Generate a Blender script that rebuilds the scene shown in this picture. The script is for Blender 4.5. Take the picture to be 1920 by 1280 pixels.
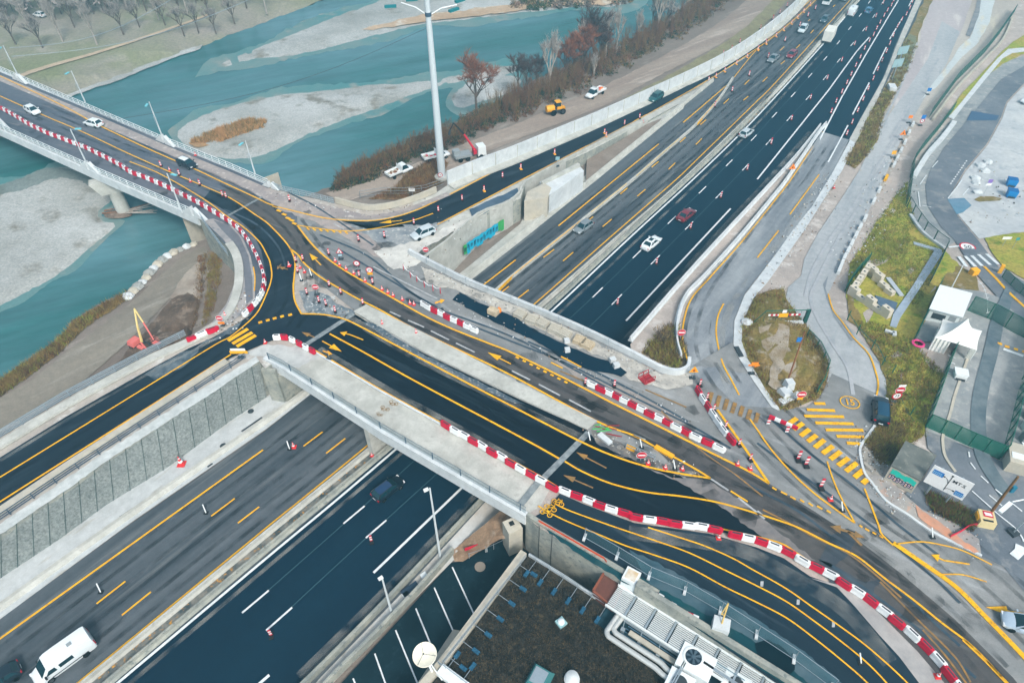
import bpy,bmesh,math,random
from mathutils import Vector,Matrix,noise as mnoise
from mathutils.geometry import delaunay_2d_cdt
random.seed(7)
R=math.radians
SC=bpy.context.scene
COL=SC.collection
for o in list(bpy.data.objects):
    bpy.data.objects.remove(o)

# ------------------------------------------------------------------ camera
CAM_F,CAM_PITCH,CAM_ROLL,CAM_H=1302.0,R(43.7),R(-0.5),72.8
cd=bpy.data.cameras.new("camera")
cam=bpy.data.objects.new("camera",cd)
COL.objects.link(cam)
cd.sensor_width=36.0
cd.lens=36.0*CAM_F/1920.0
cd.clip_start,cd.clip_end=0.5,3000.0
FW=Vector((0,math.cos(CAM_PITCH),-math.sin(CAM_PITCH)))
UP0=Vector((0,math.sin(CAM_PITCH),math.cos(CAM_PITCH)))
RT0=Vector((1,0,0))
RT=RT0*math.cos(CAM_ROLL)+UP0*math.sin(CAM_ROLL)
UP=-RT0*math.sin(CAM_ROLL)+UP0*math.cos(CAM_ROLL)
m3=Matrix((RT,UP,-FW)).transposed()
cam.matrix_world=Matrix.Translation((0,0,CAM_H))@m3.to_4x4()
SC.camera=cam

# ------------------------------------------------------------------ light and exposure
SUN_EL,SUN_AZ=46.0,160.0 # overcast: a broad, weak sun behind the viewer's right
w=bpy.data.worlds.new("World")
SC.world=w
w.use_nodes=True
nt=w.node_tree
bg=nt.nodes["Background"]
sky=nt.nodes.new("ShaderNodeTexSky")
sky.sky_type='NISHITA'
sky.sun_disc=False
sky.sun_elevation=R(SUN_EL)
sky.sun_rotation=R(SUN_AZ)
sky.air_density=1.0
sky.dust_density=4.0
sky.ozone_density=1.0
tint=nt.nodes.new("ShaderNodeHueSaturation") # cloud cover: a greyer sky dome
tint.inputs['Saturation'].default_value=0.62
nt.links.new(sky.outputs[0],tint.inputs['Color'])
tm=nt.nodes.new("ShaderNodeMix");tm.data_type='RGBA';tm.blend_type='MULTIPLY';tm.inputs[0].default_value=1.0
tm.inputs[7].default_value=(0.96,1.0,0.98,1)
nt.links.new(tint.outputs[0],tm.inputs[6])
nt.links.new(tm.outputs[2],bg.inputs[0])
bg.inputs[1].default_value=0.11
sl=bpy.data.lights.new("sun",'SUN')
sl.energy=1.6
sl.angle=R(12)
sl.color=(1.0,0.95,0.88)
so=bpy.data.objects.new("sun",sl)
COL.objects.link(so)
az=R(SUN_AZ)
sd=Vector((math.sin(az)*math.cos(R(SUN_EL)),math.cos(az)*math.cos(R(SUN_EL)),math.sin(R(SUN_EL))))
so.rotation_euler=sd.to_track_quat('Z','Y').to_euler()
vs=SC.view_settings
vs.view_transform='Standard'
vs.look='None'
vs.exposure=1.0
vs.gamma=1.0
HAZE=0.0012

# ------------------------------------------------------------------ survey: where a sight line meets a level
def P(x,y,z=0.0):
    d=FW*CAM_F+RT*(x-960)-UP*(y-640)
    t=(z-CAM_H)/d.z
    return Vector((d.x*t,d.y*t,z))
WX={'1':0,'2':480,'3':960,'4':1420}
WY={'a':0,'b':320,'c':640,'d':940}
def Z(win,*pts):
    ox,oy=WX[win[1]],WY[win[0]]
    return[(ox+x/3.764,oy+y/3.764)for x,y in pts]
def Q(ox,oy,*pts,k=6.4):
    return[(ox+x/k,oy+y/k)for x,y in pts]
def sst(t):
    t=min(1.0,max(0.0,t))
    return t*t*(3-2*t)
OV=6.5
def zm(x,y):return 0.0
def zo(x,y): # the lower left ramp falls gently away from the junction
    return OV if x>500 else OV-1.0*(1-math.exp(-(500-x)/330.0))*sst((y-590)/60.0)
def zr(x,y):return OV*sst((y-265)/440.0)
def zl(x,y):return OV*(1-sst((x-770)/560.0))
def zw(x,y):return-3.0
def const(c):return lambda x,y:c
def PZ(p,zf,dz=0.0):
    return P(p[0],p[1],zf(p[0],p[1])+dz)
def catmull(pts,n=6):
    pts=[Vector(p)for p in pts]
    if len(pts)<3:
        a,b=pts[0],pts[-1]
        return[a.lerp(b,i/n)for i in range(n+1)]
    out=[]
    e=[pts[0]*2-pts[1]]+pts+[pts[-1]*2-pts[-2]]
    for i in range(1,len(e)-2):
        p0,p1,p2,p3=e[i-1],e[i],e[i+1],e[i+2]
        for k in range(n):
            t=k/n
            out.append(0.5*((2*p1)+(p2-p0)*t+(2*p0-5*p1+4*p2-p3)*t*t+(3*p1-p0-3*p2+p3)*t**3))
    out.append(pts[-1])
    return out
def smooth_px(pts,n=6):
    return[(p.x,p.y)for p in catmull([Vector((a,b,0))for a,b in pts],n)]

# ------------------------------------------------------------------ materials
MATS={}
def lin(r,g,b,k=1.0):
    f=lambda c:((c/255+0.055)/1.055)**2.4 if c>10.3 else c/255/12.92
    return(f(r)*k,f(g)*k,f(b)*k)
def mat(name,c,rough=0.7,c2=None,scale=1.0,c3=None,speck=0.0,speckscale=30.0,stretch=None,metal=0.0,bump=0.0,bscale=20.0,lo=0.35,hi=0.65,spec=0.12,detail=5,coat=0.0,mid=None):
    """principled surface whose colour wanders between c and c2 (large patches), with c3 stains and fine specks"""
    if name in MATS:return MATS[name]
    m=bpy.data.materials.new(name);MATS[name]=m
    m.use_nodes=True
    n,l=m.node_tree.nodes,m.node_tree.links
    b=n["Principled BSDF"]
    b.inputs['Roughness'].default_value=rough
    b.inputs['Metallic'].default_value=metal
    b.inputs['Specular IOR Level'].default_value=spec
    b.inputs['Coat Weight'].default_value=coat
    b.inputs['Base Color'].default_value=(*c,1)
    tc=n.new("ShaderNodeTexCoord")
    vec=tc.outputs['Object']
    def mapped(st):
        mp=n.new("ShaderNodeMapping");mp.vector_type='TEXTURE'
        mp.inputs['Rotation'].default_value=(0,0,st[0])
        mp.inputs['Scale'].default_value=(st[1],1,1)
        l.new(vec,mp.inputs['Vector'])
        return mp.outputs[0]
    def nz(sc,v,det=5,rg=0.6):
        t=n.new("ShaderNodeTexNoise")
        t.inputs['Scale'].default_value=sc;t.inputs['Detail'].default_value=det;t.inputs['Roughness'].default_value=rg
        l.new(v,t.inputs['Vector']);return t.outputs[0]
    def ramp(v,a,bb):
        r=n.new("ShaderNodeMapRange");r.inputs[1].default_value=a;r.inputs[2].default_value=bb
        l.new(v,r.inputs[0]);return r.outputs[0]
    def mix(f,a,bb,mode='MIX'):
        x=n.new("ShaderNodeMix");x.data_type='RGBA';x.blend_type=mode
        if isinstance(f,float):x.inputs[0].default_value=f
        else:l.new(f,x.inputs[0])
        for i,q in((6,a),(7,bb)):
            if isinstance(q,tuple):x.inputs[i].default_value=(*q,1)
            else:l.new(q,x.inputs[i])
        return x.outputs[2]
    cur=c
    sv=mapped(stretch)if stretch else vec
    if c2:cur=mix(ramp(nz(scale,sv,detail),lo,hi),cur,c2)
    if c3:cur=mix(ramp(nz(scale*3.1,sv,4),0.56,0.68),cur,c3)
    if speck:
        q=nz(speckscale,vec,3,0.7)
        s=ramp(q,0.3,0.7)
        g=n.new("ShaderNodeMapRange");g.inputs[3].default_value=1-speck;g.inputs[4].default_value=1+speck
        l.new(s,g.inputs[0])
        vm=n.new("ShaderNodeVectorMath");vm.operation='SCALE'
        if isinstance(cur,tuple):vm.inputs[0].default_value=cur
        else:l.new(cur,vm.inputs[0])
        l.new(g.outputs[0],vm.inputs['Scale'])
        cur=vm.outputs[0]
    if mid is None:mid=.13 if(c2 and rough>=.75)else 0
    if mid:
        g=n.new("ShaderNodeMapRange");g.inputs[1].default_value=.3;g.inputs[2].default_value=.7;g.inputs[3].default_value=1-mid;g.inputs[4].default_value=1+mid
        l.new(nz(.9,vec,6,.72),g.inputs[0])
        vm=n.new("ShaderNodeVectorMath");vm.operation='SCALE'
        if isinstance(cur,tuple):vm.inputs[0].default_value=cur
        else:l.new(cur,vm.inputs[0])
        l.new(g.outputs[0],vm.inputs['Scale']);cur=vm.outputs[0]
    if not isinstance(cur,tuple):l.new(cur,b.inputs['Base Color'])
    if bump:
        bp=n.new("ShaderNodeBump");bp.inputs['Strength'].default_value=bump;bp.inputs['Distance'].default_value=0.1
        l.new(nz(bscale,sv,4),bp.inputs['Height']);l.new(bp.outputs[0],b.inputs['Normal'])
    return m
def plain(name,r,g,b,rough=0.5,k=0.85,speck=0.06,metal=0.0,spec=0.4,coat=0.0):
    return mat(name,lin(r,g,b,k),rough,speck=speck,speckscale=6.0,metal=metal,spec=spec,coat=coat)

# ------------------------------------------------------------------ mesh building
class MB:
    def __init__(s):s.v,s.f,s.m=[],[],[]
    def add(s,vs,fs,mi=0):
        o=len(s.v);s.v+=[tuple(v)for v in vs]
        s.f+=[tuple(i+o for i in f)for f in fs];s.m+=[mi]*len(fs)
        return s
    def box(s,c,d,rz=0.0,mi=0,taper=1.0,M=None,tx=None,ty=None):
        """box centred at c (base centre z = c.z - d.z/2); taper scales the top"""
        tx=taper if tx is None else tx;ty=taper if ty is None else ty
        x,y,zz=d[0]/2,d[1]/2,d[2]/2
        co=[(-x,-y,-zz),(x,-y,-zz),(x,y,-zz),(-x,y,-zz),(-x*tx,-y*ty,zz),(x*tx,-y*ty,zz),(x*tx,y*ty,zz),(-x*tx,y*ty,zz)]
        ca,sa=math.cos(rz),math.sin(rz)
        vs=[Vector((c[0]+a*ca-b*sa,c[1]+a*sa+b*ca,c[2]+q))for a,b,q in co]
        if M:vs=[M@v for v in vs]
        return s.add(vs,[(3,2,1,0),(4,5,6,7),(0,1,5,4),(1,2,6,5),(2,3,7,6),(3,0,4,7)],mi)
    def tube(s,a,b,r0,r1=None,n=8,mi=0,caps=True):
        a,b=Vector(a),Vector(b);r1=r0 if r1 is None else r1
        d=(b-a).normalized()
        u=d.cross(Vector((0,0,1))if abs(d.z)<0.95 else Vector((1,0,0))).normalized();w_=d.cross(u)
        vs=[]
        for p,r in((a,r0),(b,r1)):
            vs+=[p+(u*math.cos(2*math.pi*k/n)+w_*math.sin(2*math.pi*k/n))*r for k in range(n)]
        fs=[(k,k+n,(k+1)%n+n,(k+1)%n)for k in range(n)]
        if caps:fs+=[tuple(range(n)),tuple(range(2*n-1,n-1,-1))]
        return s.add(vs,fs,mi)
    def pipe(s,pts,r,n=8,mi=0):
        pts=[Vector(p)for p in pts]
        for i in range(len(pts)-1):s.tube(pts[i],pts[i+1],r,r,n,mi)
        return s
    def lathe(s,prof,n=12,c=(0,0,0),mi=0,axis='z'):
        vs=[]
        for r,h in prof:
            for k in range(n):
                a=2*math.pi*k/n
                q=(r*math.cos(a),r*math.sin(a),h)if axis=='z' else((r*math.cos(a),h,r*math.sin(a))if axis=='y' else(h,r*math.cos(a),r*math.sin(a)))
                vs.append((c[0]+q[0],c[1]+q[1],c[2]+q[2]))
        fs=[]
        for j in range(len(prof)-1):
            fs+=[(j*n+k,j*n+(k+1)%n,(j+1)*n+(k+1)%n,(j+1)*n+k)for k in range(n)]
        if prof[0][0]>1e-4:fs.append(tuple(range(n-1,-1,-1)))
        if prof[-1][0]>1e-4:fs.append(tuple((len(prof)-1)*n+k for k in range(n)))
        return s.add(vs,fs,mi)
    def sweep(s,pts,prof,mi=0,closed=False,mis=None):
        """profile of (sideways, up) swept along world points; sideways is to the left of travel"""
        pts=[Vector(p)for p in pts];n=len(pts);k=len(prof)
        vs=[]
        for i,p in enumerate(pts):
            t=pts[min(i+1,n-1)]-pts[max(i-1,0)]
            nn=Vector((-t.y,t.x,0)).normalized()
            vs+=[p+nn*a+Vector((0,0,h))for a,h in prof]
        fs=[]
        for i in range(n-1):
            for j in range(k if closed else k-1):
                fs.append((i*k+j,i*k+(j+1)%k,(i+1)*k+(j+1)%k,(i+1)*k+j))
        ms=[(mis[j]if mis else mi)for i in range(n-1)for j in range(k if closed else k-1)]
        if closed:fs+=[tuple(range(k-1,-1,-1)),tuple((n-1)*k+j for j in range(k))];ms+=[mi,mi]
        s.add(vs,fs);s.m[-len(fs):]=ms
        return s
    def ribbon(s,pts,wd,mi=0):
        return s.sweep(pts,[(-wd/2,0),(wd/2,0)],mi)
    def poly(s,pts,mi=0):
        return s.add(pts,[tuple(range(len(pts)))],mi)
    def prism(s,pts,h,mi=0,top=None):
        """outline (world, ccw or cw) raised by h"""
        n=len(pts);b=[Vector(p)for p in pts];t=[p+Vector((0,0,h))for p in b]
        s.add(b+t,[tuple(range(n-1,-1,-1))]+[(i,(i+1)%n,(i+1)%n+n,i+n)for i in range(n)],mi)
        s.add(t,[tuple(range(n))],mi if top is None else top)
        return s
    def build(s,name,m,parent=None,smooth=False,loc=None,rz=None,bevel=0.0):
        me=bpy.data.meshes.new(name)
        me.from_pydata(s.v,[],s.f)
        ms=m if isinstance(m,(list,tuple))else[m]
        for q in ms:me.materials.append(q)
        me.polygons.foreach_set('material_index',s.m)
        bm=bmesh.new();bm.from_mesh(me)
        bmesh.ops.recalc_face_normals(bm,faces=bm.faces)
        bm.to_mesh(me);bm.free()
        if smooth:
            me.polygons.foreach_set('use_smooth',[True]*len(me.polygons))
            try:me.set_sharp_from_angle(angle=R(38))
            except Exception:pass
        o=bpy.data.objects.new(name,me);COL.objects.link(o)
        if parent:o.parent=parent
        if loc is not None:o.location=loc
        if rz is not None:o.rotation_euler=(0,0,rz)
        if bevel:
            bv=o.modifiers.new("bevel",'BEVEL');bv.width=bevel;bv.segments=2;bv.limit_method='ANGLE'
        return o
def tag(o,label,cat,group=None):
    o['label']=label;o['category']=cat
    if group:o['group']=group
    return o
def thing(name,label,cat,loc=(0,0,0),rz=0.0,group=None):
    o=bpy.data.objects.new(name,None);COL.objects.link(o)
    o.location=loc;o.rotation_euler=(0,0,rz);o.empty_display_size=0.3
    return tag(o,label,cat,group)
def struct(o):o['kind']='structure';return o
def stuff(o):o['kind']='stuff';return o
def dup(root,loc,rz,label,group=None,scale=None):
    r=root.copy();COL.objects.link(r);r.location=loc;r.rotation_euler=(0,0,rz)
    r['label']=label
    if group:r['group']=group
    if scale:r.scale=scale
    for ch in list(root.children):
        c=ch.copy();COL.objects.link(c);c.parent=r
        for g in list(ch.children):
            q=g.copy();COL.objects.link(q);q.parent=c
    return r
def head(a,b):
    return math.atan2(b[1]-a[1],b[0]-a[0])
def sheet(name,px,zf,m,dz=0.0,step=40,skirt=0.0,dome=0.0,sm=0,grain=0.0,kind='structure',jag=0.0,mi2=None):
    """level or sloping ground patch: outline surveyed in the photo, every vertex put on the level zf"""
    if sm:px=smooth_px(list(px)+[px[0]],sm)[:-1]
    if jag:
        rr=random.Random(len(px)*7+int(px[0][0]));q=[]
        for i in range(len(px)):
            a,b=px[i],px[(i+1)%len(px)]
            L=math.hypot(b[0]-a[0],b[1]-a[1]);k=max(1,int(L/9));q.append(a)
            for j in range(1,k):
                t=j/k;q.append((a[0]+(b[0]-a[0])*t+rr.uniform(-jag,jag),a[1]+(b[1]-a[1])*t+rr.uniform(-jag,jag)))
        px=q
    n=len(px)
    xs=[p[0]for p in px];ys=[p[1]for p in px]
    def inside(x,y):
        c=False
        for i in range(n):
            x1,y1=px[i];x2,y2=px[(i+1)%n]
            if(y1>y)!=(y2>y)and x<(x2-x1)*(y-y1)/(y2-y1)+x1:c=not c
        return c
    def edge(x,y):
        d=1e9
        for i in range(n):
            x1,y1=px[i];x2,y2=px[(i+1)%n]
            vx,vy=x2-x1,y2-y1;L=vx*vx+vy*vy or 1e-9
            t=min(1,max(0,((x-x1)*vx+(y-y1)*vy)/L))
            d=min(d,math.hypot(x-x1-t*vx,y-y1-t*vy))
        return d
    co=[Vector(p)for p in px]
    if dome>=.4 and name=='gravel_bar':step=11
    if step:
        y=min(ys)+step*0.5
        while y<max(ys):
            x=min(xs)+step*0.5
            while x<max(xs):
                if inside(x,y)and edge(x,y)>step*0.3:co.append(Vector((x,y)))
                x+=step
            y+=step
    r=delaunay_2d_cdt(co,[],[list(range(n))],1,1e-4)
    vs=[]
    for p in r[0]:
        zz=zf(p.x,p.y)+dz
        if dome:
            e=edge(p.x,p.y);zz+=dome*sst(e/24.0)
        if grain:zz+=grain*(mnoise.noise(Vector((p.x*0.05,p.y*0.05,3.1))))*(1 if edge(p.x,p.y)>2 else 0)
        vs.append(P(p.x,p.y,zz))
    mb=MB().add(vs,r[2])
    if skirt:
        top=[P(p[0],p[1],zf(*p)+dz)for p in px]
        lowz=skirt if callable(skirt)else(lambda p:p.z-skirt)
        bot=[Vector((p.x,p.y,lowz(p)))for p in top]
        mb.add(top+bot,[(i,(i+1)%n,(i+1)%n+n,i+n)for i in range(n)],1 if isinstance(m,(list,tuple))and len(m)>1 else 0)
    o=mb.build(name,m)
    if kind:o['kind']=kind
    return o
# ================================================================== SETTING
MD=R(51) # heading of the motorway (its tyre streaks)
OD=R(-33) # heading of the overpass road
A_new=mat('asphalt_fresh',lin(0,34,54,.75),.75,lin(4,42,62,.75),.12,speck=.10,speckscale=8,stretch=(MD,14),bump=.1,bscale=30)
A_motor=mat('asphalt_worn',lin(98,104,110,.8),.8,lin(64,72,80,.8),.22,c3=lin(116,120,122,.8),speck=.10,speckscale=7,stretch=(MD,22),lo=.4,hi=.62)
A_deck=mat('asphalt_deck',lin(4,18,32,.7),.8,lin(12,28,42,.7),.15,c3=lin(36,50,62,.7),speck=.10,speckscale=8,stretch=(OD,10))
A_ramp=mat('asphalt_ramp',lin(26,40,54,.7),.8,lin(38,52,64,.7),.1,c3=lin(52,66,78,.7),speck=.12,speckscale=9,stretch=(R(38),8))
A_old=mat('asphalt_old',lin(104,100,98,.85),.85,lin(88,88,90,.85),.25,c3=lin(124,122,120,.8),speck=.10,speckscale=6,stretch=(OD,7))
A_grey=mat('asphalt_grey',lin(150,150,149,.85),.85,lin(116,119,122,.85),.15,c3=lin(168,170,172,.8),speck=.10,speckscale=6,stretch=(OD,6))
A_off=mat('asphalt_offramp',lin(160,164,168,.85),.85,lin(118,124,132,.85),.35,speck=.09,speckscale=6,stretch=(R(55),14))
A_road=mat('asphalt_side_road',lin(126,132,140,.8),.85,lin(106,114,124,.8),.12,c3=lin(146,148,150,.8),speck=.07,speckscale=5)
A_lot=mat('asphalt_lot',lin(170,172,172,.8),.85,lin(138,144,148,.8),.25,c3=lin(184,184,182,.8),speck=.07,speckscale=5)
A_park=mat('asphalt_parking',lin(8,34,44,.8),.8,lin(14,42,52,.8),.4,c3=lin(28,54,64,.8),speck=.10,speckscale=8)
CONC=mat('concrete',lin(198,198,192,.85),.85,lin(176,176,170,.85),.4,c3=lin(178,176,170,.85),speck=.07,speckscale=5)
CONC_W=mat('concrete_new',lin(214,218,220,.85),.8,lin(200,206,210,.85),.4,speck=.05,speckscale=5)
CONC_D=mat('concrete_weathered',lin(172,172,162,.85),.85,lin(140,144,140,.85),.6,c3=lin(120,126,124,.85),speck=.08,speckscale=5)
CONC_P=mat('concrete_beige',lin(196,188,172,.85),.85,lin(182,178,168,.85),.4,speck=.06,speckscale=5)
DIRT=mat('gravel_dirt',lin(196,184,176,.8),.95,lin(176,166,160,.8),.12,c3=lin(212,204,198,.8),speck=.14,speckscale=5,bump=.3,bscale=3)
TRACK=mat('dirt_track',lin(148,138,130,.8),.95,lin(124,112,104,.8),.1,c3=lin(166,158,150,.8),speck=.14,speckscale=4,stretch=(R(40),6),bump=.3,bscale=3)
EARTH=mat('bare_earth',lin(122,104,90,.8),.95,lin(92,76,64,.8),.2,c3=lin(150,134,120,.8),speck=.22,speckscale=3,bump=.6,bscale=2)
EARTHP=mat('earth_slope',lin(170,142,116,.8),.95,lin(150,122,98,.8),.3,c3=lin(190,170,150,.8),speck=.18,speckscale=4,bump=.5,bscale=3)
GRAVEL=mat('river_gravel',lin(192,194,193,.8),.95,lin(160,161,157,.8),.05,c3=lin(140,136,126,.8),speck=.22,speckscale=2.4,bump=.5,bscale=3)
GRAVELD=mat('river_gravel_damp',lin(140,150,148,.8),.9,lin(122,134,132,.8),.05,c3=lin(112,120,114,.8),speck=.2,speckscale=2.4)
GRASS=mat('grass',lin(146,156,56,.9),.95,lin(170,152,76,.9),.16,c3=lin(112,138,46,.9),speck=.3,speckscale=2.5,bump=.8,bscale=4)
GRASSD=mat('grass_dry',lin(150,126,76,.8),.95,lin(120,112,60,.8),.25,c3=lin(168,156,136,.8),speck=.25,speckscale=2.5,bump=.8,bscale=4)
GRASSB=mat('hazed_grass_bank',lin(138,142,108,.8),.95,lin(160,152,144,.8),.03,c3=lin(170,164,152,.8),speck=.2,speckscale=1.5,bump=.5,bscale=2)  # far bank only: whitening by distance haze is mixed into this colour
SCRUBG=mat('scrub_ground',lin(92,90,60,.8),.95,lin(120,98,66,.8),.12,speck=.3,speckscale=2)
PALE=mat('pale_construction_dirt',lin(206,200,192,.8),.95,lin(178,168,158,.8),.05,c3=lin(216,208,186,.8),speck=.08,speckscale=3,stretch=(R(60),5))
WHITE_L=mat('white_road_paint',lin(236,240,242,.85),.6,lin(212,220,224,.85),2.0,speck=.05)
YEL_L=mat('yellow_road_paint',lin(250,194,18,.85),.6,lin(236,170,20,.85),1.2,c3=lin(190,140,50,.85),speck=.1)
YEL_F=mat('faded_yellow_paint',lin(172,130,66,.8),.7,lin(128,106,78,.8),1.5,speck=.1)
WHT_F=mat('faded_white_paint',lin(196,198,200,.8),.7,lin(160,164,168,.8),1.5,speck=.1)
DARK_F=mat('tar_seal',lin(58,76,92,.8),.7,lin(80,94,106,.8),.8,speck=.1)

# water: teal river, faint ripples
def water_mat():
    m=bpy.data.materials.new('river_water');m.use_nodes=True
    n,l=m.node_tree.nodes,m.node_tree.links;b=n["Principled BSDF"]
    tc=n.new("ShaderNodeTexCoord")
    t=n.new("ShaderNodeTexNoise");t.inputs['Scale'].default_value=.013;t.inputs['Detail'].default_value=9;t.inputs['Roughness'].default_value=.62
    mp=n.new("ShaderNodeMapping");mp.vector_type='TEXTURE';mp.inputs['Rotation'].default_value=(0,0,R(28));mp.inputs['Scale'].default_value=(3,1,1)
    l.new(tc.outputs['Object'],mp.inputs[0]);l.new(mp.outputs[0],t.inputs['Vector'])
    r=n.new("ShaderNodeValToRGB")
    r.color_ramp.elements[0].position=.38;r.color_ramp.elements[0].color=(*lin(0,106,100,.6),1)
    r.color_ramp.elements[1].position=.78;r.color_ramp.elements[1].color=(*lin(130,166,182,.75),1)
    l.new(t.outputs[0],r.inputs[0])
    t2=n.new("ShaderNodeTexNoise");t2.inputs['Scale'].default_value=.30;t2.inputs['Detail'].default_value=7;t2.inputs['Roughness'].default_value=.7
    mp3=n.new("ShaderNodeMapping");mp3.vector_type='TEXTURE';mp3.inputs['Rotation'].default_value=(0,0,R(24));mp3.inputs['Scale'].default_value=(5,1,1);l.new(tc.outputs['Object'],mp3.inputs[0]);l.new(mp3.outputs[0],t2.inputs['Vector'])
    g2=n.new("ShaderNodeMapRange");g2.inputs[1].default_value=.3;g2.inputs[2].default_value=.7;g2.inputs[3].default_value=.78;g2.inputs[4].default_value=1.25;l.new(t2.outputs[0],g2.inputs[0])  # ripple light and dark painted into the base colour as streaks
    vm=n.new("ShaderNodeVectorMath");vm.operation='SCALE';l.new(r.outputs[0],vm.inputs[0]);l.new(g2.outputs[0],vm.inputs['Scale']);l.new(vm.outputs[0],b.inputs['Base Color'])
    b.inputs['Roughness'].default_value=.16;b.inputs['Specular IOR Level'].default_value=.5;b.inputs['IOR'].default_value=1.33
    v=n.new("ShaderNodeTexNoise");v.inputs['Scale'].default_value=1.1;v.inputs['Detail'].default_value=5
    mp2=n.new("ShaderNodeMapping");mp2.vector_type='TEXTURE';mp2.inputs['Rotation'].default_value=(0,0,R(-20));mp2.inputs['Scale'].default_value=(2.5,1,1)
    l.new(tc.outputs['Object'],mp2.inputs[0]);l.new(mp2.outputs[0],v.inputs['Vector'])
    bp=n.new("ShaderNodeBump");bp.inputs['Strength'].default_value=.6;bp.inputs['Distance'].default_value=.15
    l.new(v.outputs[0],bp.inputs['Height']);l.new(bp.outputs[0],b.inputs['Normal'])
    return m
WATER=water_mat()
# --- river bed / horizon ground, water
g=MB().add([(-1500,-300,-6),(1500,-300,-6),(1500,2200,-6),(-1500,2200,-6)],[(0,1,2,3)]);struct(g.build('ground',SCRUBG))
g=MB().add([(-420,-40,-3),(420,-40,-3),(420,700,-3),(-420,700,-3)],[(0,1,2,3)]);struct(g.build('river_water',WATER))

# --- gravel bars in the river, each with a damp margin lying just above the water
_sheet=sheet;WN=[0]
def sheet(name,px,zf,m,dz=0.0,**k):
    o=_sheet(name,px,zf,m,dz,**k)
    if name=='gravel_bar' and k.get('dome'):
        c=len(px);q=[]
        ar=sum(px[i][0]*px[(i+1)%c][1]-px[(i+1)%c][0]*px[i][1]for i in range(c));sg=1 if ar>0 else-1
        for i in range(c):
            a,b=px[i-1],px[(i+1)%c];L=math.hypot(b[0]-a[0],b[1]-a[1])or 1;e=9+6*math.sin(i*2.3)
            q.append((px[i][0]+sg*(b[1]-a[1])/L*e,px[i][1]-sg*(b[0]-a[0])/L*e))
        WN[0]+=1
        _sheet('wet_margin',q,zf,WETM,.008+.003*WN[0],step=0,sm=3,jag=2.5)
    return o
WETM=mat('wet_shallows',lin(124,146,144,.8),.5,lin(86,138,140,.8),.05,c3=lin(148,154,148,.8),speck=.12,speckscale=2)
sheet('gravel_bar',Z('b1',(-420,110),(0,95),(200,45),(420,-30),(640,20),(760,100),(800,200),(700,290),(730,350),(830,370),(760,450),(620,560),(500,670),(330,790),(150,880),(0,960),(-420,1150)),zw,GRAVEL,-.008,step=24,dome=.5,sm=3,jag=1.5)
sheet('gravel_bar',Z('b1',(-100,130),(120,60),(330,-20),(560,10),(700,110),(640,240),(420,240),(300,200),(120,190),(-60,260)),zw,GRAVELD,.42,step=24,sm=3,jag=2)
sheet('gravel_bar',[(322,250),(380,215),(440,196),(520,178),(620,168),(700,158),(790,152),(862,138),(905,128),(960,122),(990,130),(950,143),(890,150),(800,170),(720,200),(640,228),(560,262),(500,290),(440,300),(390,292),(350,275)],zw,GRAVEL,-.008,step=22,dome=.5,sm=3,jag=1.5)
sheet('gravel_bar',[(368,137),(400,122),(480,90),(560,58),(640,26),(700,5),(760,-25),(900,-70),(1250,-60),(1180,8),(1080,16),(960,28),(880,38),(800,46),(740,60),(650,82),(560,104),(480,112),(420,128)],zw,GRAVEL,-.008,step=20,dome=.5,sm=3,jag=1.2)
sheet('gravel_bar',[(880,150),(905,140),(945,138),(980,150),(960,175),(910,190),(870,205),(842,196),(850,175)],zw,GRAVEL,-.008,step=16,dome=.4,sm=3)
SANDG=mat('dry_reed_ground',lin(206,180,152,.8),.95,lin(184,156,128,.8),.06,c3=lin(214,204,190,.8),speck=.12,speckscale=1.5)
sheet('sand_bar',[(650,52),(700,30),(760,10),(820,-20),(960,-60),(1200,-60),(1160,5),(1060,10),(985,18),(900,30),(820,38),(750,48),(690,56)],zw,SANDG,.42,step=20,sm=3,jag=2)
sheet('sand_bar',Z('a1',(1330,1010),(1450,950),(1600,890),(1760,845),(1900,850),(1860,900),(1700,950),(1560,1000),(1400,1040)),zw,mat('orange_reed_ground',lin(196,152,104,.8),.95,lin(168,140,108,.8),.3,speck=.2,speckscale=2),.44,step=20,sm=3,jag=2)
# --- far bank (upper left)
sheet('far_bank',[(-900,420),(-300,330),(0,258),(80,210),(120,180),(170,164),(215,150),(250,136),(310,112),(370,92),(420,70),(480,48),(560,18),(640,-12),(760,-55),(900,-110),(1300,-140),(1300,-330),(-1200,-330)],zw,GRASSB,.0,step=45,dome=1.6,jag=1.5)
sheet('shore',[(110,186),(165,160),(245,135),(255,125),(300,106),(380,84),(375,92),(312,114),(252,139),(216,153),(172,167),(125,184)],zw,GRAVEL,.25,step=12,jag=1)
sheet('far_path',Z('a1',(60,560),(200,500),(380,445),(640,375),(900,295),(1150,210),(1340,145),(1500,85),(1510,95),(1340,160),(1150,227),(900,312),(640,394),(390,465),(210,522),(80,580)),const(-1.2),mat('sand_path',lin(206,186,160,.8),.95,lin(190,170,146,.8),.3,speck=.1),.06,step=20)

# --- near land: right bank of the river, everything else stands on it
WATERLINE=[(-500,1000),(-150,800),(0,713),(50,682),(105,642),(135,602),(200,562),(240,545),(265,520),(300,490),(330,470),(372,452),(440,420),(520,385),(585,362),(625,350),(650,325),(740,290),(830,250),(875,215),(900,203),(945,188),(1000,150),(1100,110),(1200,70),(1260,30),(1290,0),(1350,-60),(1480,-160),(1600,-230)]
sheet('land',WATERLINE+[(2600,-230),(2600,1600),(-500,1600)],const(-.3),[TRACK,EARTH],step=80,skirt=6,jag=2)
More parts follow.
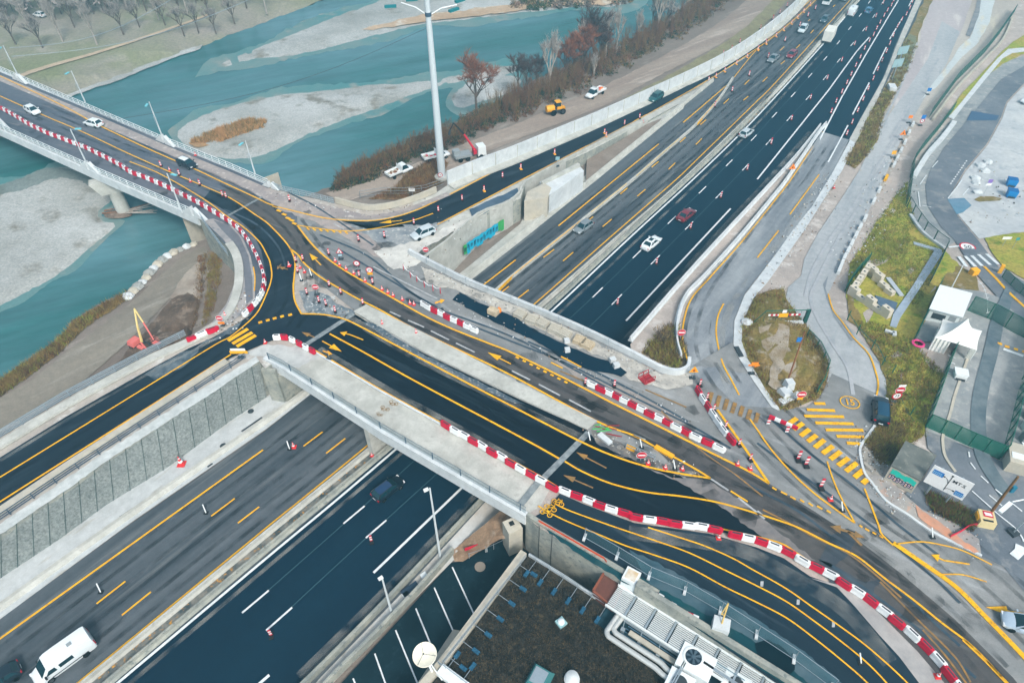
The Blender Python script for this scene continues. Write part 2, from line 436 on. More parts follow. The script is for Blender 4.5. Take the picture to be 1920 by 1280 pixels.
# --- track beside the river, both sides of the bridge, and the earth beside it
sheet('dirt_track',[(-150,860),(0,745),(60,712),(130,655),(180,618),(240,572),(270,545),(310,508),(345,478),(385,462),(395,480),(370,500),(330,545),(290,590),(240,640),(160,712),(60,775),(0,815),(-150,900)],const(-.2),mat('dirt_track_grey',lin(150,142,130,.8),.95,lin(132,124,114,.8),.15,c3=lin(162,156,146,.8),speck=.12,speckscale=4,stretch=(R(42),8)),.03,jag=1)
sheet('earth_patch',[(120,790),(200,700),(262,630),(300,585),(322,560),(352,545),(372,560),(366,600),(352,640),(270,690),(130,770)],const(-.2),EARTH,.06,step=14,dome=.9,grain=1.2,jag=2)
sheet('earth_patch',[(318,558),(345,515),(372,490),(378,520),(374,560),(350,575)],const(-.2),mat('puddled_dirt',lin(178,168,156,.8),.8,lin(150,136,124,.8),.3,speck=.1),.08,jag=2)
sheet('dirt_track',[(610,362),(680,345),(740,322),(820,290),(900,258),(960,236),(1040,200),(1130,162),(1200,128),(1290,80),(1360,35),(1400,0),(1450,-50),(1500,-60),(1470,0),(1420,40),(1330,95),(1230,145),(1130,200),(1000,250),(900,290),(850,320),(800,350),(740,352),(700,362),(640,380)],const(-.2),mat('dirt_track_rose',lin(172,158,146,.8),.95,lin(150,134,124,.8),.15,c3=lin(186,174,164,.8),speck=.12,speckscale=4,stretch=(R(35),8)),.03,jag=1)
sheet('verge',[(742,352),(770,320),(812,300),(838,305),(832,340),(800,366),(760,372),(720,374),(690,372)],const(-.2),mat('rust_weeds',lin(140,106,72,.8),.95,lin(112,92,60,.8),.4,c3=lin(160,132,98,.8),speck=.25,speckscale=3),.07,step=16,jag=2)
sheet('verge',[(1160,190),(1260,138),(1340,92),(1400,50),(1450,0),(1480,-40),(1500,-40),(1478,0),(1420,60),(1350,108),(1260,156),(1170,205)],const(-.2),mat('verge_grass',lin(150,146,112,.8),.95,lin(138,128,100,.8),.3,speck=.2,speckscale=3),.07,jag=1.5)
sheet('verge',[(0,712),(105,640),(140,600),(238,546),(248,556),(160,612),(112,660),(60,700),(0,742),(-150,850),(-150,810)],const(-.25),mat('bank_weeds',lin(150,122,72,.8),.95,lin(122,104,62,.8),.4,c3=lin(112,92,62,.8),speck=.25,speckscale=3),.16,step=14,jag=2)

# --- motorway carriageways
sheet('motorway',[(-260,1370),(-100,1245),(0,1160),(247,980),(499,806),(586,736),(740,625),(878,527),(979,447),(1095,355),(1117,337),(1281,202),(1330,150),(1420,95),(1500,35),(1535,0),(1590,-60),(1660,-150),(1820,-150),(1790,-90),(1740,0),(1700,80),(1660,160),(1620,240),(1560,300),(1420,420),(1230,640),(1000,870),(930,940),(590,1290),(480,1420),(-200,1420)],zm,A_motor,0.0,step=90)
sheet('motorway',[(60,1420),(205,1288),(495,1045),(623,937),(746,832),(1020,590),(1310,320),(1412,217),(1531,90),(1605,0),(1660,-75),(1720,-150),(1812,-150),(1723,0),(1688,61),(1654,149),(1611,226),(1590,268),(1541,257),(1500,310),(1330,560),(1000,860),(900,945),(572,1285),(450,1420)],zm,A_new,.03,step=90)
# concrete shoulder below the gabion wall
sheet('pavement',[(-150,1190),(0,1082),(112,1008),(202,943),(316,874),(430,789),(500,742),(560,705),(620,670),(700,640),(640,700),(586,736),(499,804),(247,978),(0,1160),(-150,1270)],zm,mat('shoulder_concrete',lin(206,210,212,.8),.85,lin(190,194,196,.8),.25,c3=lin(184,182,176,.8),speck=.05,speckscale=5,stretch=(MD,5)),.05)
# shoulder north of the bridge, below the graffiti wall and the slope
sheet('pavement',[(820,545),(878,500),(975,420),(985,400),(1000,400),(1060,360),(1120,310),(1210,225),(1290,180),(1281,204),(1117,339),(979,450),(878,529)],zm,CONC,.05)
sheet('earth_patch',[(1098,345),(1100,300),(1160,265),(1215,232),(1240,222),(1236,230),(1180,275),(1120,325)],zm,mat('brown_gravel',lin(150,138,128,.8),.95,lin(138,124,114,.8),.3,speck=.15,speckscale=4),.5,step=15)

# --- west side of the junction, with the ramp running off to the lower left (retained by the gabion wall)
W_top=[(-160,893),(0,806),(130,735),(266,668),(345,637),(398,604),(424,570),(440,530),(443,500),(436,474),(424,455),(372,408),(436,378),(500,345),(560,367),(628,380),(692,396),(743,388),(775,378),(775,478),(792,492),(800,500),(650,596),(497,690),(486,677),(300,799),(197,866),(101,934),(32,980),(-160,1108)]
sheet('junction_ground',W_top,zo,[mat('junction_dust',lin(186,178,170,.85),.95,lin(168,160,154,.85),.2,c3=lin(204,202,198,.85),speck=.1,speckscale=4),CONC_D],-.10,step=60,skirt=lambda p:-.3)
# --- overpass deck
deck=[(497,672),(533,690.5),(719,810),(878,903),(985,965),(1012,950),(1100,800),(1185,668),(1074,614),(960,563),(873,531),(792,492),(650,590)]
sheet('bridge_deck',deck,zo,[CONC,CONC_D],-.10,skirt=1.25)
mb=MB();top=[P(x,y,OV-1.34)for x,y in deck];mb.poly(top);struct(mb.build('bridge_soffit',CONC_D))
# --- east side and all the land to the right
E_out=[(985,965),(1012,950),(1100,800),(1185,668),(1182,645),(1310,495),(1460,335),(1543,238),(1592,262),(1613,226),(1657,149),(1692,61),(1716,16),(1727,0),(1815,-150),(2500,-150),(2500,1500),(1750,1500),(1600,1365),(1460,1272),(1235,1125),(1120,1055),(1010,988)]
sheet('right_land',E_out,zr,[DIRT,CONC_D],-.10,step=30,skirt=lambda p:-.3)
# --- upper ramp between the junction and the motorway
RL=[(838,348),(900,322),(980,291),(1100,240),(1200,193),(1320,136),(1400,92),(1410,125),(1334,162),(1215,226),(1100,286),(1020,322),(990,338),(982,352),(976,372),(897,405),(775,478),(775,378),(817,362)]
sheet('ramp_ground',RL,zl,[CONC,CONC_D],-.10,step=30,skirt=lambda p:-.3)

# --- river bridge
bs,bn=[(-330,92),(0,243),(190,329),(372,408)],[(-330,-8),(0,134),(210,222),(330,274),(436,317),(500,345)]
# ================================================================== ROAD SURFACES on the junction level
A_mid=mat('asphalt_patch_mid',lin(66,74,84,.8),.85,lin(78,84,92,.8),.3,speck=.1)
G0,G1,G2,G3,G4=0.0,.035,.06,.085,.11
rb=[(-330,82),(0,236),(190,322),(378,410),(436,474),(443,500),(440,530),(462,590),(520,600),(560,470),(557,400),(509,384),(500,345),(436,317),(330,274),(210,222),(0,134),(-330,-8)]
mb=MB();dk=[P(x,y,OV-.10)for x,y in bs+bn[::-1]]
mb.prism([p-Vector((0,0,1.3))for p in dk],1.3)
rbt=thing('river_bridge','concrete road bridge crossing the teal river in the upper left','bridge',P(372,408,OV))
def child(o,t):
    o.parent=t;o.matrix_parent_inverse=Matrix.Translation(-Vector(t.location))@Matrix.Identity(4)if t.rotation_euler.z==0 else t.matrix_world.inverted();return o
child(mb.build('deck',CONC),rbt)
# fascia beam + pier + abutment column
mb=MB()
mb.sweep([P(x,y,OV)for x,y in bs],[(-.25,-1.5),(.15,-1.5),(.15,.18),(-.25,.18)],closed=True)
child(mb.build('edge_beam',CONC_W),rbt)
mb=MB()
mb.sweep([P(x,y,OV)for x,y in bn],[(-.15,-1.5),(.25,-1.5),(.25,.18),(-.25,.18)],closed=True)
child(mb.build('edge_beam',CONC_W),rbt)
def pier(px,py):
    c=P(px,py,-3.4);mb=MB()
    mb.lathe([(1.35,0),(1.25,3.0),(1.2,5.6)],20,c);
    d=(P(436,317,0)-P(250,356,0)).normalized()
    mb.box((c+d*3.0)+Vector((0,0,6.9)),(10.5,2.2,2.6),math.atan2(d.y,d.x),tx=1.25)
    return child(mb.build('pier',CONC,smooth=True),rbt)
pier(236,404)
pier(-60,262)
mb=MB();mb.prism([P(x,y,-3.2)for x,y in((366,470),(383,462),(540,392),(520,400))],8.2);child(mb.build('abutment',CONC_P),rbt)
mb=MB();a,b=P(372,412,-.4),P(438,470,-.4);a.z=b.z=-.4;
sheet('road',rb,zo,mat('asphalt_bridge',lin(104,108,118,.85),.85,lin(82,90,102,.85),.25,c3=lin(122,122,126,.8),speck=.10,speckscale=6,stretch=(R(-24),10)),G0,step=60)
# pinkish footway along the north side of the bridge, and the cycle strip inside the barriers
sheet('footway',[(-330,2),(0,141),(210,229),(330,281),(436,324),(500,352),(560,374),(628,388),(690,404),(743,396),(800,376),(838,360),(845,366),(785,390),(735,405),(687,411),(618,406),(557,393),(509,380),(440,345),(330,296),(210,244),(0,152),(-330,14)],zo,mat('footway',lin(170,160,156,.85),.9,lin(150,142,142,.85),.3,c3=lin(196,190,184,.85),speck=.08),G1,step=60)
sheet('pavement',[(380,412),(400,410),(436,424),(455,446),(470,480),(478,520),(478,560),(455,588),(424,610),(398,620),(398,604),(424,570),(440,530),(443,500),(436,474),(420,450)],zo,mat('cycle_strip',lin(176,170,168,.85),.9,lin(150,148,150,.85),.3,c3=lin(120,126,134,.85),speck=.08),G1,step=40)
sheet('road_patch',[(400,412),(430,422),(450,444),(466,480),(473,520),(474,560),(462,570),(458,520),(452,486),(436,452),(415,430)],zo,mat('cycle_asphalt',lin(118,120,128,.85),.9,lin(104,108,116,.85),.4,speck=.08),G2,step=40)
# dusty grey pavement across the northern strip and the east side
sheet('road',[(557,398),(618,411),(687,416),(735,410),(770,398),(770,478),(792,492),(873,530),(960,562),(1074,613),(1180,664),(1215,690),(1245,700),(1290,690),(1374,640),(1382,667),(1412,714),(1446,762),(1462,768),(1513,762),(1537,746),(1560,700),(1662,746),(1643,794),(1622,820),(1612,847),(1622,887),(1659,938),(1728,980),(1792,1017),(1882,1060),(1990,1120),(2100,1400),(1700,1400),(1560,1090),(1440,1020),(1340,945),(1200,900),(1000,790),(700,610),(560,500)],zo,A_grey,G0,step=60)
sheet('road',[(555,425),(581,453),(607,479),(645,506),(698,537),(746,564),(799,594),(852,618),(918,644),(1053,706),(1146,754),(1226,794),(1305,834),(1358,861),(1442,906),(1530,960),(1606,1010),(1690,1075),(1790,1160),(1900,1270),(2000,1400),(1780,1400),(1700,1250),(1600,1120),(1480,1030),(1340,945),(1228,840),(1119,789),(960,704),(830,640),(711,580),(640,542),(570,493),(530,445),(500,415),(440,378),(400,360),(430,352),(500,378)],zo,mat('asphalt_brown',lin(92,88,86,.85),.85,lin(78,76,78,.85),.3,c3=lin(108,106,104,.85),speck=.09,speckscale=6,stretch=(OD,9)),G1,step=60)
# ramp to the upper right
YN=[(480,370.5),(509,384),(557,397),(618,410),(687,414),(735,408),(785,392),(852,360),(929,320),(960,304),(1070,256),(1215,195),(1244,181),(1320,143),(1385,107),(1430,66),(1460,38),(1502,0),(1560,-60)]
YS=[(820,421),(880,389),(980,336),(1080,284),(1199,222),(1316,157),(1400,104),(1460,61),(1530,0),(1590,-60)]
def zl2(x,y):return zl(x,y)if x>760 else OV
sheet('ramp_road',[(640,414),(690,416),(735,409),(785,394),(852,362),(929,322),(1070,258),(1215,197),(1320,145),(1385,109),(1440,62),(1440,80),(1316,157),(1199,222),(1080,284),(980,336),(880,389),(820,421),(760,425),(690,430)],zl2,A_ramp,G2,step=40)
sheet('road_patch',[(880,392),(900,384),(970,352),(972,358),(968,366),(950,375),(900,404),(886,408)],zl2,mat('asphalt_blue',lin(62,84,104,.85),.85,lin(84,102,120,.85),.3,speck=.1),G2,step=20,jag=2)
sheet('road_patch',[(655,420),(740,424),(800,420),(845,412),(800,436),(770,470),(735,462),(700,450),(670,440)],zl2,mat('asphalt_dusty',lin(122,130,138,.85),.9,lin(168,170,170,.85),.4,c3=lin(200,200,196,.85),speck=.08),G2,step=25,jag=2)
sheet('dust',[(700,470),(740,462),(790,450),(850,420),(930,388),(968,368),(900,404),(830,446),(775,476),(790,490),(760,506),(738,505),(720,490)],zl2,mat('white_dust',lin(214,212,206,.85),.95,lin(190,188,184,.85),.5,speck=.06),G2+.02,step=25,jag=3)
# dark new surfacing: ramp to the lower left and the inside of the curve
sheet('road',[(-160,1062),(0,949),(436,669),(505,640),(530,632),(572,650),(664,588),(640,597),(607,591),(565,588),(553,564),(550,540),(552,517),(552,490),(544,466),(528,445),(501,418),(478,402),(452,384),(425,368),(395,356),(382,372),(440,405),(472,432),(490,470),(498,510),(492,552),(470,590),(436,612),(400,632),(353,653),(266,700),(125,780),(0,857),(-160,950)],zo,A_ramp,G1+.01,step=60)
sheet('road',[(572,650),(664,588),(690,604),(794,662),(979,751),(1101,806),(1120,828),(1162,850),(1239,879),(1276,892),(1345,940),(1412,980),(1470,1012),(1445,1020),(1370,1000),(1230,978),(1150,962),(1096,940),(1050,915),(1013,890),(980,875),(836,797),(714,730),(581,651)],zo,A_deck,G1+.01,step=60)
sheet('road',[(1003,968),(1020,958),(1050,925),(1096,945),(1190,980),(1330,1000),(1420,1026),(1470,1046),(1519,1080),(1569,1097),(1601,1131),(1649,1187),(1686,1227),(1726,1280),(1790,1380),(1620,1400),(1470,1290),(1235,1128),(1120,1057),(1030,998)],zo,mat('asphalt_teal',lin(22,40,54,.75),.85,lin(34,52,66,.75),.15,c3=lin(66,80,92,.75),speck=.1,speckscale=7,stretch=(R(-38),9)),G1+.01,step=60)
sheet('road_patch',[(1018,985),(1100,1025),(1200,1080),(1300,1135),(1400,1190),(1500,1262),(1560,1330),(1480,1290),(1240,1132),(1120,1060),(1030,1000)],zo,mat('excavated_dark_ground',lin(16,62,72,.85),.9,lin(22,74,82,.85),.15,c3=lin(50,84,88,.85),speck=.12),G2+.03,step=40,jag=2)
sheet('road_patch',[(1180,1030),(1240,1058),(1330,1108),(1420,1160),(1500,1216),(1560,1262),(1600,1300),(1560,1310),(1490,1258),(1400,1192),(1300,1137),(1215,1090)],zo,mat('grey_strip',lin(84,104,114,.85),.9,lin(52,84,98,.85),.3,speck=.1),G2+.06,step=40,jag=2)
sheet('puddle',[(1416,1205),(1440,1198),(1470,1215),(1488,1235),(1490,1255),(1478,1266),(1455,1258),(1425,1240)],zo,mat('dark_wet_ground',lin(2,28,38,.8),.35),G2+.09,step=20,jag=1.5)
# pale strips: median of the overpass, kerbs, expansion joints
mb=MB()
md=[(663,585),(794,660),(980,750),(1101,806),(1120,790),(960,712),(870,663),(687,572)]
mb.prism([P(x,y,OV-.02)for x,y in md],.17);struct(mb.build('median_strip',CONC))
mb=MB();mb.sweep([P(x,y,OV+.02)for x,y in[(560,645),(581,653),(714,732),(836,799),(980,877),(1013,896)]],[(0,0),(0,.14),(-.25,.14),(-.25,0)],closed=True);struct(mb.build('kerb',CONC_W))
mb=MB()
for a,b in(((570,648),(663,588)),((1017,898),(1104,810))):mb.ribbon([P(*a,OV+G3),P(*b,OV+G3)],.75)
mb.ribbon([P(976,945,OV+.02),P(1012,900,OV+.02)],.8)
mb.ribbon([P(420,408,OV+G3),P(492,369,OV+G3)],.55)
struct(mb.build('expansion_joint',mat('joint_metal',lin(150,158,160,.85),.6,lin(110,118,124,.85),1.5,speck=.1)))
# tar seams and skid marks, worn old paint
mb=MB()
for pts in([(600,440),(690,480),(760,540),(820,576)],[(640,470),(740,530),(840,590),(960,640),(1060,680),(1180,740),(1300,800),(1370,840)],[(990,640),(1090,684),(1190,734),(1290,790)],[(760,560),(880,600),(980,640),(1090,700),(1200,760),(1280,800),(1350,828)],
            [(1440,780),(1520,850),(1600,910),(1680,980),(1760,1040)],[(1460,860),(1560,930),(1640,990),(1700,1040),(1760,1090),(1800,1130)],[(1420,830),(1500,892),(1580,960)],[(1300,830),(1400,905),(1500,960),(1600,1040),(1700,1120),(1800,1210)],[(1560,1060),(1660,1130),(1760,1210),(1830,1270)],
            [(540,360),(600,392),(700,460)],[(420,392),(480,420),(520,460),(536,500)]):
    mb.ribbon(catmull([P(x,y,OV+G2+.012)for x,y in pts],5),.32)
struct(mb.build('tar_seam',DARK_F))
sheet('tar_trench',[(848,562),(862,548),(905,570),(960,592),(1010,622),(1047,640),(1109,667),(1157,682),(1176,698),(1165,706),(1140,699),(1103,693),(1048,669),(1018,647),(960,619),(900,590)],zo,A_new,G3,jag=1.2)
sheet('dust',[(790,500),(840,520),(873,536),(960,570),(1074,620),(1180,672),(1240,702),(1290,694),(1300,720),(1250,730),(1180,712),(1160,684),(1050,638),(960,590),(862,546),(800,530)],zo,mat('broken_concrete',lin(198,194,186,.85),.95,lin(168,164,158,.85),.7,c3=lin(140,136,132,.85),speck=.15),G2+.02,jag=2.5,step=30)
sheet('dust',[(1010,660),(1090,700),(1180,730),(1240,760),(1300,800),(1260,790),(1180,756),(1090,712)],zo,mat('gravelly_road',lin(170,160,154,.85),.95,lin(140,134,130,.85),.9,speck=.2),G2+.01,jag=2.5)
sheet('dust',[(500,372),(560,384),(620,402),(690,440),(740,490),(700,480),(640,440),(580,412),(520,392)],zo,mat('pink_dust',lin(176,164,158,.85),.95,lin(150,142,140,.85),.5,speck=.14),G2+.01,jag=2)
sheet('dust',[(560,545),(600,548),(640,572),(668,585),(640,596),(608,590),(575,585)],zo,mat('grey_dust',lin(140,146,150,.85),.95,lin(94,108,118,.85),.5,c3=lin(200,202,202,.85),speck=.08),G2,jag=3)
sheet('dust',[(680,604),(700,606),(794,664),(900,716),(985,758),(965,756),(880,720),(780,672)],zo,mat('scraped_asphalt',lin(104,116,124,.85),.95,lin(60,76,90,.85),.8,c3=lin(170,172,172,.85),speck=.1),G2+.01,jag=1.5)
sheet('dust',[(1108,805),(1140,815),(1180,838),(1240,868),(1310,885),(1290,893),(1235,880),(1160,850),(1118,830)],zo,mat('rubble_ground',lin(136,130,124,.85),.95,lin(88,90,94,.85),.6,c3=lin(176,172,164,.85),speck=.2),G3,jag=2.5)
sheet('dust',[(1150,850),(1260,895),(1330,900),(1400,945),(1470,1005),(1530,1050),(1500,1045),(1420,1000),(1345,945),(1276,905)],zo,mat('worn_strip',lin(136,130,128,.85),.9,lin(112,110,112,.85),.6,speck=.1),G2+.02,jag=2)
sheet('road_patch',[(1536,1050),(1560,1002),(1590,990),(1610,1000),(1590,1040),(1560,1064)],zo,A_mid,G2+.01,jag=1)
sheet('road_patch',[(1534,1046),(1570,1062),(1620,1090),(1660,1085),(1640,1100),(1632,1130),(1600,1122),(1560,1096)],zo,A_mid,G2+.01,jag=1)
sheet('footway',[(1519,1083),(1569,1100),(1601,1134),(1649,1190),(1686,1230),(1726,1283),(1790,1380),(1830,1380),(1780,1290),(1720,1220),(1650,1150),(1590,1100)],zo,mat('bare_strip',lin(178,174,172,.85),.9,lin(160,158,158,.85),.3,speck=.08),G2+.02,step=40)
sheet('dust',[(397,640),(440,622),(455,600),(436,612),(380,642),(330,668),(270,702),(290,712),(340,690)],zo,mat('pale_dust',lin(112,122,128,.85),.95,lin(64,78,90,.85),.8,speck=.08),G2+.01,jag=3)
sheet('dust',[(440,664),(500,645),(560,650),(600,668),(560,690),(510,672),(480,668)],zo,mat('pale_dust2',lin(200,202,200,.85),.95,lin(180,182,182,.85),.5,speck=.08),G0-.03,jag=2)

# ================================================================== MARKINGS
YW=.26
mb=MB()
def yl(pts,zf=zo,wd=YW,dz=G4,s=6):
    mb.ribbon(catmull([PZ(p,zf,dz)for p in pts],s),wd*.86)
yl([(-330,-20),(-100,95),(98,188.6),(170,227),(202,243),(266,273.6),(332,303),(372,320),(414,340),(480,370.5)]+YN[1:],zl2,.3)
yl([(-330,28),(-100,134),(13,186),(88,219),(154,247),(239,287),(313,320),(377,346.6),(425,368),(452,384),(478,402),(501,418),(528,445),(544,466),(553,490),(551.7,517),(550,540),(553,564),(565,588)])
yl([(565,588),(607,589.6),(639,596),(666,607),(729,640),(854,706),(979,771),(1080,823),(1146,852.5),(1212,874),(1273,887),(1332,896)],wd=.3)
yl([(544,466),(560,479),(570,493),(599,518),(639,542),(671,560),(711,580),(780,618),(865,658),(960,704),(1119,789),(1186,815),(1228,837),(1276,863),(1313,884),(1332,896)],wd=.3)
yl([(557,422),(581,453),(607,479),(645,506),(698,536.5),(746,564),(799,593.6),(852,618),(918,644),(960,661),(1053,706),(1146,754),(1226,794),(1305,834),(1358,860.5),(1406,884),(1442,906)],wd=.32)
yl([(1345,767.5),(1394,836),(1442,906)],wd=.36)
yl([(557,422),(592,427.6),(647,433),(692,430),(735,422),(775,413),(812,400)],zl2)
yl(YS,zl2,.26)
yl([(243,303),(300,326),(380,372),(425,405),(457,426),(486,453),(500,477),(506.6,493),(509,522),(496,559),(478,591),(436,628),(414,640),(380,660),(200,771),(0,894),(-160,992)],wd=.24)
yl([(-160,1040),(0,940),(200,813),(433,664)],wd=.28)
yl([(475,500),(478,520),(477,545)],wd=.2)
yl([(618,625.5),(682,660),(780,715),(979,820.7),(1048,859)],wd=.3)
yl([(1059,864.5),(1093,884),(1146,906),(1212,922),(1279,930),(1340,940),(1396,955),(1460,975),(1500,990),(1553,1017),(1606,1042),(1659,1083.5),(1712,1123),(1765,1166),(1813,1202),(1845,1232),(1882,1272),(1960,1350)],wd=.26)
yl([(581,650.6),(652,693),(714,730),(772,762),(836,796.7),(960,863),(1013,892),(1053,916),(1093,932),(1188,966),(1231,973),(1305,982),(1372,995),(1459,1016),(1494,1036),(1519,1052),(1569,1082),(1619,1112),(1672,1150)],wd=.22)
yl([(1034,940),(1066,956),(1146,985),(1226,1012),(1292,1035.6),(1358,1067.5),(1412,1094),(1473,1126),(1526,1163),(1579,1203),(1624,1240),(1663,1280),(1720,1350)],wd=.19)
yl([(1009,948),(1053,972),(1119,1000),(1172,1022),(1226,1039.6),(1292,1063.5),(1358,1099),(1412,1125),(1473,1156.5),(1526,1195),(1579,1237.5),(1627,1280),(1690,1350)],wd=.19)
yl([(1215,988),(1265,1004),(1319,1022),(1372,1045),(1412,1067.5),(1473,1102),(1526,1139),(1579,1176),(1632,1216),(1702,1280),(1760,1350)],wd=.19)
yl([(1406,785),(1420,805),(1446,842),(1486,887),(1534,930),(1603,980)],wd=.24)
yl([(1551,864.5),(1561,895),(1577,932),(1603,980)],wd=.2)
yl([(1621,915),(1646,980),(1653,1000),(1675,1022)],wd=.22)
yl([(1675,1017),(1726,1052),(1792,1099),(1845,1152),(1920,1230),(1990,1310)],wd=.62)
yl([(1680,1019),(1726,1015),(1766,1021),(1806,1032),(1860,1058)],wd=.18)
yl([(1765,1076),(1806,1077),(1850,1090)],wd=.16)
yl([(1806,1198),(1850,1240),(1900,1292)],wd=.4)
yl([(1553,551),(1562,580),(1580,604),(1600,632),(1628,662),(1640,690),(1647,720),(1642,748)],zr,.24)
yl([(1370,720),(1361,712),(1359,700)],wd=.01)
# dashes
def dash(a,b,wd,zf=zo,dz=G4,m=None):(m or mb).ribbon([PZ(a,zf,dz),PZ(b,zf,dz)],wd)
for a,b in(((1370,920),(1402,940)),((1448,913),(1456,918)),((1464,921),(1476,927)),((1482,930),(1492,936)),((1500,936),(1508,941)),((1516,942),(1524,948)),((1532,948),(1542,954)),((1550,956),(1558,961)),((1611,984),(1617,988)),((1622,990),(1630,995)),((1636,997),(1643,1001)),((1649,1003),(1656,1008)),((1033,679),(1055,690)),((1052,668),(1090,688))):dash(a,b,.22)
for a in((516,387),(523,395),(533,402),(540,409),(547,413),(552,419)):
    dash((a[0]-4,a[1]-1.5),(a[0]+4,a[1]+1.5),.5)
for x,y in((488,604),(502,600),(515,596.5),(529,593),(544,590)):dash((x-3.5,y+1),(x+3.5,y-1),.5)
for i in range(7):
    dash((575+i*12,427+i*1.2),(580+i*12,431+i*1.2),.3)
for i in range(8): # ticks beside the northern lane
    dash((967+i*13,668.5+i*6.6),(973+i*13,671.5+i*6.6),.3,dz=G4)
for a,b in(((1610,1200),(1750,1115)),((1640,1220),(1780,1140)),((1670,1240),(1805,1160))):
    a,b=Z('b1',a,b);dash(a,b,.62)
# zebra crossing and hatched box at the access road
for q in((205,590,280,540),(255,620,325,575),(305,665,370,618),(355,705,420,660),(405,748,475,692),(460,790,535,735),(515,830,590,775),(570,875,645,820),(625,915,705,855),(685,958,750,905),(742,1000,778,970)):
    a,b=Z('c4',q[:2],q[2:]);dash(a,b,.6)
for q in((402,437,480,437),(350,480,548,487),(332,525,612,530),(410,573,680,580),(482,622,748,625),(560,668,755,672),(632,715,735,722)):
    a,b=Z('c4',q[:2],q[2:]);dash(a,b,.46)
# arrows
def arrow(tail,tip,zf=zo,wd=.18,hl=2.0,hw=1.0,m=None,dz=G4,bend=None):
    m=m or mb
    a,b=PZ(tail,zf,dz),PZ(tip,zf,dz)
    if bend:
        c=PZ(bend,zf,dz);m.ribbon([a,c],wd);src=c
    else:src=a
    d=(b-src);L=d.length;d.normalize();n=Vector((-d.y,d.x,0));hl=min(hl,L*.6)
    e=b-d*hl;m.ribbon([src,e],wd)
    m.poly([e+n*hw/2,e-n*hw/2,b])
arrow((754,413),(711,418),zl2);arrow((602,497),(580,475));arrow((681,637),(637,623),bend=(656,627));arrow((604,639),(641,659));arrow((958,682),(914,660))
arrow((1818,1057),(1746,1039),bend=(1770,1050));arrow((1930,1152),(1848,1137))
# 15 in an ellipse on the access road
def text_mesh(txt,size):
    cu=bpy.data.curves.new('txt','FONT');cu.body=txt;cu.size=size;cu.align_x='CENTER';cu.align_y='CENTER';cu.offset=.015*size;cu.resolution_u=3
    o=bpy.data.objects.new('txt',cu);COL.objects.link(o)
    dg=bpy.context.evaluated_depsgraph_get();me=bpy.data.meshes.new_from_object(o.evaluated_get(dg))
    r=([v.co.copy()for v in me.vertices],[tuple(p.vertices)for p in me.polygons])
    bpy.data.objects.remove(o);bpy.data.meshes.remove(me)
    return r
def decal(m,txt,size,M,mi=0):
    v,f=text_mesh(txt,size);m.add([M@p for p in v],f,mi)
def ring(m,c,rx,ry,wd,rot,mi=0,n=32):
    ca,sa=math.cos(rot),math.sin(rot);vs=[]
    for k in range(n):
        t=2*math.pi*k/n
        for a,b in((rx,ry),(rx-wd,ry-wd)):
            x,y=a*math.cos(t),b*math.sin(t);vs.append((c.x+x*ca-y*sa,c.y+x*sa+y*ca,c.z))
    m.add(vs,[(2*k,2*((k+1)%n),2*((k+1)%n)+1,2*k+1)for k in range(n)],mi)
c=P(1593.5,754,OV+G4);ring(mb,c,1.22,1.08,.14,R(-15))
decal(mb,'15',1.25,Matrix.Translation(c)@Matrix.Rotation(R(-8),4,'Z')@Matrix.Diagonal((1.0,1.15,1,1)))
# motorway, left carriageway
YE=[(80,1333),(145,1280),(499,989),(560,940),(692,832),(840,706),(997,574),(1141,447.5),(1264,340),(1305,301),(1412,197),(1459,150),(1558,40),(1599,-5),(1660,-75)]
yl(YE,zm,.24,.05)
for a,b in(((-100,1268),(493,843)),((900,539),(967,487)),((1047,423.5),(1235,270)),((1281,230),(1364,159))):
    mb.ribbon([P(*a,.05),P(*b,.05)],.24)
for q in((396,967,440,934),(446,980,486,949.5),(181,1131,235,1089),(228.5,1152.5,283,1108.7),(569,836,605,809),(611.5,849.4,647.4,821.5),(969.3,560.4,991.3,543.2),(1055.6,489.2,1074.8,472.8),(1130,425,1146.8,410.9),(1195,367.8,1210.3,355),(1019,482.6,1038.9,467.4),(1099.5,416,1112,406.3),(1163,363.8,1176.5,352.4),(934.3,552.5,954.2,536.5),(1221.7,313.5,1235,303),(1253.6,317.5,1266,305.5),(1274.8,267,1285.5,257.7),(1304.8,271,1316,259.8),(1313.3,233.8,1324,224.5),(1357,194.7,1366.5,185.4),(1393.6,188.6,1403,180.7),(1396,159,1405,150),(1429.7,153.6,1439,144.8),(1463.8,120.9,1471.8,114.2),(1462.5,95,1470.5,88),(1493,91,1500,83.7),(1519.6,63,1525.7,56.3),(1562,13.3,1566,9.3),(1515.6,40,1518.8,36.7)):
    mb.ribbon([P(q[0],q[1],.05),P(q[2],q[3],.05)],.2)
yl([(1374,148),(1420,92),(1470,45),(1520,0),(1560,-40)],zm,.2,.05)
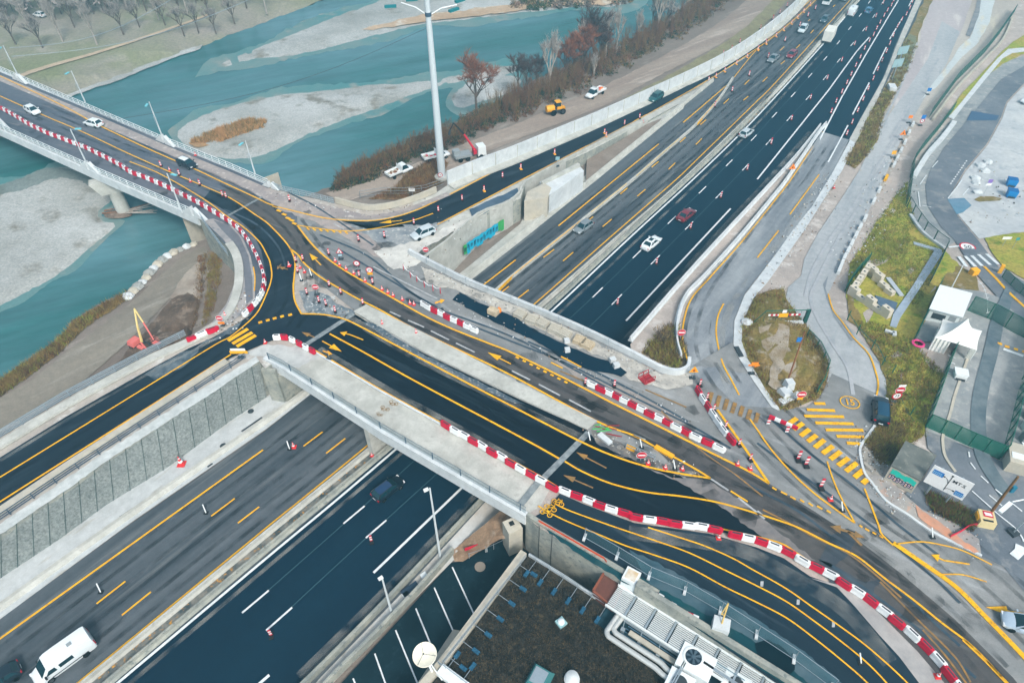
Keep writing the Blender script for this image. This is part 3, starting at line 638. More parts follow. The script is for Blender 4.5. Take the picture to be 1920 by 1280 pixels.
# off-ramp on the right
yl([(1481,340),(1537,255),(1543,247)],zr,.24,G4-.05)
yl([(1481,340),(1459,368),(1396,447),(1332,519),(1297,559),(1283,599),(1280,639),(1287,668),(1292,685)],zr,.26)
for q in((1420,483,1460,432),(1481,402,1536,327)):dash(q[:2],q[2:],.22,zr)
yl([(1357,569),(1347,590),(1343,615),(1345,640),(1355,680),(1373,715),(1386,740)],zr,.24)
struct(mb.build('yellow_road_marking',YEL_L))
mb=MB()
for pts in([(1430,955),(1476,978),(1524,1005),(1590,1037),(1640,1075),(1690,1120)],[(1240,770),(1310,840),(1380,890),(1430,930)],[(1650,1090),(1680,1120),(1720,1160),(1790,1230),(1820,1278)],[(1730,1180),(1770,1225),(1812,1280)],[(1050,695),(1100,716)],[(1115,724),(1205,766),(1290,810)],[(1210,730),(1287,763)]):
    mb.ribbon(catmull([P(x,y,OV+G4-.01)for x,y in pts],5),.2)
for a,t in(((1137,877),(1080,847)),((1112,914),(1056,890)),((590,632),(565,622)),((527,495),(520,505)),((540,505),(522,500))):arrow(a,t,m=mb,dz=G4-.01,hl=1.4,hw=.8)
arrow((1616,1022),(1556,986),m=mb,bend=(1590,996),hl=2.6,hw=1.1,wd=.3);arrow((1590,996),(1622,1008),m=mb,hl=1.2,hw=.9,wd=.3)
for i in range(7):dash((1335+i*14.5,735+i*6.5),(1329+i*14.5,756+i*6),.5,m=mb,dz=G4-.01)
struct(mb.build('worn_yellow_marking',YEL_F))
# ---- white markings
mb=MB()
mb.ribbon(catmull([P(x,y,.07)for x,y in[(150,1340),(220,1280),(499,1046),(627,940),(751,834),(890,711),(1026,591),(1175,451),(1317,320),(1420,218),(1537,90),(1573,46),(1611,0),(1670,-75)]],8),.3)
DL=[(1120.7,548),(1195.1,475.4),(1259.7,412.2),(1317.3,355.9),(1367.3,305.5),(1413.5,258.5),(1452,215.7),(1487.2,177.5),(1519.1,141.6),(1547.5,109.7),(1572,80),(1593.5,52.9),(1613.1,28.4),(1629.9,4.5),(1645,-18)]
DR=[(1156.6,561.2),(1228.9,486.8),(1292.1,422.8),(1348.4,365.2),(1397.6,313.5),(1441,266.3),(1479.8,221.8),(1515,183.3),(1546.7,146.1),(1572.8,113.7),(1598,82.9),(1619.8,55.8),(1638.4,30.6),(1654.3,5.8),(1669,-17)]
for D_ in(DL,DR):
    wp=[P(*p,.07)for p in D_]
    for i,p in enumerate(wp):
        t=(wp[min(i+1,len(wp)-1)]-wp[max(i-1,0)]).normalized()
        mb.ribbon([p-t*1.6,p+t*1.6],.2)
for q in((644,981,683.5,948),(454,1148,504,1106),(686,1007.7,724.4,974.5),(499,1181,547.7,1138)):mb.ribbon([P(*q[:2],.07),P(*q[2:],.07)],.22)
for pts in([(1174,601),(1370,391)],[(1420,336),(1553,170),(1606,97),(1630,70)],[(1500,310),(1537,262),(1579,181),(1622,105),(1668,28),(1685,0)],[(700.5,1073),(870,910)],[(440,1320),(505,1264.5)],[(1598.5,215),(1630,155)],[(1637,139),(1662,88.5)],[(1668,74),(1691.5,35)],[(1704,12),(1720,-20)]):
    mb.ribbon([P(x,y,.07)for x,y in pts],.3)
mb.ribbon([PZ((1552.8,304),zr,.06),PZ((1590,235),zm,.09)],.28)
# car park bays
PK=[(1385,460,1560,840),(1258,605,1430,1000),(1128,752,1255,1060),(985,905,1160,1330),(838,1070,920,1300),(685,1245,720,1330)]
for q in PK:
    a,b=Z('d2',q[:2],q[2:]);mb.ribbon([P(*a,.06),P(*b,.06)],.16)
struct(mb.build('white_road_marking',WHITE_L))
mb=MB()
for a,b in(((731,584),(751,593)),((765,600),(795,613)),((808,620),(842,637)),((855,643),(890,660)),((960,695),(994,712)),((1010,720),(1050,741)),((1067,749),(1108,771)),((626,419),(645,430)),((1188,815),(1210,824)),((1333,897),(1366,919)),((1384,932),(1434,972)),((700,500),(820,560)),((1420,957),(1432,967))):dash(a,b,.24,m=mb)
for x,y in((1429,1094),(1497,1128),(1563,1170)):mb.add([P(x-3,y-5,OV+G4),P(x+3,y-5,OV+G4),P(x+2,y+5,OV+G4),P(x-3.5,y+5,OV+G4)],[(0,1,2,3)])
struct(mb.build('worn_white_marking',WHT_F))

# ---- tyre marks worn into the lanes, and paving seams
def filmmat(name,c,a):
    m=bpy.data.materials.new(name);m.use_nodes=True;n,l=m.node_tree.nodes,m.node_tree.links;b=n["Principled BSDF"];b.inputs['Base Color'].default_value=(*c,1);b.inputs['Roughness'].default_value=.7;b.inputs['Specular IOR Level'].default_value=.1
    t=n.new("ShaderNodeTexNoise");t.inputs['Scale'].default_value=.35;t.inputs['Detail'].default_value=6;tc=n.new("ShaderNodeTexCoord");l.new(tc.outputs['Object'],t.inputs['Vector'])
    r=n.new("ShaderNodeMapRange");r.inputs[1].default_value=.35;r.inputs[2].default_value=.7;r.inputs[3].default_value=0;r.inputs[4].default_value=a;l.new(t.outputs[0],r.inputs[0]);l.new(r.outputs[0],b.inputs['Alpha']);return m
mb=MB()
def lane(pts,zf,dz,offs,wd=.5):
    w3=catmull([PZ(p,zf,dz)for p in pts],6)
    for o in offs:
        q=[]
        for i,p in enumerate(w3):
            t=w3[min(i+1,len(w3)-1)]-w3[max(i-1,0)];q.append(p+Vector((-t.y,t.x,0)).normalized()*o)
        mb.ribbon(q,wd)
lane(YE,zm,.03,(1.2,2.7,4.7,6.2,8.4,9.9),.55)
lane([(557,412),(600,470),(660,530),(760,590),(900,656),(1053,736),(1200,806),(1330,868),(1450,930),(1570,1010),(1690,1100),(1800,1200),(1890,1300)],zo,G3-.008,(-.9,.7),.6)
lane([(640,650),(780,726),(980,832),(1100,886),(1250,922),(1400,950),(1540,1010),(1660,1090)],zo,G3-.008,(-.8,.8,2.4),.5)
lane([(1400,780),(1480,860),(1560,930),(1640,990),(1740,1060),(1840,1150),(1920,1230)],zo,G3-.008,(-2.2,-.6,1.2,2.8,5,6.5),.5)
lane([(40,210),(160,262),(300,322),(420,378),(500,440),(528,500),(530,560),(500,605)],zo,G3-.008,(-1.2,.6,3.2,4.8),.55)
lane([(640,426),(760,412),(860,374),(980,316),(1100,262),(1240,196),(1360,135)],zl2,G3-.008,(-.6,.9),.5)
lane([(-100,1000),(0,915),(210,785),(420,650),(480,610)],zo,G3-.008,(-.8,.8),.5)
lane([(1545,268),(1490,350),(1420,440),(1350,540),(1322,610),(1325,670),(1360,730)],zr,.068,(-2.6,-1.1,.9,2.4),.55)
lane([(600,590),(700,600),(860,690)],zo,G3-.008,(0,),.4)

o=mb.build('tyre_marks',filmmat('tyre_film',lin(22,30,36),.46));o['kind']='structure'
mb=MB()
for D_ in([(479,1127),(663,965),(900,752)]+DL,[(523,1159),(705,991),(930,785)]+DR):mb.ribbon(catmull([P(*p,.062)for p in D_],3),.07)
lane([(175,1330),(620,960),(1030,610),(1420,240)],zm,.062,(),.1)
o=mb.build('paving_seam',mat('seam_pale',lin(70,108,120,.7),.8));o['kind']='structure'
# oily blotches and scuffs
rg=random.Random(31);mb=MB()
def blot(x,y,zf,dz,r):
    c=PZ((x,y),zf,dz);n_=9;a0=rg.random()*6
    mb.add([c+Vector((math.cos(a0+6.283*k/n_)*r*rg.uniform(.5,1.3),math.sin(a0+6.283*k/n_)*r*rg.uniform(.5,1.1),0))for k in range(n_)],[tuple(range(n_))])
for _ in range(60):blot(rg.uniform(1050,1800),0,zo,G3,.1)if False else None
for i in range(90):
    t=rg.random();x=560+1300*t;y=420+700*t+rg.uniform(-50,120);blot(x,y,zo,G4-.012+i*.00004,rg.uniform(.3,1.5))
for i in range(50):
    t=rg.random();x=40+460*t;y=215+205*t+rg.uniform(-8,30);blot(x,y,zo,G4-.012+i*.00004,rg.uniform(.3,1.2))
o=mb.build('road_stains',filmmat('stain_film',lin(40,42,44),.5));o['kind']='structure'

# pale grit lying along the edges of the carriageways
mb=MB()
lane([(575,1283),(735,1122),(905,942),(1184,646),(1312,494),(1458,334),(1530,250)],zm,.052,(.9,1.4),.7)
lane([(170,1325),(499,1050),(751,838),(1026,596),(1317,325),(1420,223),(1537,95)],zm,.052,(-.8,),.5)
lane([(590,660),(720,738),(840,804),(975,880)],zo,G4-.004,(.5,1.0),.6)
lane([(664,590),(794,666),(979,756),(1098,812)],zo,G4-.004,(-.6,-1.1),.7)
lane([(0,944),(200,818),(430,670)],zo,G4-.004,(-.4,),.5);lane([(0,862),(128,784),(266,706),(400,636)],zo,G4-.004,(-.1,),.5)
lane([(1380,762),(1356,700),(1352,640),(1360,600),(1384,552),(1448,470),(1552,320)],zr,.075,(0,),1.0)
lane([(840,362),(980,300),(1200,204),(1390,104)],zl2,G4-.004,(.2,),.7);lane([(840,414),(980,341),(1199,226)],zl2,G4-.004,(.5,),.6)
lane([(1180,976),(1370,1004),(1470,1048),(1600,1128),(1690,1230)],zo,G4-.004,(-1.0,-1.8),.9)
o=mb.build('road_grit',filmmat('grit_film',lin(176,174,168),.38));o['kind']='structure'
# ================================================================== RIGHT-HAND LAND: surfaces
RS=[0]
def rsheet(name,px,m,lvl=1,**k):
    RS[0]+=1
    return sheet(name,px,zr,m,-.10+.045*lvl+.0009*RS[0],step=k.pop('step',30),**k)
rsheet('construction_ground',Z('a4',(1150,-60),(1060,180),(990,420),(930,590),(880,720),(860,900),(820,1000),(760,1090),(700,1280),(640,1420),(560,1560),(480,1700),(420,1860),(330,1960),(400,1960),(560,1800),(720,1560),(900,1300),(980,1150),(1070,960),(1200,760),(1420,540),(1640,300),(1770,120),(1882,-60)),PALE,1)
rsheet('earth_patch',Z('a4',(1230,-60),(1180,150),(1130,330),(1090,440),(1010,560),(960,700),(980,780),(1080,660),(1190,560),(1260,480),(1330,360),(1430,250),(1480,100),(1540,-60)),mat('mauve_dirt',lin(192,184,184,.85),.95,lin(176,168,170,.85),.08,c3=lin(206,200,196,.85),speck=.1,stretch=(R(66),6)),2,jag=2)
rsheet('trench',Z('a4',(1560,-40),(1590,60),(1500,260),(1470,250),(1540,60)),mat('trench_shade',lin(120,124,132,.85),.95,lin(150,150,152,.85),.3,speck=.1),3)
rsheet('concrete_slab',Z('a4',(1590,-60),(1560,120),(1500,270),(1430,330),(1330,480),(1230,600),(1160,700),(1260,620),(1420,430),(1560,300),(1640,160),(1690,-60)),mat('new_slab',lin(208,214,214,.85),.9,lin(192,200,202,.85),.1,c3=lin(214,206,184,.85),speck=.06,stretch=(R(60),5)),3,jag=1)
# pale road running down to the junction
rsheet('road',[(1766,40),(1740,110),(1700,170),(1664,220),(1640,262),(1611,320),(1579,370),(1534,437),(1508,485),(1502,517),(1478,538),(1473,559),(1489,580),(1510,610),(1534,640),(1553,675),(1555,693),(1550,722),(1537,746),(1513,762),(1600,800),(1640,800),(1662,746),(1663,714),(1651,680),(1630,655),(1590,610),(1569,591),(1553,551),(1569,517),(1600,455),(1627,400),(1664,320),(1690,262),(1730,190),(1775,120),(1800,60)],mat('asphalt_pale',lin(184,186,188,.85),.9,lin(166,170,174,.85),.15,c3=lin(156,162,168,.85),speck=.07,speckscale=5,stretch=(R(62),7)),2)
rsheet('road_patch',Z('b4',(500,740),(480,830),(500,880),(520,960),(640,1100),(700,1190),(660,1200),(590,1100),(540,1030),(490,900),(465,800)),mat('asphalt_patch_grey',lin(132,138,146,.85),.9,lin(146,150,156,.85),.3,speck=.08),3)
mb=MB()
for pts in([(1700,235),(1660,300),(1620,372),(1570,450),(1535,520),(1520,560),(1535,600),(1565,650),(1590,690),(1600,740)],[(1690,235),(1645,310),(1600,385),(1555,450),(1522,510),(1510,555)],[(1760,110),(1710,190),(1668,260)],[(1720,80),(1690,160),(1640,260)]):
    mb.ribbon(catmull([PZ(p,zr,.045)for p in pts],6),.5)
struct(mb.build('wheel_track',mat('wheel_track',lin(162,166,172,.85),.9,lin(178,180,184,.85),.4,speck=.06)))
# off-ramp from the motorway
rsheet('ramp_road',[(1541,247),(1481,338),(1457,368),(1393,447),(1330,519),(1294,559),(1280,599),(1277,639),(1284,670),(1294,700),(1340,720),(1380,760),(1446,764),(1412,714),(1382,667),(1374,650),(1376,601),(1396,551),(1420,520),(1460,469),(1486,432),(1521,389),(1563,320),(1592,262)],A_off,3)
rsheet('kerb',[(1594,262),(1563,320),(1521,389),(1486,432),(1460,469),(1420,522),(1396,553),(1377,601),(1375,650),(1383,667),(1413,714),(1447,763),(1462,770),(1460,762),(1432,722),(1402,672),(1391,640),(1392,604),(1412,560),(1440,528),(1508,432),(1579,320),(1604,268)],CONC_W,4)
rsheet('motorway_verge',[(1592,262),(1613,224),(1656,148),(1691,60),(1726,-20),(1738,-20),(1706,50),(1670,130),(1640,200),(1604,268)],CONC,3)
rsheet('verge',Z('a4',(600,1150),(700,1000),(780,830),(860,690),(940,560),(990,420),(1050,270),(1130,100),(1180,-20),(1250,-20),(1170,150),(1120,330),(1060,500),(960,680),(890,800),(860,960),(780,1090),(690,1190)),GRASSD,3,jag=2)
rsheet('verge',Z('a4',(950,560),(990,420),(1050,270),(1080,240),(1120,260),(1100,360),(1050,490),(990,590)),mat('green_scrub_ground',lin(112,124,96,.85),.95,lin(130,128,104,.85),.3,speck=.25),4,jag=2)
ISL=[(1418,553),(1446,543),(1470,541),(1474,560),(1489,581),(1512,610),(1534,641),(1552,675),(1554,693),(1548,722),(1535,746),(1508,757),(1480,768),(1462,766),(1432,724),(1402,672),(1391,640),(1392,604)]
rsheet('traffic_island',ISL,GRASSD,4,dome=.5,step=14,grain=.4)
rsheet('earth_patch',[(1422,612),(1450,605),(1480,612),(1478,650),(1500,690),(1470,735),(1440,720),(1450,680),(1430,650)],mat('island_stony',lin(178,168,156,.85),.95,lin(146,128,100,.85),.5,speck=.25),16,jag=3,step=14)
rsheet('verge',[(1203,662),(1222,640),(1250,612),(1272,606),(1280,640),(1285,672),(1290,692),(1268,690),(1240,680)],mat('weedy_verge',lin(122,104,74,.85),.95,lin(150,136,116,.85),.4,speck=.25),2,jag=2)
# grass triangle and its slope
rsheet('grass',[(1702,339),(1675,373),(1640,421),(1616,463),(1594,493),(1590,520),(1586,556),(1600,598),(1628,640),(1658,690),(1666,722),(1667,762),(1648,800),(1632,830),(1650,866),(1682,850),(1734,812),(1734,796),(1770,700),(1745,690),(1712,640),(1740,585),(1762,535),(1800,500),(1772,470),(1733,438),(1712,410)],GRASS,2,jag=2,grain=.3,step=16)
rsheet('verge',[(1590,600),(1612,618),(1650,680),(1662,720),(1664,760),(1646,800),(1636,830),(1648,862),(1668,830),(1676,780),(1684,740),(1674,690),(1644,640),(1616,600),(1600,560),(1590,520)],GRASSD,3,jag=2,grain=.3,step=16)
rsheet('verge',[(1616,845),(1640,806),(1652,812),(1656,850),(1672,868),(1650,890),(1668,900),(1660,935),(1640,915),(1624,888)],mat('roadside_gravel',lin(178,172,164,.85),.95,lin(158,152,144,.85),.4,speck=.15),2,jag=1)
rsheet('verge',[(1782,500),(1800,498),(1830,515),(1836,545),(1764,536),(1750,560),(1740,590),(1730,610),(1745,560)],GRASSD,3,jag=1)
# side road, footways, lots
rsheet('road',[(1990,104),(1920,124),(1877,149),(1842,191),(1813,226),(1770,277),(1744,320),(1735,347),(1739,386),(1765,426),(1792,453),(1802,469),(1830,512),(1870,556),(1920,602),(1990,650),(1990,560),(1925,530),(1872,500),(1834,450),(1818,431),(1795,404),(1777,373),(1808,320),(1850,270),(1877,220),(1887,191),(1920,156),(1990,130)],A_road,4)
rsheet('footway',[(1704,360),(1716,320),(1745,268),(1800,205),(1840,150),(1880,118),(1960,92),(1960,114),(1920,124),(1877,149),(1842,191),(1813,226),(1770,277),(1744,320),(1735,347),(1739,386),(1765,426),(1792,453),(1770,466),(1733,434),(1712,405)],A_lot,2)
rsheet('verge',[(1770,222),(1800,180),(1850,128),(1880,95),(1900,78),(1930,60),(1990,40),(1990,88),(1930,96),(1880,120),(1838,152),(1796,206)],GRASS,3,jag=1)
rsheet('footway',[(1778,220),(1800,195),(1840,145),(1870,110),(1890,92),(1960,86),(1960,92),(1898,100),(1880,110),(1845,152),(1806,200),(1788,224)],CONC_W,4)
rsheet('parking_lot',[(1990,140),(1922,158),(1889,193),(1879,222),(1852,272),(1810,322),(1779,373),(1797,403),(1820,430),(1836,448),(1900,436),(1990,430)],mat('pale_lot',lin(200,202,202,.85),.9,lin(182,186,190,.85),.15,c3=lin(168,174,180,.85),speck=.06),2)
rsheet('grass',[(1846,446),(1900,437),(1990,430),(1990,560),(1930,528),(1880,500),(1862,476)],GRASS,3,jag=1)
rsheet('grass',[(1826,374),(1838,368),(1862,368),(1879,372),(1874,376),(1836,378)],GRASSD,4)
rsheet('road_patch',[(1776,373),(1808,371),(1822,385),(1806,398),(1794,402)],mat('blue_patch',lin(96,136,160,.85),.85,lin(112,142,164,.85),.3,speck=.06),5)
rsheet('road_patch',[(1822,208),(1874,217),(1868,226),(1812,226)],mat('dark_patch',lin(74,100,128,.85),.85,speck=.06),5)
rsheet('compound',[(1735,806),(1771,700),(1790,652),(1765,640),(1716,640),(1764,538),(1836,545),(1870,556),(1990,640),(1990,950),(1880,862)],A_lot,4)
rsheet('road',[(1735,804),(1800,832),(1877,864),(1990,920),(1990,1190),(1882,1062),(1792,1019),(1744,995),(1700,960),(1690,930),(1730,900),(1756,855),(1740,840)],A_road,3)
rsheet('footway',[(1620,888),(1640,916),(1664,938),(1700,962),(1744,995),(1792,1019),(1840,1042),(1836,1010),(1790,980),(1730,955),(1700,930),(1670,900),(1650,892)],mat('footway_grey',lin(150,146,146,.85),.9,lin(172,166,160,.85),.3,c3=lin(206,160,134,.85),speck=.08),4,jag=.6)
rsheet('verge',[(1738,925),(1770,940),(1800,950),(1826,975),(1818,992),(1790,978),(1750,958)],mat('brown_verge',lin(92,82,62,.85),.95,lin(112,92,66,.85),.5,speck=.3),5,jag=1.5)
mb=MB() # worn tyre lanes in the compound
mb.ribbon(catmull([PZ(p,zr,.165)for p in[(1898,540),(1872,600),(1858,660),(1842,720),(1834,780),(1838,830),(1850,870),(1890,930)]],6),1.7)
struct(mb.build('tyre_lane',mat('tyre_lane',lin(88,104,114,.85),.85,lin(116,128,134,.85),.5,speck=.06)))
# ------ small markings on this side
mb=MB()
def rdash(a,b,wd,dz=.175,m=None):(m or mb).ribbon([PZ(a,zr,dz),PZ(b,zr,dz)],wd)
for q in((1010,1155,1105,1280),(1085,1150,1210,1278),(1165,1145,1290,1270),(1245,1130,1390,1258),(1345,1125,1485,1250)):
    a,b=Q(1640,300,q[:2],q[2:]);rdash(a,b,.55)
rdash(*Q(1640,300,(890,1045),(1020,1030)),.35)
for q in((620,180,545,290),(525,380,545,560),(570,545,680,565),(760,10,690,90)):rdash(*Q(1640,300,q[:2],q[2:]),.16)
for q in((880,460,1050,240),(1060,420,1130,340),(900,880,905,880)):rdash(*Q(1640,300,q[:2],q[2:]),.16)
for i in range(11):
    t=i/10;rdash((1782+29*t,345-42*t),(1784+29*t,343-42*t),.22)
for q in((1130,40,1140,105),(1150,170,1210,250),(1275,330,1365,415),(1170,510,1400,715),(1450,490,1530,555),(1375,560,1530,690),(1640,650,1770,755),(1400,720,1520,820)):rdash(*Q(1640,840,q[:2],q[2:]),.16)
mb.ribbon(catmull([PZ(p,zr,.16)for p in Q(1640,840,(1520,820),(1680,950),(1760,1050),(1792,1120))],5),.16)
mb.ribbon([PZ(p,zr,.16)for p in Q(1640,840,(1750,1165),(1735,1240),(1670,1300))],.9)
for q in((880,1060,970,1095),(900,1140,965,1165),(880,1200,940,1220),(860,1260,920,1285)):rdash(*Q(1640,500,q[:2],q[2:]),.14)
rdash(*Q(1640,500,(1545,985),(1785,1070)),.5)
struct(mb.build('white_road_marking',WHITE_L))
mb=MB()
c=PZ((1814.5,463),zr,.19);ring(mb,c,1.3,1.3,.24,0,0,36)
ms=MB();
mb.add([c+Vector((1.07*math.cos(2*math.pi*k/36),1.07*math.sin(2*math.pi*k/36),-.02))for k in range(36)],[tuple(range(36))],1)
decal(mb,'50',1.25,Matrix.Translation(c)@Matrix.Rotation(R(-12),4,'Z'),2)
SIGN_RED=plain('sign_red',206,30,56);SIGN_WHITE=plain('sign_white',240,242,244);SIGN_BLACK=plain('sign_black',20,24,30);SIGN_YEL=plain('sign_yellow',250,180,20);SIGN_BLUE=plain('sign_blue',30,120,200);SIGN_ORANGE=plain('sign_orange',255,140,20)
struct(mb.build('painted_speed_limit',[SIGN_RED,SIGN_WHITE,SIGN_BLACK]))
mb=MB()
mb.ribbon(catmull([PZ(p,zr,.17)for p in[(1845,499),(1866,520),(1890,546),(1925,578),(1960,606)]],5),.45)
struct(mb.build('yellow_kerb_line',YEL_L))
mb=MB()
for q in((1380,885,1430,895),(1475,915,1530,930),(1560,950,1620,965),(1670,980,1720,995),(1770,1010,1800,1020)):rdash(*Q(1640,500,q[:2],q[2:]),.5,.14)
struct(mb.build('speed_bump_marking',YEL_L))
# ================================================================== WALLS, PARAPETS, RAILINGS
def HT(base,top,z0):
    """height over z0 of something whose foot and head are seen at these two spots"""
    b=P(*base,z0);lo,hi=0.0,60.0
    def py(h):
        q=b+Vector((0,0,h))-Vector((0,0,CAM_H));return 640-CAM_F*q.dot(UP)/q.dot(FW)
    for _ in range(40):
        m=(lo+hi)/2
        if py(m)>top[1]:lo=m
        else:hi=m
    return lo
GALV=plain('galvanised_steel',176,190,200,.45,.8,metal=.5)
GALV_D=plain('painted_steel_dark',60,84,104,.5)
GREEN=plain('green_fence_steel',14,96,78,.5)
GREEN_D=plain('green_dark_steel',20,74,66,.5)
WHITE=plain('white_metal',232,238,240,.45)
RED=plain('red_plastic',208,24,58,.45)
PALEY=plain('faded_yellow_steel',222,188,110,.6)
YELS=plain('yellow_steel',240,178,40,.5)
GREYP=plain('grey_paint',150,158,162,.5)
DKGREY=plain('dark_grey',52,60,66,.6)
BLACK=plain('black_rubber',22,24,26,.8)
WOOD=mat('timber',lin(206,190,164,.85),.8,lin(184,166,138,.85),2,speck=.1)
BROWNP=mat('rusty_brown',lin(126,86,62,.85),.8,lin(150,100,70,.85),1.5,speck=.12)
def wall(name,label,cat,pts,prof,m,zf=zo,dz=0.0,s=5,group=None,sharp=True,part=None):
    w3=catmull([PZ(p,zf,dz)for p in pts],s)if s>1 else[PZ(p,zf,dz)for p in pts]
    o=MB().sweep(w3,prof,closed=True).build(name,m)
    return tag(o,label,cat,group)
JERSEY=lambda h=.85,w=.6:[(-w/2,0),(w/2,0),(w/2,.08),(w*.2,.35),(w*.16,h),(-w*.16,h),(-w*.2,.35),(-w/2,.08)]
def rect(w_,h,z0=0.0):return[(-w_/2,z0),(w_/2,z0),(w_/2,h),(-w_/2,h)]
def resample(pts,d):
    out=[pts[0].copy()];acc=0.0
    for a,b in zip(pts[:-1],pts[1:]):
        L=(b-a).length
        while acc+L>=d and L>1e-6:
            t=(d-acc)/L;a=a.lerp(b,t);out.append(a.copy());L=(b-a).length;acc=0.0
        acc+=L
    return out
def railing(name,label,pts,h,rails,m,zf=zo,dz=0.0,space=2.0,pr=.04,rr=.04,group=None,cat='railing',s=4,post='post',panel=None,maxp=95,off=0.0,taper=None):
    w3=catmull([PZ(p,zf,dz)for p in pts],s)if s>1 else[PZ(p,zf,dz)for p in pts]
    t=thing(name,label,cat,w3[0].copy(),0,group);o0=w3[0].copy()
    loc=[p-o0 for p in w3]
    for r in rails:
        mb=MB();mb.sweep([p+Vector((0,0,r))for p in loc],[(-rr,-rr),(rr,-rr),(rr,rr),(-rr,rr)],closed=True);mb.build('rail',m,t)
    pp=resample(loc,space)[:maxp]
    base=MB().box((0,0,h/2),(pr*2,pr*2,h)).build(post,m,t,loc=pp[0])
    for p in pp[1:]:
        c=base.copy();COL.objects.link(c);c.parent=t;c.location=p
    if panel:
        mb=MB();mb.sweep(loc,[(-.01,.05),(.01,.05),(.01,h-.05),(-.01,h-.05)],closed=True);mb.build('mesh_panel',panel,t)
    return t
def meshmat(name,c,a):
    m=bpy.data.materials.new(name);m.use_nodes=True;b=m.node_tree.nodes["Principled BSDF"]
    b.inputs['Base Color'].default_value=(*c,1);b.inputs['Alpha'].default_value=a;b.inputs['Roughness'].default_value=.7
    return m
NET_G=meshmat('green_net',lin(10,110,88,.85),.42)
NET_T=meshmat('dark_teal_net',lin(50,96,104,.85),.4)
NET_C=meshmat('clear_screen',lin(170,190,196,.85),.22)
NET_O=meshmat('orange_net',lin(240,90,40,.9),.8)
# --- motorway barriers
wall('concrete_barrier','long pale concrete safety barrier beside the yellow edge line of the motorway','barrier',[(x+13,y+4)for x,y in[(60,1348),(145,1280),(499,989),(692,832),(840,706),(997,574),(1141,447.5),(1264,340),(1412,197),(1459,150),(1558,40),(1599,-5),(1660,-75)]],JERSEY(.8,.7),CONC,zm)
wall('concrete_barrier','long weathered concrete safety barrier beside the white edge line of the fresh carriageway','barrier',[(130,1345),(203,1282),(487,1042),(618,933),(742,830),(880,708),(1016,588),(1166,450),(1308,319),(1411,217),(1528,90),(1602,0),(1660,-75)],JERSEY(.8,.7),CONC_D,zm)
sheet('median_gravel',[(90,1350),(168,1283),(505,1000),(700,838),(1010,570),(1150,447),(1290,325),(1417,200),(1463,152),(1600,0),(1612,0),(1537,88),(1420,216),(1310,322),(1020,588),(745,832),(490,1046),(208,1284),(140,1345)],zm,mat('median_gravel',lin(150,146,138,.85),.95,lin(60,74,80,.85),.6,c3=lin(206,150,60,.85),speck=.15),.04,step=0)
wall('concrete_barrier','low concrete kerb barrier along the outer edge of the lower left carriageway','barrier',[(-120,1228),(0,1140),(200,996),(372,877),(494,793),(575,735),(660,670)],[(-.55,0),(.55,0),(.55,.1),(.35,.45),(-.1,.45),(-.45,.2)],CONC,zm)
wall('concrete_barrier','long concrete kerb barrier below the graffiti wall and bunker on the far carriageway','barrier',[(840,548),(876,520),(974,441),(1090,351),(1112,333),(1277,199),(1335,152)],[(-.5,0),(.5,0),(.5,.45),(.1,.5),(-.1,.8),(-.3,.8),(-.45,.3)],CONC,zm)
wall('separator_wall','low concrete lane separator with yellow painted stretches on the far carriageway','barrier',[(905,571),(960,521),(1087,419),(1178,346),(1235,296),(1302,238),(1348,187),(1374,148)],rect(.45,.55),CONC,zm)
for a,b,m_ in(((930,548),(960,519),YEL_L),((962,517),(1085,418),YEL_L),((1105,402),(1172,348),PALEY),((1190,334),(1270,264),PALEY),((1305,235),(1346,187),YEL_L)):
    a3,b3=P(*a),P(*b);n_=Vector((b3.y-a3.y,a3.x-b3.x,0)).normalized()*.30
    mb=MB();mb.sweep([a3+n_,b3+n_],[(-.06,.06),(.06,.06),(.06,.62),(-.06,.62)],closed=True)
    tag(mb.build('guard_board',m_),'yellow painted board on the lane separator near %s'%{930:'the overpass, the short nearest one',962:'the grey hatchback, the long bright one',1105:'the bunker, the faded cream one',1190:'the brown gravel wedge, the faded one',1305:'the far ramp merge, the farthest one'}[a[0]],'board','yellow boards on the lane separator')
wall('concrete_barrier','pale concrete safety barrier along the right edge of the fresh carriageway beyond the overpass','barrier',[(1181,640),(1312,490),(1460,330),(1500,285),(1537,238)],JERSEY(.9,.7),CONC_W,zr,.0)
wall('concrete_barrier','pale curved concrete barrier on the left edge of the off-ramp','barrier',[(1548,234),(1530,256),(1474,338),(1450,369),(1388,444),(1324,516),(1286,556),(1270,598),(1268,640),(1276,672)],JERSEY(.9,.7),CONC_W,zr,.0)
wall('concrete_barrier','tall concrete wall along the right side of the lower fresh carriageway','barrier',[(540,1310),(580,1277),(735,1120),(905,940),(930,915)],rect(.35,1.0),CONC_D,zm)
sheet('pavement',[(575,1300),(600,1270),(745,1120),(915,935),(960,940),(930,968),(850,1050),(700,1200),(600,1300)],zm,mat('beige_path',lin(196,190,182,.85),.9,lin(206,210,212,.85),.12,c3=lin(182,172,160,.85),speck=.06),.06)
wall('retaining_wall','stained concrete retaining wall between the lower carriageway path and the dark car park','wall',[(560,1350),(625,1275),(700,1200),(790,1105),(850,1036)],rect(.35,1.25),CONC_D,zm)
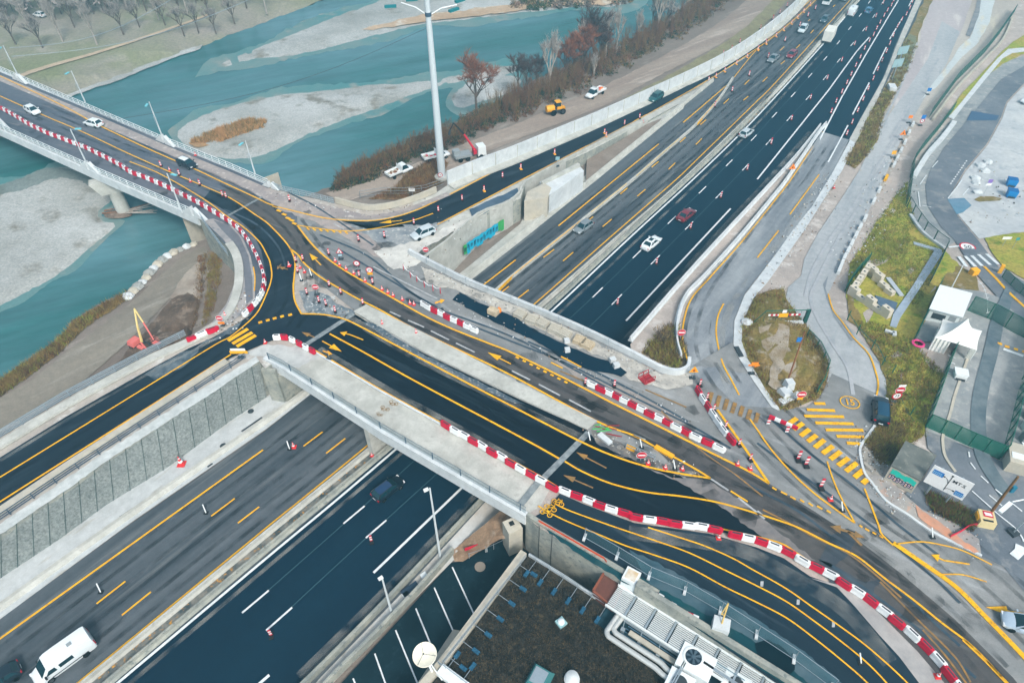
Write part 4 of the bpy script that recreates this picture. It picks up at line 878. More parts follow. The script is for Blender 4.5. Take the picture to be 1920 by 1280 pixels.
# car park, earth slope under the abutment
sheet('car_park',[(560,1420),(640,1280),(845,1055),(862,1052),(940,1010),(960,1012),(1000,1040),(1400,1420)],zm,A_park,.02,step=60)
sheet('earth_slope',[(852,1052),(850,1030),(936,958),(960,955),(955,985),(962,1005),(938,1010),(905,1030),(868,1052)],lambda x,y:2.4*sst((x-850)/110),EARTHP,.1,step=14,jag=2,grain=.3)
mb=MB();c=P(900,1062,.07);mb.lathe([(.62,0),(.62,.03),(.01,.03)],18,c);tag(mb.build('manhole_cover',mat('manhole',lin(150,140,128,.8),.7,speck=.2)),'round manhole cover in the dark car park by the earth slope','manhole')
# --- gabion wall
gb=[(-160,1200),(0,1085),(112,1011),(202,945),(316,876),(430,791),(500,745)]
gt=[(-160,1108),(32,980),(101,934),(197,866),(300,799),(395,738),(486,677)]
GAB=mat('gabion_stone',lin(144,150,149,.85),.95,lin(130,137,136,.85),.6,mid=.06,speck=.42,speckscale=3.2,bump=.7,bscale=4)
def poly_at(pts,n):
    v=[Vector((a,b,0))for a,b in pts];L=[0]
    for a,b in zip(v[:-1],v[1:]):L.append(L[-1]+(b-a).length)
    out=[]
    for i in range(n+1):
        d=L[-1]*i/n;j=max(k for k in range(len(L))if L[k]<=d+1e-6);j=min(j,len(v)-2)
        out.append(v[j].lerp(v[j+1],(d-L[j])/(L[j+1]-L[j])))
    return out
N=44
A_,B_=poly_at(gt,N),poly_at(gb,N)
tp=[P(a.x,a.y,zo(a.x,a.y)-.12)for a in A_];bt=[P(b.x,b.y,-.02)for b in B_]
gw=thing('gabion_wall','long grey stone-filled gabion retaining wall beneath the lower left ramp','wall',bt[0])
mb=MB();ROWS=8
for i in range(N+1):
    for j in range(ROWS+1):
        p=tp[i].lerp(bt[i],j/ROWS)-bt[0]
        mb.v.append(tuple(p))
for i in range(N):
    for j in range(ROWS):
        a=i*(ROWS+1)+j;mb.f.append((a,a+1,a+ROWS+2,a+ROWS+1));mb.m.append(0)
mb.build('stone_face',GAB,gw)
for i in range(1,N,2):
    u_=(tp[i]-bt[i]).normalized();n_=Vector((.5,-.8,.3)).normalized()
    m2=MB();m2.tube(bt[i]+n_*.05-bt[0],tp[i]+n_*.05-bt[0],.035,n=4);m2.build('joint',plain('joint_grey',60,84,84),gw)
sheet('gravel_strip',[(x,y)for x,y in gt]+[(480,668),(380,728),(285,790),(190,852),(94,918),(20,968),(-160,1090)],zo,mat('white_ballast',lin(208,212,212,.85),.95,lin(184,190,190,.85),1.0,speck=.2),-.03,jag=1)
wall('parapet','beige concrete upstand along the inner side of the lower left ramp','parapet',[(-160,1072),(0,960),(130,872),(265,783),(380,708),(426,678)],rect(.95,.35),CONC_P,zo,s=1)
railing('railing','dark steel handrail along the top of the gabion wall',[(-120,1062),(0,978),(130,890),(265,801),(380,726),(462,672)],1.0,(.35,.65,1.0),GALV_D,space=2.6,s=1)
wall('parapet','concrete kerb and footing along the outer side of the lower left ramp','parapet',[(-160,926),(0,836),(128,758),(266,682),(345,646),(400,616),(430,585),(446,545),(449,505),(442,476),(430,457)],rect(1.3,.3),CONC,zo)
railing('railing','galvanised four-bar guard rail along the outer side of the lower left ramp',[(-160,908),(0,822),(128,745),(266,672),(330,640),(350,630)],1.15,(.3,.6,.9,1.15),GALV,space=3.0,s=1,rr=.05)
# --- west curve parapet and river bridge railings
railing('railing','white steel railing along the near side of the river bridge',[(-330,92),(0,240),(190,326),(368,404)],1.15,(.3,.7,1.15),WHITE,dz=.15,space=2.0,s=1,panel=NET_C)
railing('railing','white steel railing along the far side of the river bridge',[(-330,-10),(0,132),(150,197),(300,262),(320,270),(436,317),(500,345),(505,347)],1.15,(.3,.7,1.15),WHITE,dz=.15,space=2.0,s=1,panel=NET_C)
railing('railing','grey steel railing from the bridge abutment down the west curve',[(376,408),(395,436),(414,462),(428,480)],1.15,(.3,.7,1.15),GALV,space=1.5,panel=NET_C)
railing('railing','grey steel railing beside the footway beyond the river bridge',[(512,352),(535,360),(580,370),(627,382)],1.15,(.3,.7,1.15),GALV,dz=.1,space=1.5,panel=NET_C)
wall('parapet','curved cream concrete parapet above the riverside track at the start of the ramp','parapet',[(630,380),(660,388),(692,394),(720,392),(745,387),(785,374),(818,360)],rect(.35,1.1),CONC_P,zo)
# white noise wall along the far side of the ramp
nw=[(840,348),(900,323),(960,300),(1040,266),(1120,232),(1200,195),(1280,158),(1340,128),(1390,98),(1440,62),(1480,28),(1510,-5),(1560,-70)]
wp=catmull([PZ(p,zl,0)for p in nw],4)
t=thing('noise_wall','long white concrete panel wall along the river side of the ramp','wall',wp[0])
mb=MB()
mb.sweep([p-wp[0]for p in wp],rect(.3,2.9,-.3),closed=True);mb.build('panel',CONC_W,t)
mb=MB();mb.sweep([p-wp[0]for p in wp],[(-1.6,-.1),(-.15,-.1),(-.15,.35),(-.9,.2),(-1.6,.12)],closed=True);mb.build('footing',CONC,t)
for p in resample([q-wp[0]for q in wp],6)[1:]:
    m2=MB();m2.box((p.x,p.y,p.z+1.3),(.36,.36,3.1));m2.build('joint_post',CONC,t)
# wall with graffiti below the car; curved return wall
def zwall(px):return zl2(px[0],px[1])
gtop=[(792,492),(840,455),(897,405),(950,384),(974,366),(982,350),(1000,336),(1080,293),(1160,254),(1215,228)]
def vwall(name,label,pts,zf,h_up,zb,th,m,cat='wall'):
    w3=[PZ(p,zf,0)for p in pts];n=len(w3);mb=MB();vs=[]
    for i,p in enumerate(w3):
        tt=w3[min(i+1,n-1)]-w3[max(i-1,0)];nn=Vector((-tt.y,tt.x,0)).normalized()*th
        vs+=[Vector((p.x,p.y,zb)),Vector((p.x,p.y,p.z+h_up)),Vector((p.x,p.y,p.z+h_up))+nn,Vector((p.x,p.y,zb))+nn]
    fs=[]
    for i in range(n-1):
        for j in range(4):fs.append((i*4+j,i*4+(j+1)%4,i*4+4+(j+1)%4,i*4+4+j))
    fs+=[(3,2,1,0),tuple((n-1)*4+j for j in range(4))]
    mb.add(vs,fs);return mb.build(name,m)
gwt=thing('graffiti_wall','grey concrete retaining wall sprayed with blue graffiti letters below the ramp','wall',PZ(gtop[0],zl2))
g1=vwall('wall_face','',[(792,490)]+smooth_px(gtop[1:],3),zl2,.55,-.3,.35,CONC);child(g1,gwt)
# graffiti: letter-like strokes on the wall face, set just proud of it
def wall_pt(u,h,off=.03):
    a,b=PZ((835,459),zl2),PZ((960,378),zl2)
    d=(b-a);nn=Vector((d.y,-d.x,0)).normalized()*off
    p=a+d*u+nn;p.z=a.z*(1-u)+b.z*u-h;return p
GB=[plain('graffiti_blue',0,176,214),plain('graffiti_dark',16,40,66),plain('graffiti_green',60,170,90),plain('graffiti_grey',96,110,140)]
rg=random.Random(5);mb=MB()
for i in range(13):
    u=.24+i*.048;
    hh=1.9+.3*math.sin(i*1.7);w_=.046
    mb.add([wall_pt(u,2.5+hh),wall_pt(u+w_,2.5+hh),wall_pt(u+w_,2.5-.2*(i%2)),wall_pt(u,2.4)],[(0,1,2,3)],2 if i in(0,11,12)else 0)
    if i<11:
        for k in range(2):
            x0=u+.006+.016*k;y0=2.7+.5*rg.random();y1=y0+.6+.5*rg.random()
            mb.add([wall_pt(x0,y1,.05),wall_pt(x0+.007,y1,.05),wall_pt(x0+.012+.01*rg.random(),y0,.05),wall_pt(x0+.003,y0,.05)],[(0,1,2,3)],1)
child(mb.build('graffiti',GB),gwt)
# bunker-like concrete structure in the wedge
bk=thing('concrete_bunker','pale concrete service structure with a grey door beside the far carriageway','bunker',P(1000,405))
def vbox(px4,z0,z1,m,name,par):
    mb=MB();b=[P(*p,z1)for p in px4];mb.prism([Vector((q.x,q.y,z0))for q in b],z1-z0);return child(mb.build(name,m),par)
vbox([(1030,366),(1095,320),(1082,306),(1012,341)],0,4.2,CONC_W,'long_room',bk)
vbox([(983,377),(1027,370),(1034,352),(1020,343),(988,360)],0,4.3,CONC_P,'door_room',bk)
vbox([(1014,340),(1018,342),(1088,308),(1084,305)],4.2,4.8,CONC,'rear_upstand',bk)
ww=[P(1003,388,0),P(1008,391,0)]
mb=MB();c=P(1002.5,408,0);mb.box((c.x,c.y,1.15),(1.0,.12,2.3),R(38));child(mb.build('door',GREYP),bk)
# --- overpass: south parapet with screen posts, girder lip, piers and abutments
se=[(488,664),(497,671),(533,690),(719,810),(878,903),(988,966),(1130,1052),(1232,1114)]
wall('parapet','pale concrete edge beam along the near side of the overpass','parapet',se[1:6],[(-.35,-1.45),(.25,-1.45),(.25,.28),(-.35,.28)],CONC_W,zo,s=1)
railing('railing','slim steel screen posts along the near edge of the overpass',[(505,674),(533,688),(719,807),(878,900),(986,963)],1.3,(.7,1.3),GALV_D,dz=.2,space=4.1,s=1,rr=.015,pr=.05,panel=NET_C)
pr_=thing('overpass_pier','concrete wall pier with red graffiti under the near edge of the overpass','pier',P(700,852))
a,b=P(697,853),P(800,765);d=(b-a).normalized()
mb=MB();mb.sweep([a,a+d*9,a+d*24],rect(.8,OV-1.36),closed=True);child(mb.build('pier_wall',CONC),pr_)
mb=MB();cpt=a+d*2.2+Vector((d.y,-d.x,0))*.43
for k in range(7):
    s0=k*.55;h0=2.4+.4*math.sin(k*2.0)
    q=[cpt+d*s0+Vector((0,0,h0)),cpt+d*(s0+.4)+Vector((0,0,h0+.1)),cpt+d*(s0+.35)+Vector((0,0,h0+1.1)),cpt+d*(s0+.05)+Vector((0,0,h0+.9))]
    mb.poly(q,k%2)
child(mb.build('graffiti',[plain('graffiti_red',200,40,60),GB[1]]),pr_)
ab=thing('overpass_abutment','concrete abutment corner with black graffiti where the gabion wall meets the overpass','abutment',P(535,752))
mb=MB();a=P(512,748);b=P(536,752);c=P(600,704)
mb.sweep([a,b],rect(.5,OV-.3),closed=True);mb.sweep([b,b.lerp(c,.5),c,c+(c-b)],rect(.5,OV-1.36),closed=True)
child(mb.build('abutment_wall',CONC_D),ab)
mb=MB();d=(c-b).normalized();o_=b+d*1.0+Vector((d.y,-d.x,0))*.29;rg=random.Random(3)
for k in range(16):
    s0=rg.random()*5;h0=1.6+rg.random()*1.8;ang=rg.uniform(-1,1);L=.5+rg.random()*.5
    v=d*math.cos(ang)+Vector((0,0,math.sin(ang)));w_=d*(-math.sin(ang))*.06+Vector((0,0,math.cos(ang)*.06));q=o_+d*s0+Vector((0,0,h0))
    mb.poly([q-w_,q+v*L-w_,q+v*L+w_,q+w_])
child(mb.build('graffiti',GB[1]),ab)
# east wing wall facing the building
ww=thing('wing_wall','tall pale concrete wing wall behind the flat-roofed building','wall',P(990,968,OV))
ew=vwall('wall_face','',[(986,968),(1012,985),(1060,1012),(1110,1042),(1160,1072),(1232,1116)],zo,.3,-.3,.5,CONC_D);child(ew,ww)
for q in((1012,985),(1036,999),(1060,1012),(1085,1027),(1110,1042)):
    a=PZ(q,zo,.3);m2=MB();m2.box((a.x-.03,a.y-.06,a.z/2),(.06,.05,a.z));child(m2.build('panel_joint',DKGREY),ww)
mb=MB();mb.sweep([P(x,y,OV+.3)for x,y in((1008,980),(1060,1010),(1130,1050),(1134,1056))],[(.2,-.6),(.22,-.6),(.22,.35),(.2,.35)],closed=True)
tag(mb.build('safety_net',NET_O),'orange plastic safety net along the top of the wing wall','net')
wall('retaining_wall','grey concrete wall behind the louvred roof, running to the bottom edge','wall',[(1192,1101),(1235,1127),(1300,1167),(1380,1217),(1460,1267),(1560,1330)],rect(.5,.9,-6),CONC_D,zo,s=1)
# far (north) parapet of the overpass with its inner kerb
npt=[(768,476),(782,484),(873,530),(960,566),(1074,614),(1170,660),(1215,684),(1245,698),(1270,702),(1288,694),(1291,678)]
wall('parapet','pale concrete parapet along the far side of the overpass, ending in a curve','parapet',npt,rect(.45,1.0),CONC_W,zo)
railing('railing','thin grey railing on top of the far parapet of the overpass',[(800,492),(873,529),(960,565),(1074,613),(1165,656)],.9,(.5,.9),GALV,dz=1.0,space=4,s=1,rr=.015,pr=.04)
# --- triangular mast bases on the river bridge
def mast_base(label,px,rz_,s=1.0):
    c=P(*px,OV+.1);t=thing('mast_plinth',label,'plinth',c,rz_,'triangular concrete plinths on the river bridge')
    for sgn in(-1,1):
        mb=MB();v=[Vector((sgn*.25,-.35,0)),Vector((sgn*3.6*s,-.35,0)),Vector((sgn*.45,-.35,2.1*s))]
        v+=[p+Vector((0,.7,0))for p in v]
        mb.add(v,[(0,1,2),(5,4,3),(0,3,4,1),(1,4,5,2),(2,5,3,0)]);mb.build('fin',CONC_W,t)
    return t
hb=R(-33)
for lb,px in(('pale triangular concrete plinth at the far railing, upper left corner',(38,152)),('pale triangular concrete plinth at the far railing by the gravel island',(311,268)),('small pale concrete plinth at the far end of the river bridge',(509,351)),('pale triangular concrete plinth at the near railing of the bridge, by the pier',(170,318)),('pale triangular concrete plinth at the near end of the bridge above the abutment',(366,404)),('pale triangular concrete plinth at the left end of the near railing',(2,236))):
    p1,p2=P(px[0],px[1],OV),P(px[0]+60,px[1]+(26 if px[0]<400 else 20),OV)
    mast_base(lb,px,math.atan2(p2.y-p1.y,p2.x-p1.x),.55 if px[0]==509 else .8)
# street lamps of the bridge
def street_lamp(label,base,top,arm,zf=zo,disc=True,cm=None):
    z0=zf(*base);h=HT(base,top,z0);c=P(*base,z0)
    t=thing('street_lamp',label,'street lamp',c,0,'lamp posts of the river bridge' if disc else None)
    mb=MB();mb.tube((0,0,0),(0,0,h),.15,.09,8);mb.build('pole',plain('lamp_grey',206,214,218),t)
    a3=P(*arm,z0+h)-c;a3.z=0
    if a3.length>2:a3=a3.normalized()*1.8
    mb=MB();mb.tube((0,0,h-.1),(a3.x*.5,a3.y*.5,h+.02),.04,n=6);mb.build('arm',GALV,t)
    mb=MB();mb.box((a3.x*.8,a3.y*.8,h+.03),(1.1,.4,.16)if disc else(.5,.3,.22),math.atan2(a3.y,a3.x));mb.build('lamp_head',plain('lamp_teal',120,200,214)if disc else WHITE,t)
    if disc:
        mb=MB()
        for k in range(5):mb.tube((a3.x*.35,a3.y*.35,h*.62-.25*k),(a3.x*.35+.75-.1*k,a3.y*.35-.3,h*.62-.25*k),.025,n=4)
        mb.tube((a3.x*.35,a3.y*.35,h*.65),(a3.x*.35,a3.y*.35,h*.4),.025,n=4);mb.tube((0,0,h*.62),(a3.x*.35,a3.y*.35,h*.62),.03,n=4)
        mb.build('banner_frame',GALV,t)
for lb,b_,t_,a_ in(('grey lamp post on the far plinth in the upper left corner of the bridge',(36,146),(6,86),(-2,92)),('grey lamp post at the far railing of the bridge over the open water',(160,192),(133,133),(124,139)),('grey lamp post on the big far plinth beside the gravel island',(305,258),(284,191),(274,199)),('grey lamp post at the far railing near the junction end of the bridge',(478,325),(460,264),(450,272)),('grey lamp post on the near plinth above the bridge pier',(168,318),(138,242),(150,242)),('grey lamp post at the near railing close to the abutment',(342,399),(316,325),(332,329)),('grey lamp post at the left end of the near railing',(12,248),(-14,170),(0,176))):
    street_lamp(lb,b_,t_,a_)
street_lamp('tall grey lamp post standing between the lower carriageway and the car park',(826,1047),(800,915),(797,919),zm,False)
street_lamp('short teal lamp post on the retaining wall by the car park',(735,1150),(717,1082),(713,1084),zm,False)
# tall mast
mt=thing('tall_mast','very tall grey steel lighting mast beside the riverside track','mast',P(829,333,0))
MASTH=46.0
mb=MB();mb.tube((0,0,0),(0,0,MASTH),.8,.34,20);mb.build('shaft',plain('mast_grey',204,214,220,.45,.85),mt,smooth=True)
mb=MB();mb.lathe([(1.5,0),(1.5,.35),(1.0,.4)],16);mb.build('base_flange',CONC,mt)
hA=HT((829,333),(803,27),0)
mb=MB();mb.lathe([(.5,hA-.35),(.56,hA-.3),(.56,hA+.3),(.5,hA+.35)],16);mb.build('collar',GALV_D,mt)
for ang,ln in((R(155),5.2),(R(10),5.0)):
    d=Vector((math.cos(ang),math.sin(ang),0));mb=MB()
    mb.pipe([d*.6+Vector((0,0,hA)),d*ln*.45+Vector((0,0,hA+.8)),d*ln+Vector((0,0,hA+1.2))],.11,8);arm=mb.build('arm',WHITE,mt)
    for sg in(-1,1):
        e=d*ln+Vector((-d.y,d.x,0))*sg*2.2+d*.8*sg
        m2=MB();m2.box((e.x,e.y,hA+1.15),(2.0,.6,.4),ang+R(35));m2.build('floodlight',plain('floodlight_teal',20,120,128),arm)
# ================================================================== BUILDING at the bottom
RZ=4.0
ROOF=mat('vegetated_roof',lin(48,46,43,.8),.95,lin(66,60,50,.8),.35,c3=lin(88,78,60,.8),speck=.55,speckscale=3.2,bump=.7,bscale=3)
bt_=thing('flat_roof_building','flat-roofed building with a dark planted roof at the bottom centre','building',P(990,1042,0))
rf=[(990,1040),(1152,1144),(1180,1165),(1330,1260),(1460,1345),(1460,1420),(740,1420),(770,1330),(836,1250)]
mb=MB();b=[P(x,y,RZ)for x,y in rf];mb.prism([Vector((q.x,q.y,.0))for q in b],RZ-.15);child(mb.build('wall',CONC_D),bt_)
mb=MB();mb.poly([q-Vector((0,0,.12))for q in b]);child(mb.build('roof',ROOF),bt_)
mb=MB();mb.sweep([P(x,y,RZ)for x,y in((740,1345),(770,1310),(826,1246),(982,1036))],rect(.75,.32,-.5),closed=True);child(mb.build('coping',CONC_P),bt_)
mb=MB();mb.sweep([P(x,y,RZ)for x,y in((992,1040),(1060,1082),(1152,1144),(1160,1150))],rect(.22,.3,-.2),closed=True);child(mb.build('coping',CONC_W),bt_)
mb=MB();mb.prism([P(x,y,0)for x,y in((770,1300),(850,1180),(862,1182),(800,1300))],.12);struct(mb.build('footway',CONC_P))
# roof edge guard rail with ballast blocks
def guard(label,px,n,flip=1,skip=()):
    w3=[P(x,y,RZ)for x,y in px];t=thing('guard_rail',label,'guard rail',w3[0].copy())
    for h in(.5,1.0):
        mb=MB();mb.sweep([p-w3[0]+Vector((0,0,h))for p in w3],[(-.03,-.03),(.03,-.03),(.03,.03),(-.03,.03)],closed=True);mb.build('rail',GALV,t)
    d=(w3[-1]-w3[0]);nn=Vector((d.y,-d.x,0)).normalized()*flip
    for i in range(n):
        if i in skip:continue
        p=d*((i+.5)/n)
        mb=MB();mb.tube(p,p+Vector((0,0,1.0)),.03,n=6);mb.tube(p+Vector((0,0,.12)),p+nn*1.5+Vector((0,0,.12)),.035,n=6);lg=mb.build('stanchion',GALV,t)
        mb=MB();q=p+nn*1.75;a=math.atan2(nn.y,nn.x)
        mb.box((q.x,q.y,.14),(.75,.36,.24),a);mb.box((q.x,q.y,.3),(.25,.25,.08),a);mb.box((q.x+nn.x*.26,q.y+nn.y*.26,.29),(.16,.3,.06),a)
        mb.build('ballast_block',mat('ballast_blue',lin(50,104,134,.85),.7,lin(40,84,112,.85),3,speck=.15),lg)
    return t
guard('white guard rail with blue ballast blocks along the left edge of the planted roof',[(830,1248),(986,1048)],7)
guard('white guard rail with blue ballast blocks along the top edge of the planted roof',[(992,1045),(1150,1146)],6)
guard('short double guard rail at the lower left corner of the planted roof',[(880,1290),(822,1246)],2,1)
mb=MB();c=P(1052,1167,RZ);mb.box((c.x,c.y,RZ+.05),(.9,.9,.3),R(35));ct=mb.build('roof_vent',plain('vent_teal',150,190,196));tag(ct,'small square roof vent with a white dome on the planted roof','vent')
mb=MB();mb.lathe([(.36,.2),(.33,.36),(.18,.46),(.01,.48)],14,c);child(mb.build('dome',WHITE,smooth=True),ct)if False else mb.build('dome',WHITE,ct,smooth=True)
vt=thing('roof_hatch','teal glass roof hatch at the bottom edge of the planted roof','hatch',P(1010,1274,RZ))
c=Vector((0,0,0));mb=MB();mb.box((0,0,.35),(2.2,2.6,.9),R(-30),taper=.7);mb.build('glazed_box',plain('hatch_glass',70,128,130,.25),vt)
mb=MB();mb.box((0,0,.85),(1.3,1.5,.1),R(-30));mb.build('lid',GALV,vt)
mb=MB();c=P(1072,1274,RZ);mb.lathe([(.0,0),(.75,.02),(.75,.3),(.4,.55),(.4,.8),(.62,.85),(.3,1.05),(.01,1.1)],18,c);tag(mb.build('roof_fan',plain('fan_silver',206,212,214),smooth=True),'round silver extractor cowl at the bottom edge of the planted roof','vent')
# satellite dish
dc=P(797,1228,RZ+2.2);st=thing('satellite_dish','big cream satellite dish at the lower left corner of the roof','satellite dish',P(812,1262,RZ))
ax=(Vector((0,0,CAM_H))-dc).normalized();ax=(ax+Vector((-.18,.25,.1))).normalized()
M=Matrix.Translation(dc-st.location)@ax.to_track_quat('Z','Y').to_matrix().to_4x4()
mb=MB();prof=[(.02,0)]+[(1.12*k/8,.32*(k/8)**2)for k in range(1,9)]+[(1.16,.3),(1.12,.25)]+[(1.12*k/8,.32*(k/8)**2-.06)for k in range(8,0,-1)]+[(.02,-.06)]
mb.lathe(prof,28);mb.v=[tuple(M@Vector(v))for v in mb.v];mb.build('reflector',plain('dish_cream',244,238,220,.5),st,smooth=True)
mb=MB();tip=Vector((.05,-.1,1.0));
for q in((1.0,.35,.3),(-.78,.74,.3),(-.1,-1.08,.3)):mb.tube(M@Vector(q),M@tip,.02,n=5)
mb.tube(M@tip,M@(tip*.86),.08,n=8);mb.build('feed_arm',DKGREY,st)
mb=MB();mb.tube((0,0,0),M@Vector((0,0,-.05)),.12,.1,n=10);mb.tube((.9,-.6,0),M@Vector((0,0,-.1)),.06,n=6);mb.build('stand',WHITE,st)
mb=MB();c=P(850,1275,RZ);mb.box((c.x,c.y,c.z+.3),(3.2,1.1,.6),R(-35));tag(mb.build('roof_skirt',WHITE),'white angular roof casing beneath the satellite dish','casing')
# terracotta entrance roof, white chimney box
mb=MB();q=[P(1112,1107,5.2),P(1140,1060,5.2),P(1178,1080,5.2),P(1150,1138,5.2)];mb.prism([Vector((p.x,p.y,3.6))for p in q],1.4)
tr=tag(mb.build('terrace_roof',mat('terracotta',lin(120,78,68,.85),.85,lin(104,68,60,.85),.5,speck=.15)),'small terracotta-brown flat roof beside the white louvres','roof')
mb=MB();mb.sweep([p+Vector((0,0,-.2))for p in q+[q[0]]],rect(.22,.3),closed=True);mb.build('rim',mat('terracotta_rim',lin(146,86,66,.85),.8,speck=.1),tr)
ch=thing('chimney_box','white square chimney with a rusty top at the end of the louvred roof','chimney',P(1178,1105,4))
mb=MB();mb.box((0,0,1.6),(1.5,1.5,3.0),R(-32));mb.build('shaft',WHITE,ch)
mb=MB();mb.box((0,0,3.12),(1.1,1.1,.05),R(-32));mb.build('rusty_cap',mat('rust_cap',lin(206,178,138,.85),.8,lin(230,224,214,.85),1.5),ch)
mb=MB();c=P(968,1030,0);mb.box((c.x-.4,c.y+.3,2.4),(1.7,1.7,4.8),R(25));cb=tag(mb.build('concrete_shaft',CONC_P),'beige concrete shaft with a square opening between wing wall and car park','shaft')
mb=MB();mb.box((c.x-.5,c.y+.5,4.815),(.55,.55,.02),R(25));mb.build('opening',BLACK,cb)
# louvred sun-screen roof
LZ=5.4
lv=thing('louvre_screen','white slatted louvre screen roof beside the grey wall','louvres',P(1160,1100,LZ))
A0,A1=P(1159,1096,LZ),P(1480,1297,LZ);B0=P(1150,1128,LZ)
d=(A1-A0);Ln=d.length;d.normalize();nn=Vector((d.y,-d.x,0));
if nn.y>0:nn=-nn
wid=2.6
def lpt(s,w_,z=0):return A0+d*s+nn*w_+Vector((0,0,z))-lv.location
nbay=8;bl=Ln/nbay
for i in range(nbay):
    mb=MB();ns=13
    for k in range(ns):
        w_=.12+(wid-.25)*k/(ns-1)
        a,b2=lpt(i*bl+.1,w_),lpt((i+1)*bl-.25,w_)
        sv=nn*.095
        mb.add([a-sv,b2-sv,b2+sv+Vector((0,0,.09)),a+sv+Vector((0,0,.09))],[(0,1,2,3)])
    mb.build('slat_bay',WHITE,lv)
    mb=MB();a,b2=lpt((i+1)*bl-.12,0),lpt((i+1)*bl-.12,wid);mb.sweep([a,b2],rect(.2,.14,-.1),closed=True);mb.build('cross_beam',GALV,lv)
for w_ in(0,wid):
    mb=MB();mb.sweep([lpt(0,w_),lpt(Ln,w_)],rect(.16,.16,-.12),closed=True);mb.build('edge_beam',WHITE,lv)
mb=MB();mb.sweep([lpt(3.2,wid+.7,-.9),lpt(Ln*.62,wid+.7,-.9)],rect(.5,.2),closed=True);mb.build('beige_sill',CONC_P,lv)
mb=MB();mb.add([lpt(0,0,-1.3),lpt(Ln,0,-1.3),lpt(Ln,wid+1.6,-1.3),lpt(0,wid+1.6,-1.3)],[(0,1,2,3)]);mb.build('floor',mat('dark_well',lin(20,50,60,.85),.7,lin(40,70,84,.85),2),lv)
# pipes
def pipes(name,label,ptsets,r,m,z):
    t=thing(name,label,'pipe',P(*ptsets[0][0],z))
    for pts in ptsets:
        w3=[P(x,y,z)-t.location for x,y in pts]
        fine=[]
        for i,p in enumerate(w3):
            if 0<i<len(w3)-1:
                a,b=w3[i-1],w3[i+1];e=min(.7,(p-a).length*.4,(b-p).length*.4)
                s_,q_=p+(a-p).normalized()*e,p+(b-p).normalized()*e
                fine+=[s_.lerp(p,k/4).lerp(p.lerp(q_,k/4),k/4)for k in range(5)]
            else:fine.append(p)
        cv=bpy.data.curves.new('pc','CURVE');cv.dimensions='3D';cv.bevel_depth=r;cv.bevel_resolution=3
        sp=cv.splines.new('POLY');sp.points.add(len(fine)-1)
        for q,p in zip(sp.points,fine):q.co=(*p,1)
        oo=bpy.data.objects.new('tmp',cv);COL.objects.link(oo);dg=bpy.context.evaluated_depsgraph_get()
        me=bpy.data.meshes.new_from_object(oo.evaluated_get(dg));bpy.data.objects.remove(oo)
        me.materials.clear();me.materials.append(m);me.polygons.foreach_set('use_smooth',[True]*len(me.polygons))
        o=bpy.data.objects.new('duct_run',me);COL.objects.link(o);o.parent=t
    return t
SILV=plain('silver_duct',206,208,206,.35,.85,metal=.3)
pipes('insulated_duct','pair of silver insulated ducts bending round the corner of the planted roof',[[(1166,1142),(1137,1183),(1140,1192),(1230,1252),(1242,1264),(1290,1296)],[(1178,1142),(1150,1178),(1154,1186),(1240,1242),(1252,1256),(1300,1286)]],.27,SILV,RZ+.9)
# cable trays and rails in the sunken plant strip
ptray=thing('cable_tray','blue-grey cable trays in the strip between ducts and louvres','cable tray',P(1160,1175,RZ))
for k in range(5):
    o_=k*4.2
    mb=MB();a,b=P(1164+o_*1.1,1186-o_*1.0,RZ+.25)-ptray.location,P(1268+o_*.9,1254-o_*1.0,RZ+.25)-ptray.location
    mb.sweep([a,b],rect(.09,.08),closed=True);mb.build('rail',mat('tray_blue',lin(84,116,140,.85),.6,speck=.1),ptray)
mb=MB();a,b=P(1170,1160,RZ+.5)-ptray.location,P(1275,1228,RZ+.5)-ptray.location;mb.sweep([a,b],rect(.45,.12),closed=True);mb.build('walkway',GALV,ptray)
mb=MB();mb.poly([P(x,y,RZ+.03)for x,y in((1158,1180),(1178,1150),(1290,1222),(1270,1264))]);tag(mb.build('sunken_roof',mat('dark_roof',lin(34,40,44,.85),.9,lin(52,50,44,.85),1,speck=.25)),'dark roof strip beneath the cable trays','roof')
for x,y in((1167,1182),(1199,1204),(1233,1229)):
    c=P(x,y,RZ+.1);mb=MB();mb.box((c.x,c.y,RZ+.3),(.4,.4,.45),R(-32));mb.tube((c.x,c.y,RZ+.3),(c.x+.3,c.y+.9,RZ+.8),.04,n=5);tag(mb.build('support_foot',GALV),'grey support foot under the ducts, %s of three'%{1167:'the upper left',1199:'the middle',1233:'the lower right'}[x],'support','support feet beside the ducts')
# air-conditioning unit in a glazed pen
hv=thing('fan_unit','white rooftop cooling unit with one big black fan','cooling unit',P(1300,1252,RZ))
hz_=R(-33)
mb=MB();mb.box((0,0,.95),(3.3,2.5,1.5),hz_);mb.build('casing',WHITE,hv,bevel=.04)
co,so_=math.cos(hz_),math.sin(hz_)
fc=Vector((-.25*co,-.25*so_+.25,1.72))
mb=MB();mb.lathe([(.98,-.02),(.98,.06),(.8,.08),(.76,.0)],28,fc);mb.build('fan_ring',WHITE,hv,smooth=True)
mb=MB();mb.lathe([(.77,.0),(.01,.005)],28,fc);mb.build('fan_well',plain('fan_dark',10,34,50,.5),hv)
mb=MB()
for k in range(7):
    a=2*math.pi*k/7
    mb.add([fc+Vector((math.cos(a+da)*r_,math.sin(a+da)*r_,zz))for r_,da,zz in((.18,-.2,.03),(.7,-.16,.03),(.72,.28,.07),(.18,.35,.06))],[(0,1,2,3)])
mb.lathe([(.2,.02),(.2,.1),(.01,.12)],14,fc);mb.build('fan_blades',plain('fan_blade',70,90,104),hv)
pen=thing('plant_pen','glazed blue-grey frame around the rooftop cooling unit','enclosure',P(1290,1240,RZ))
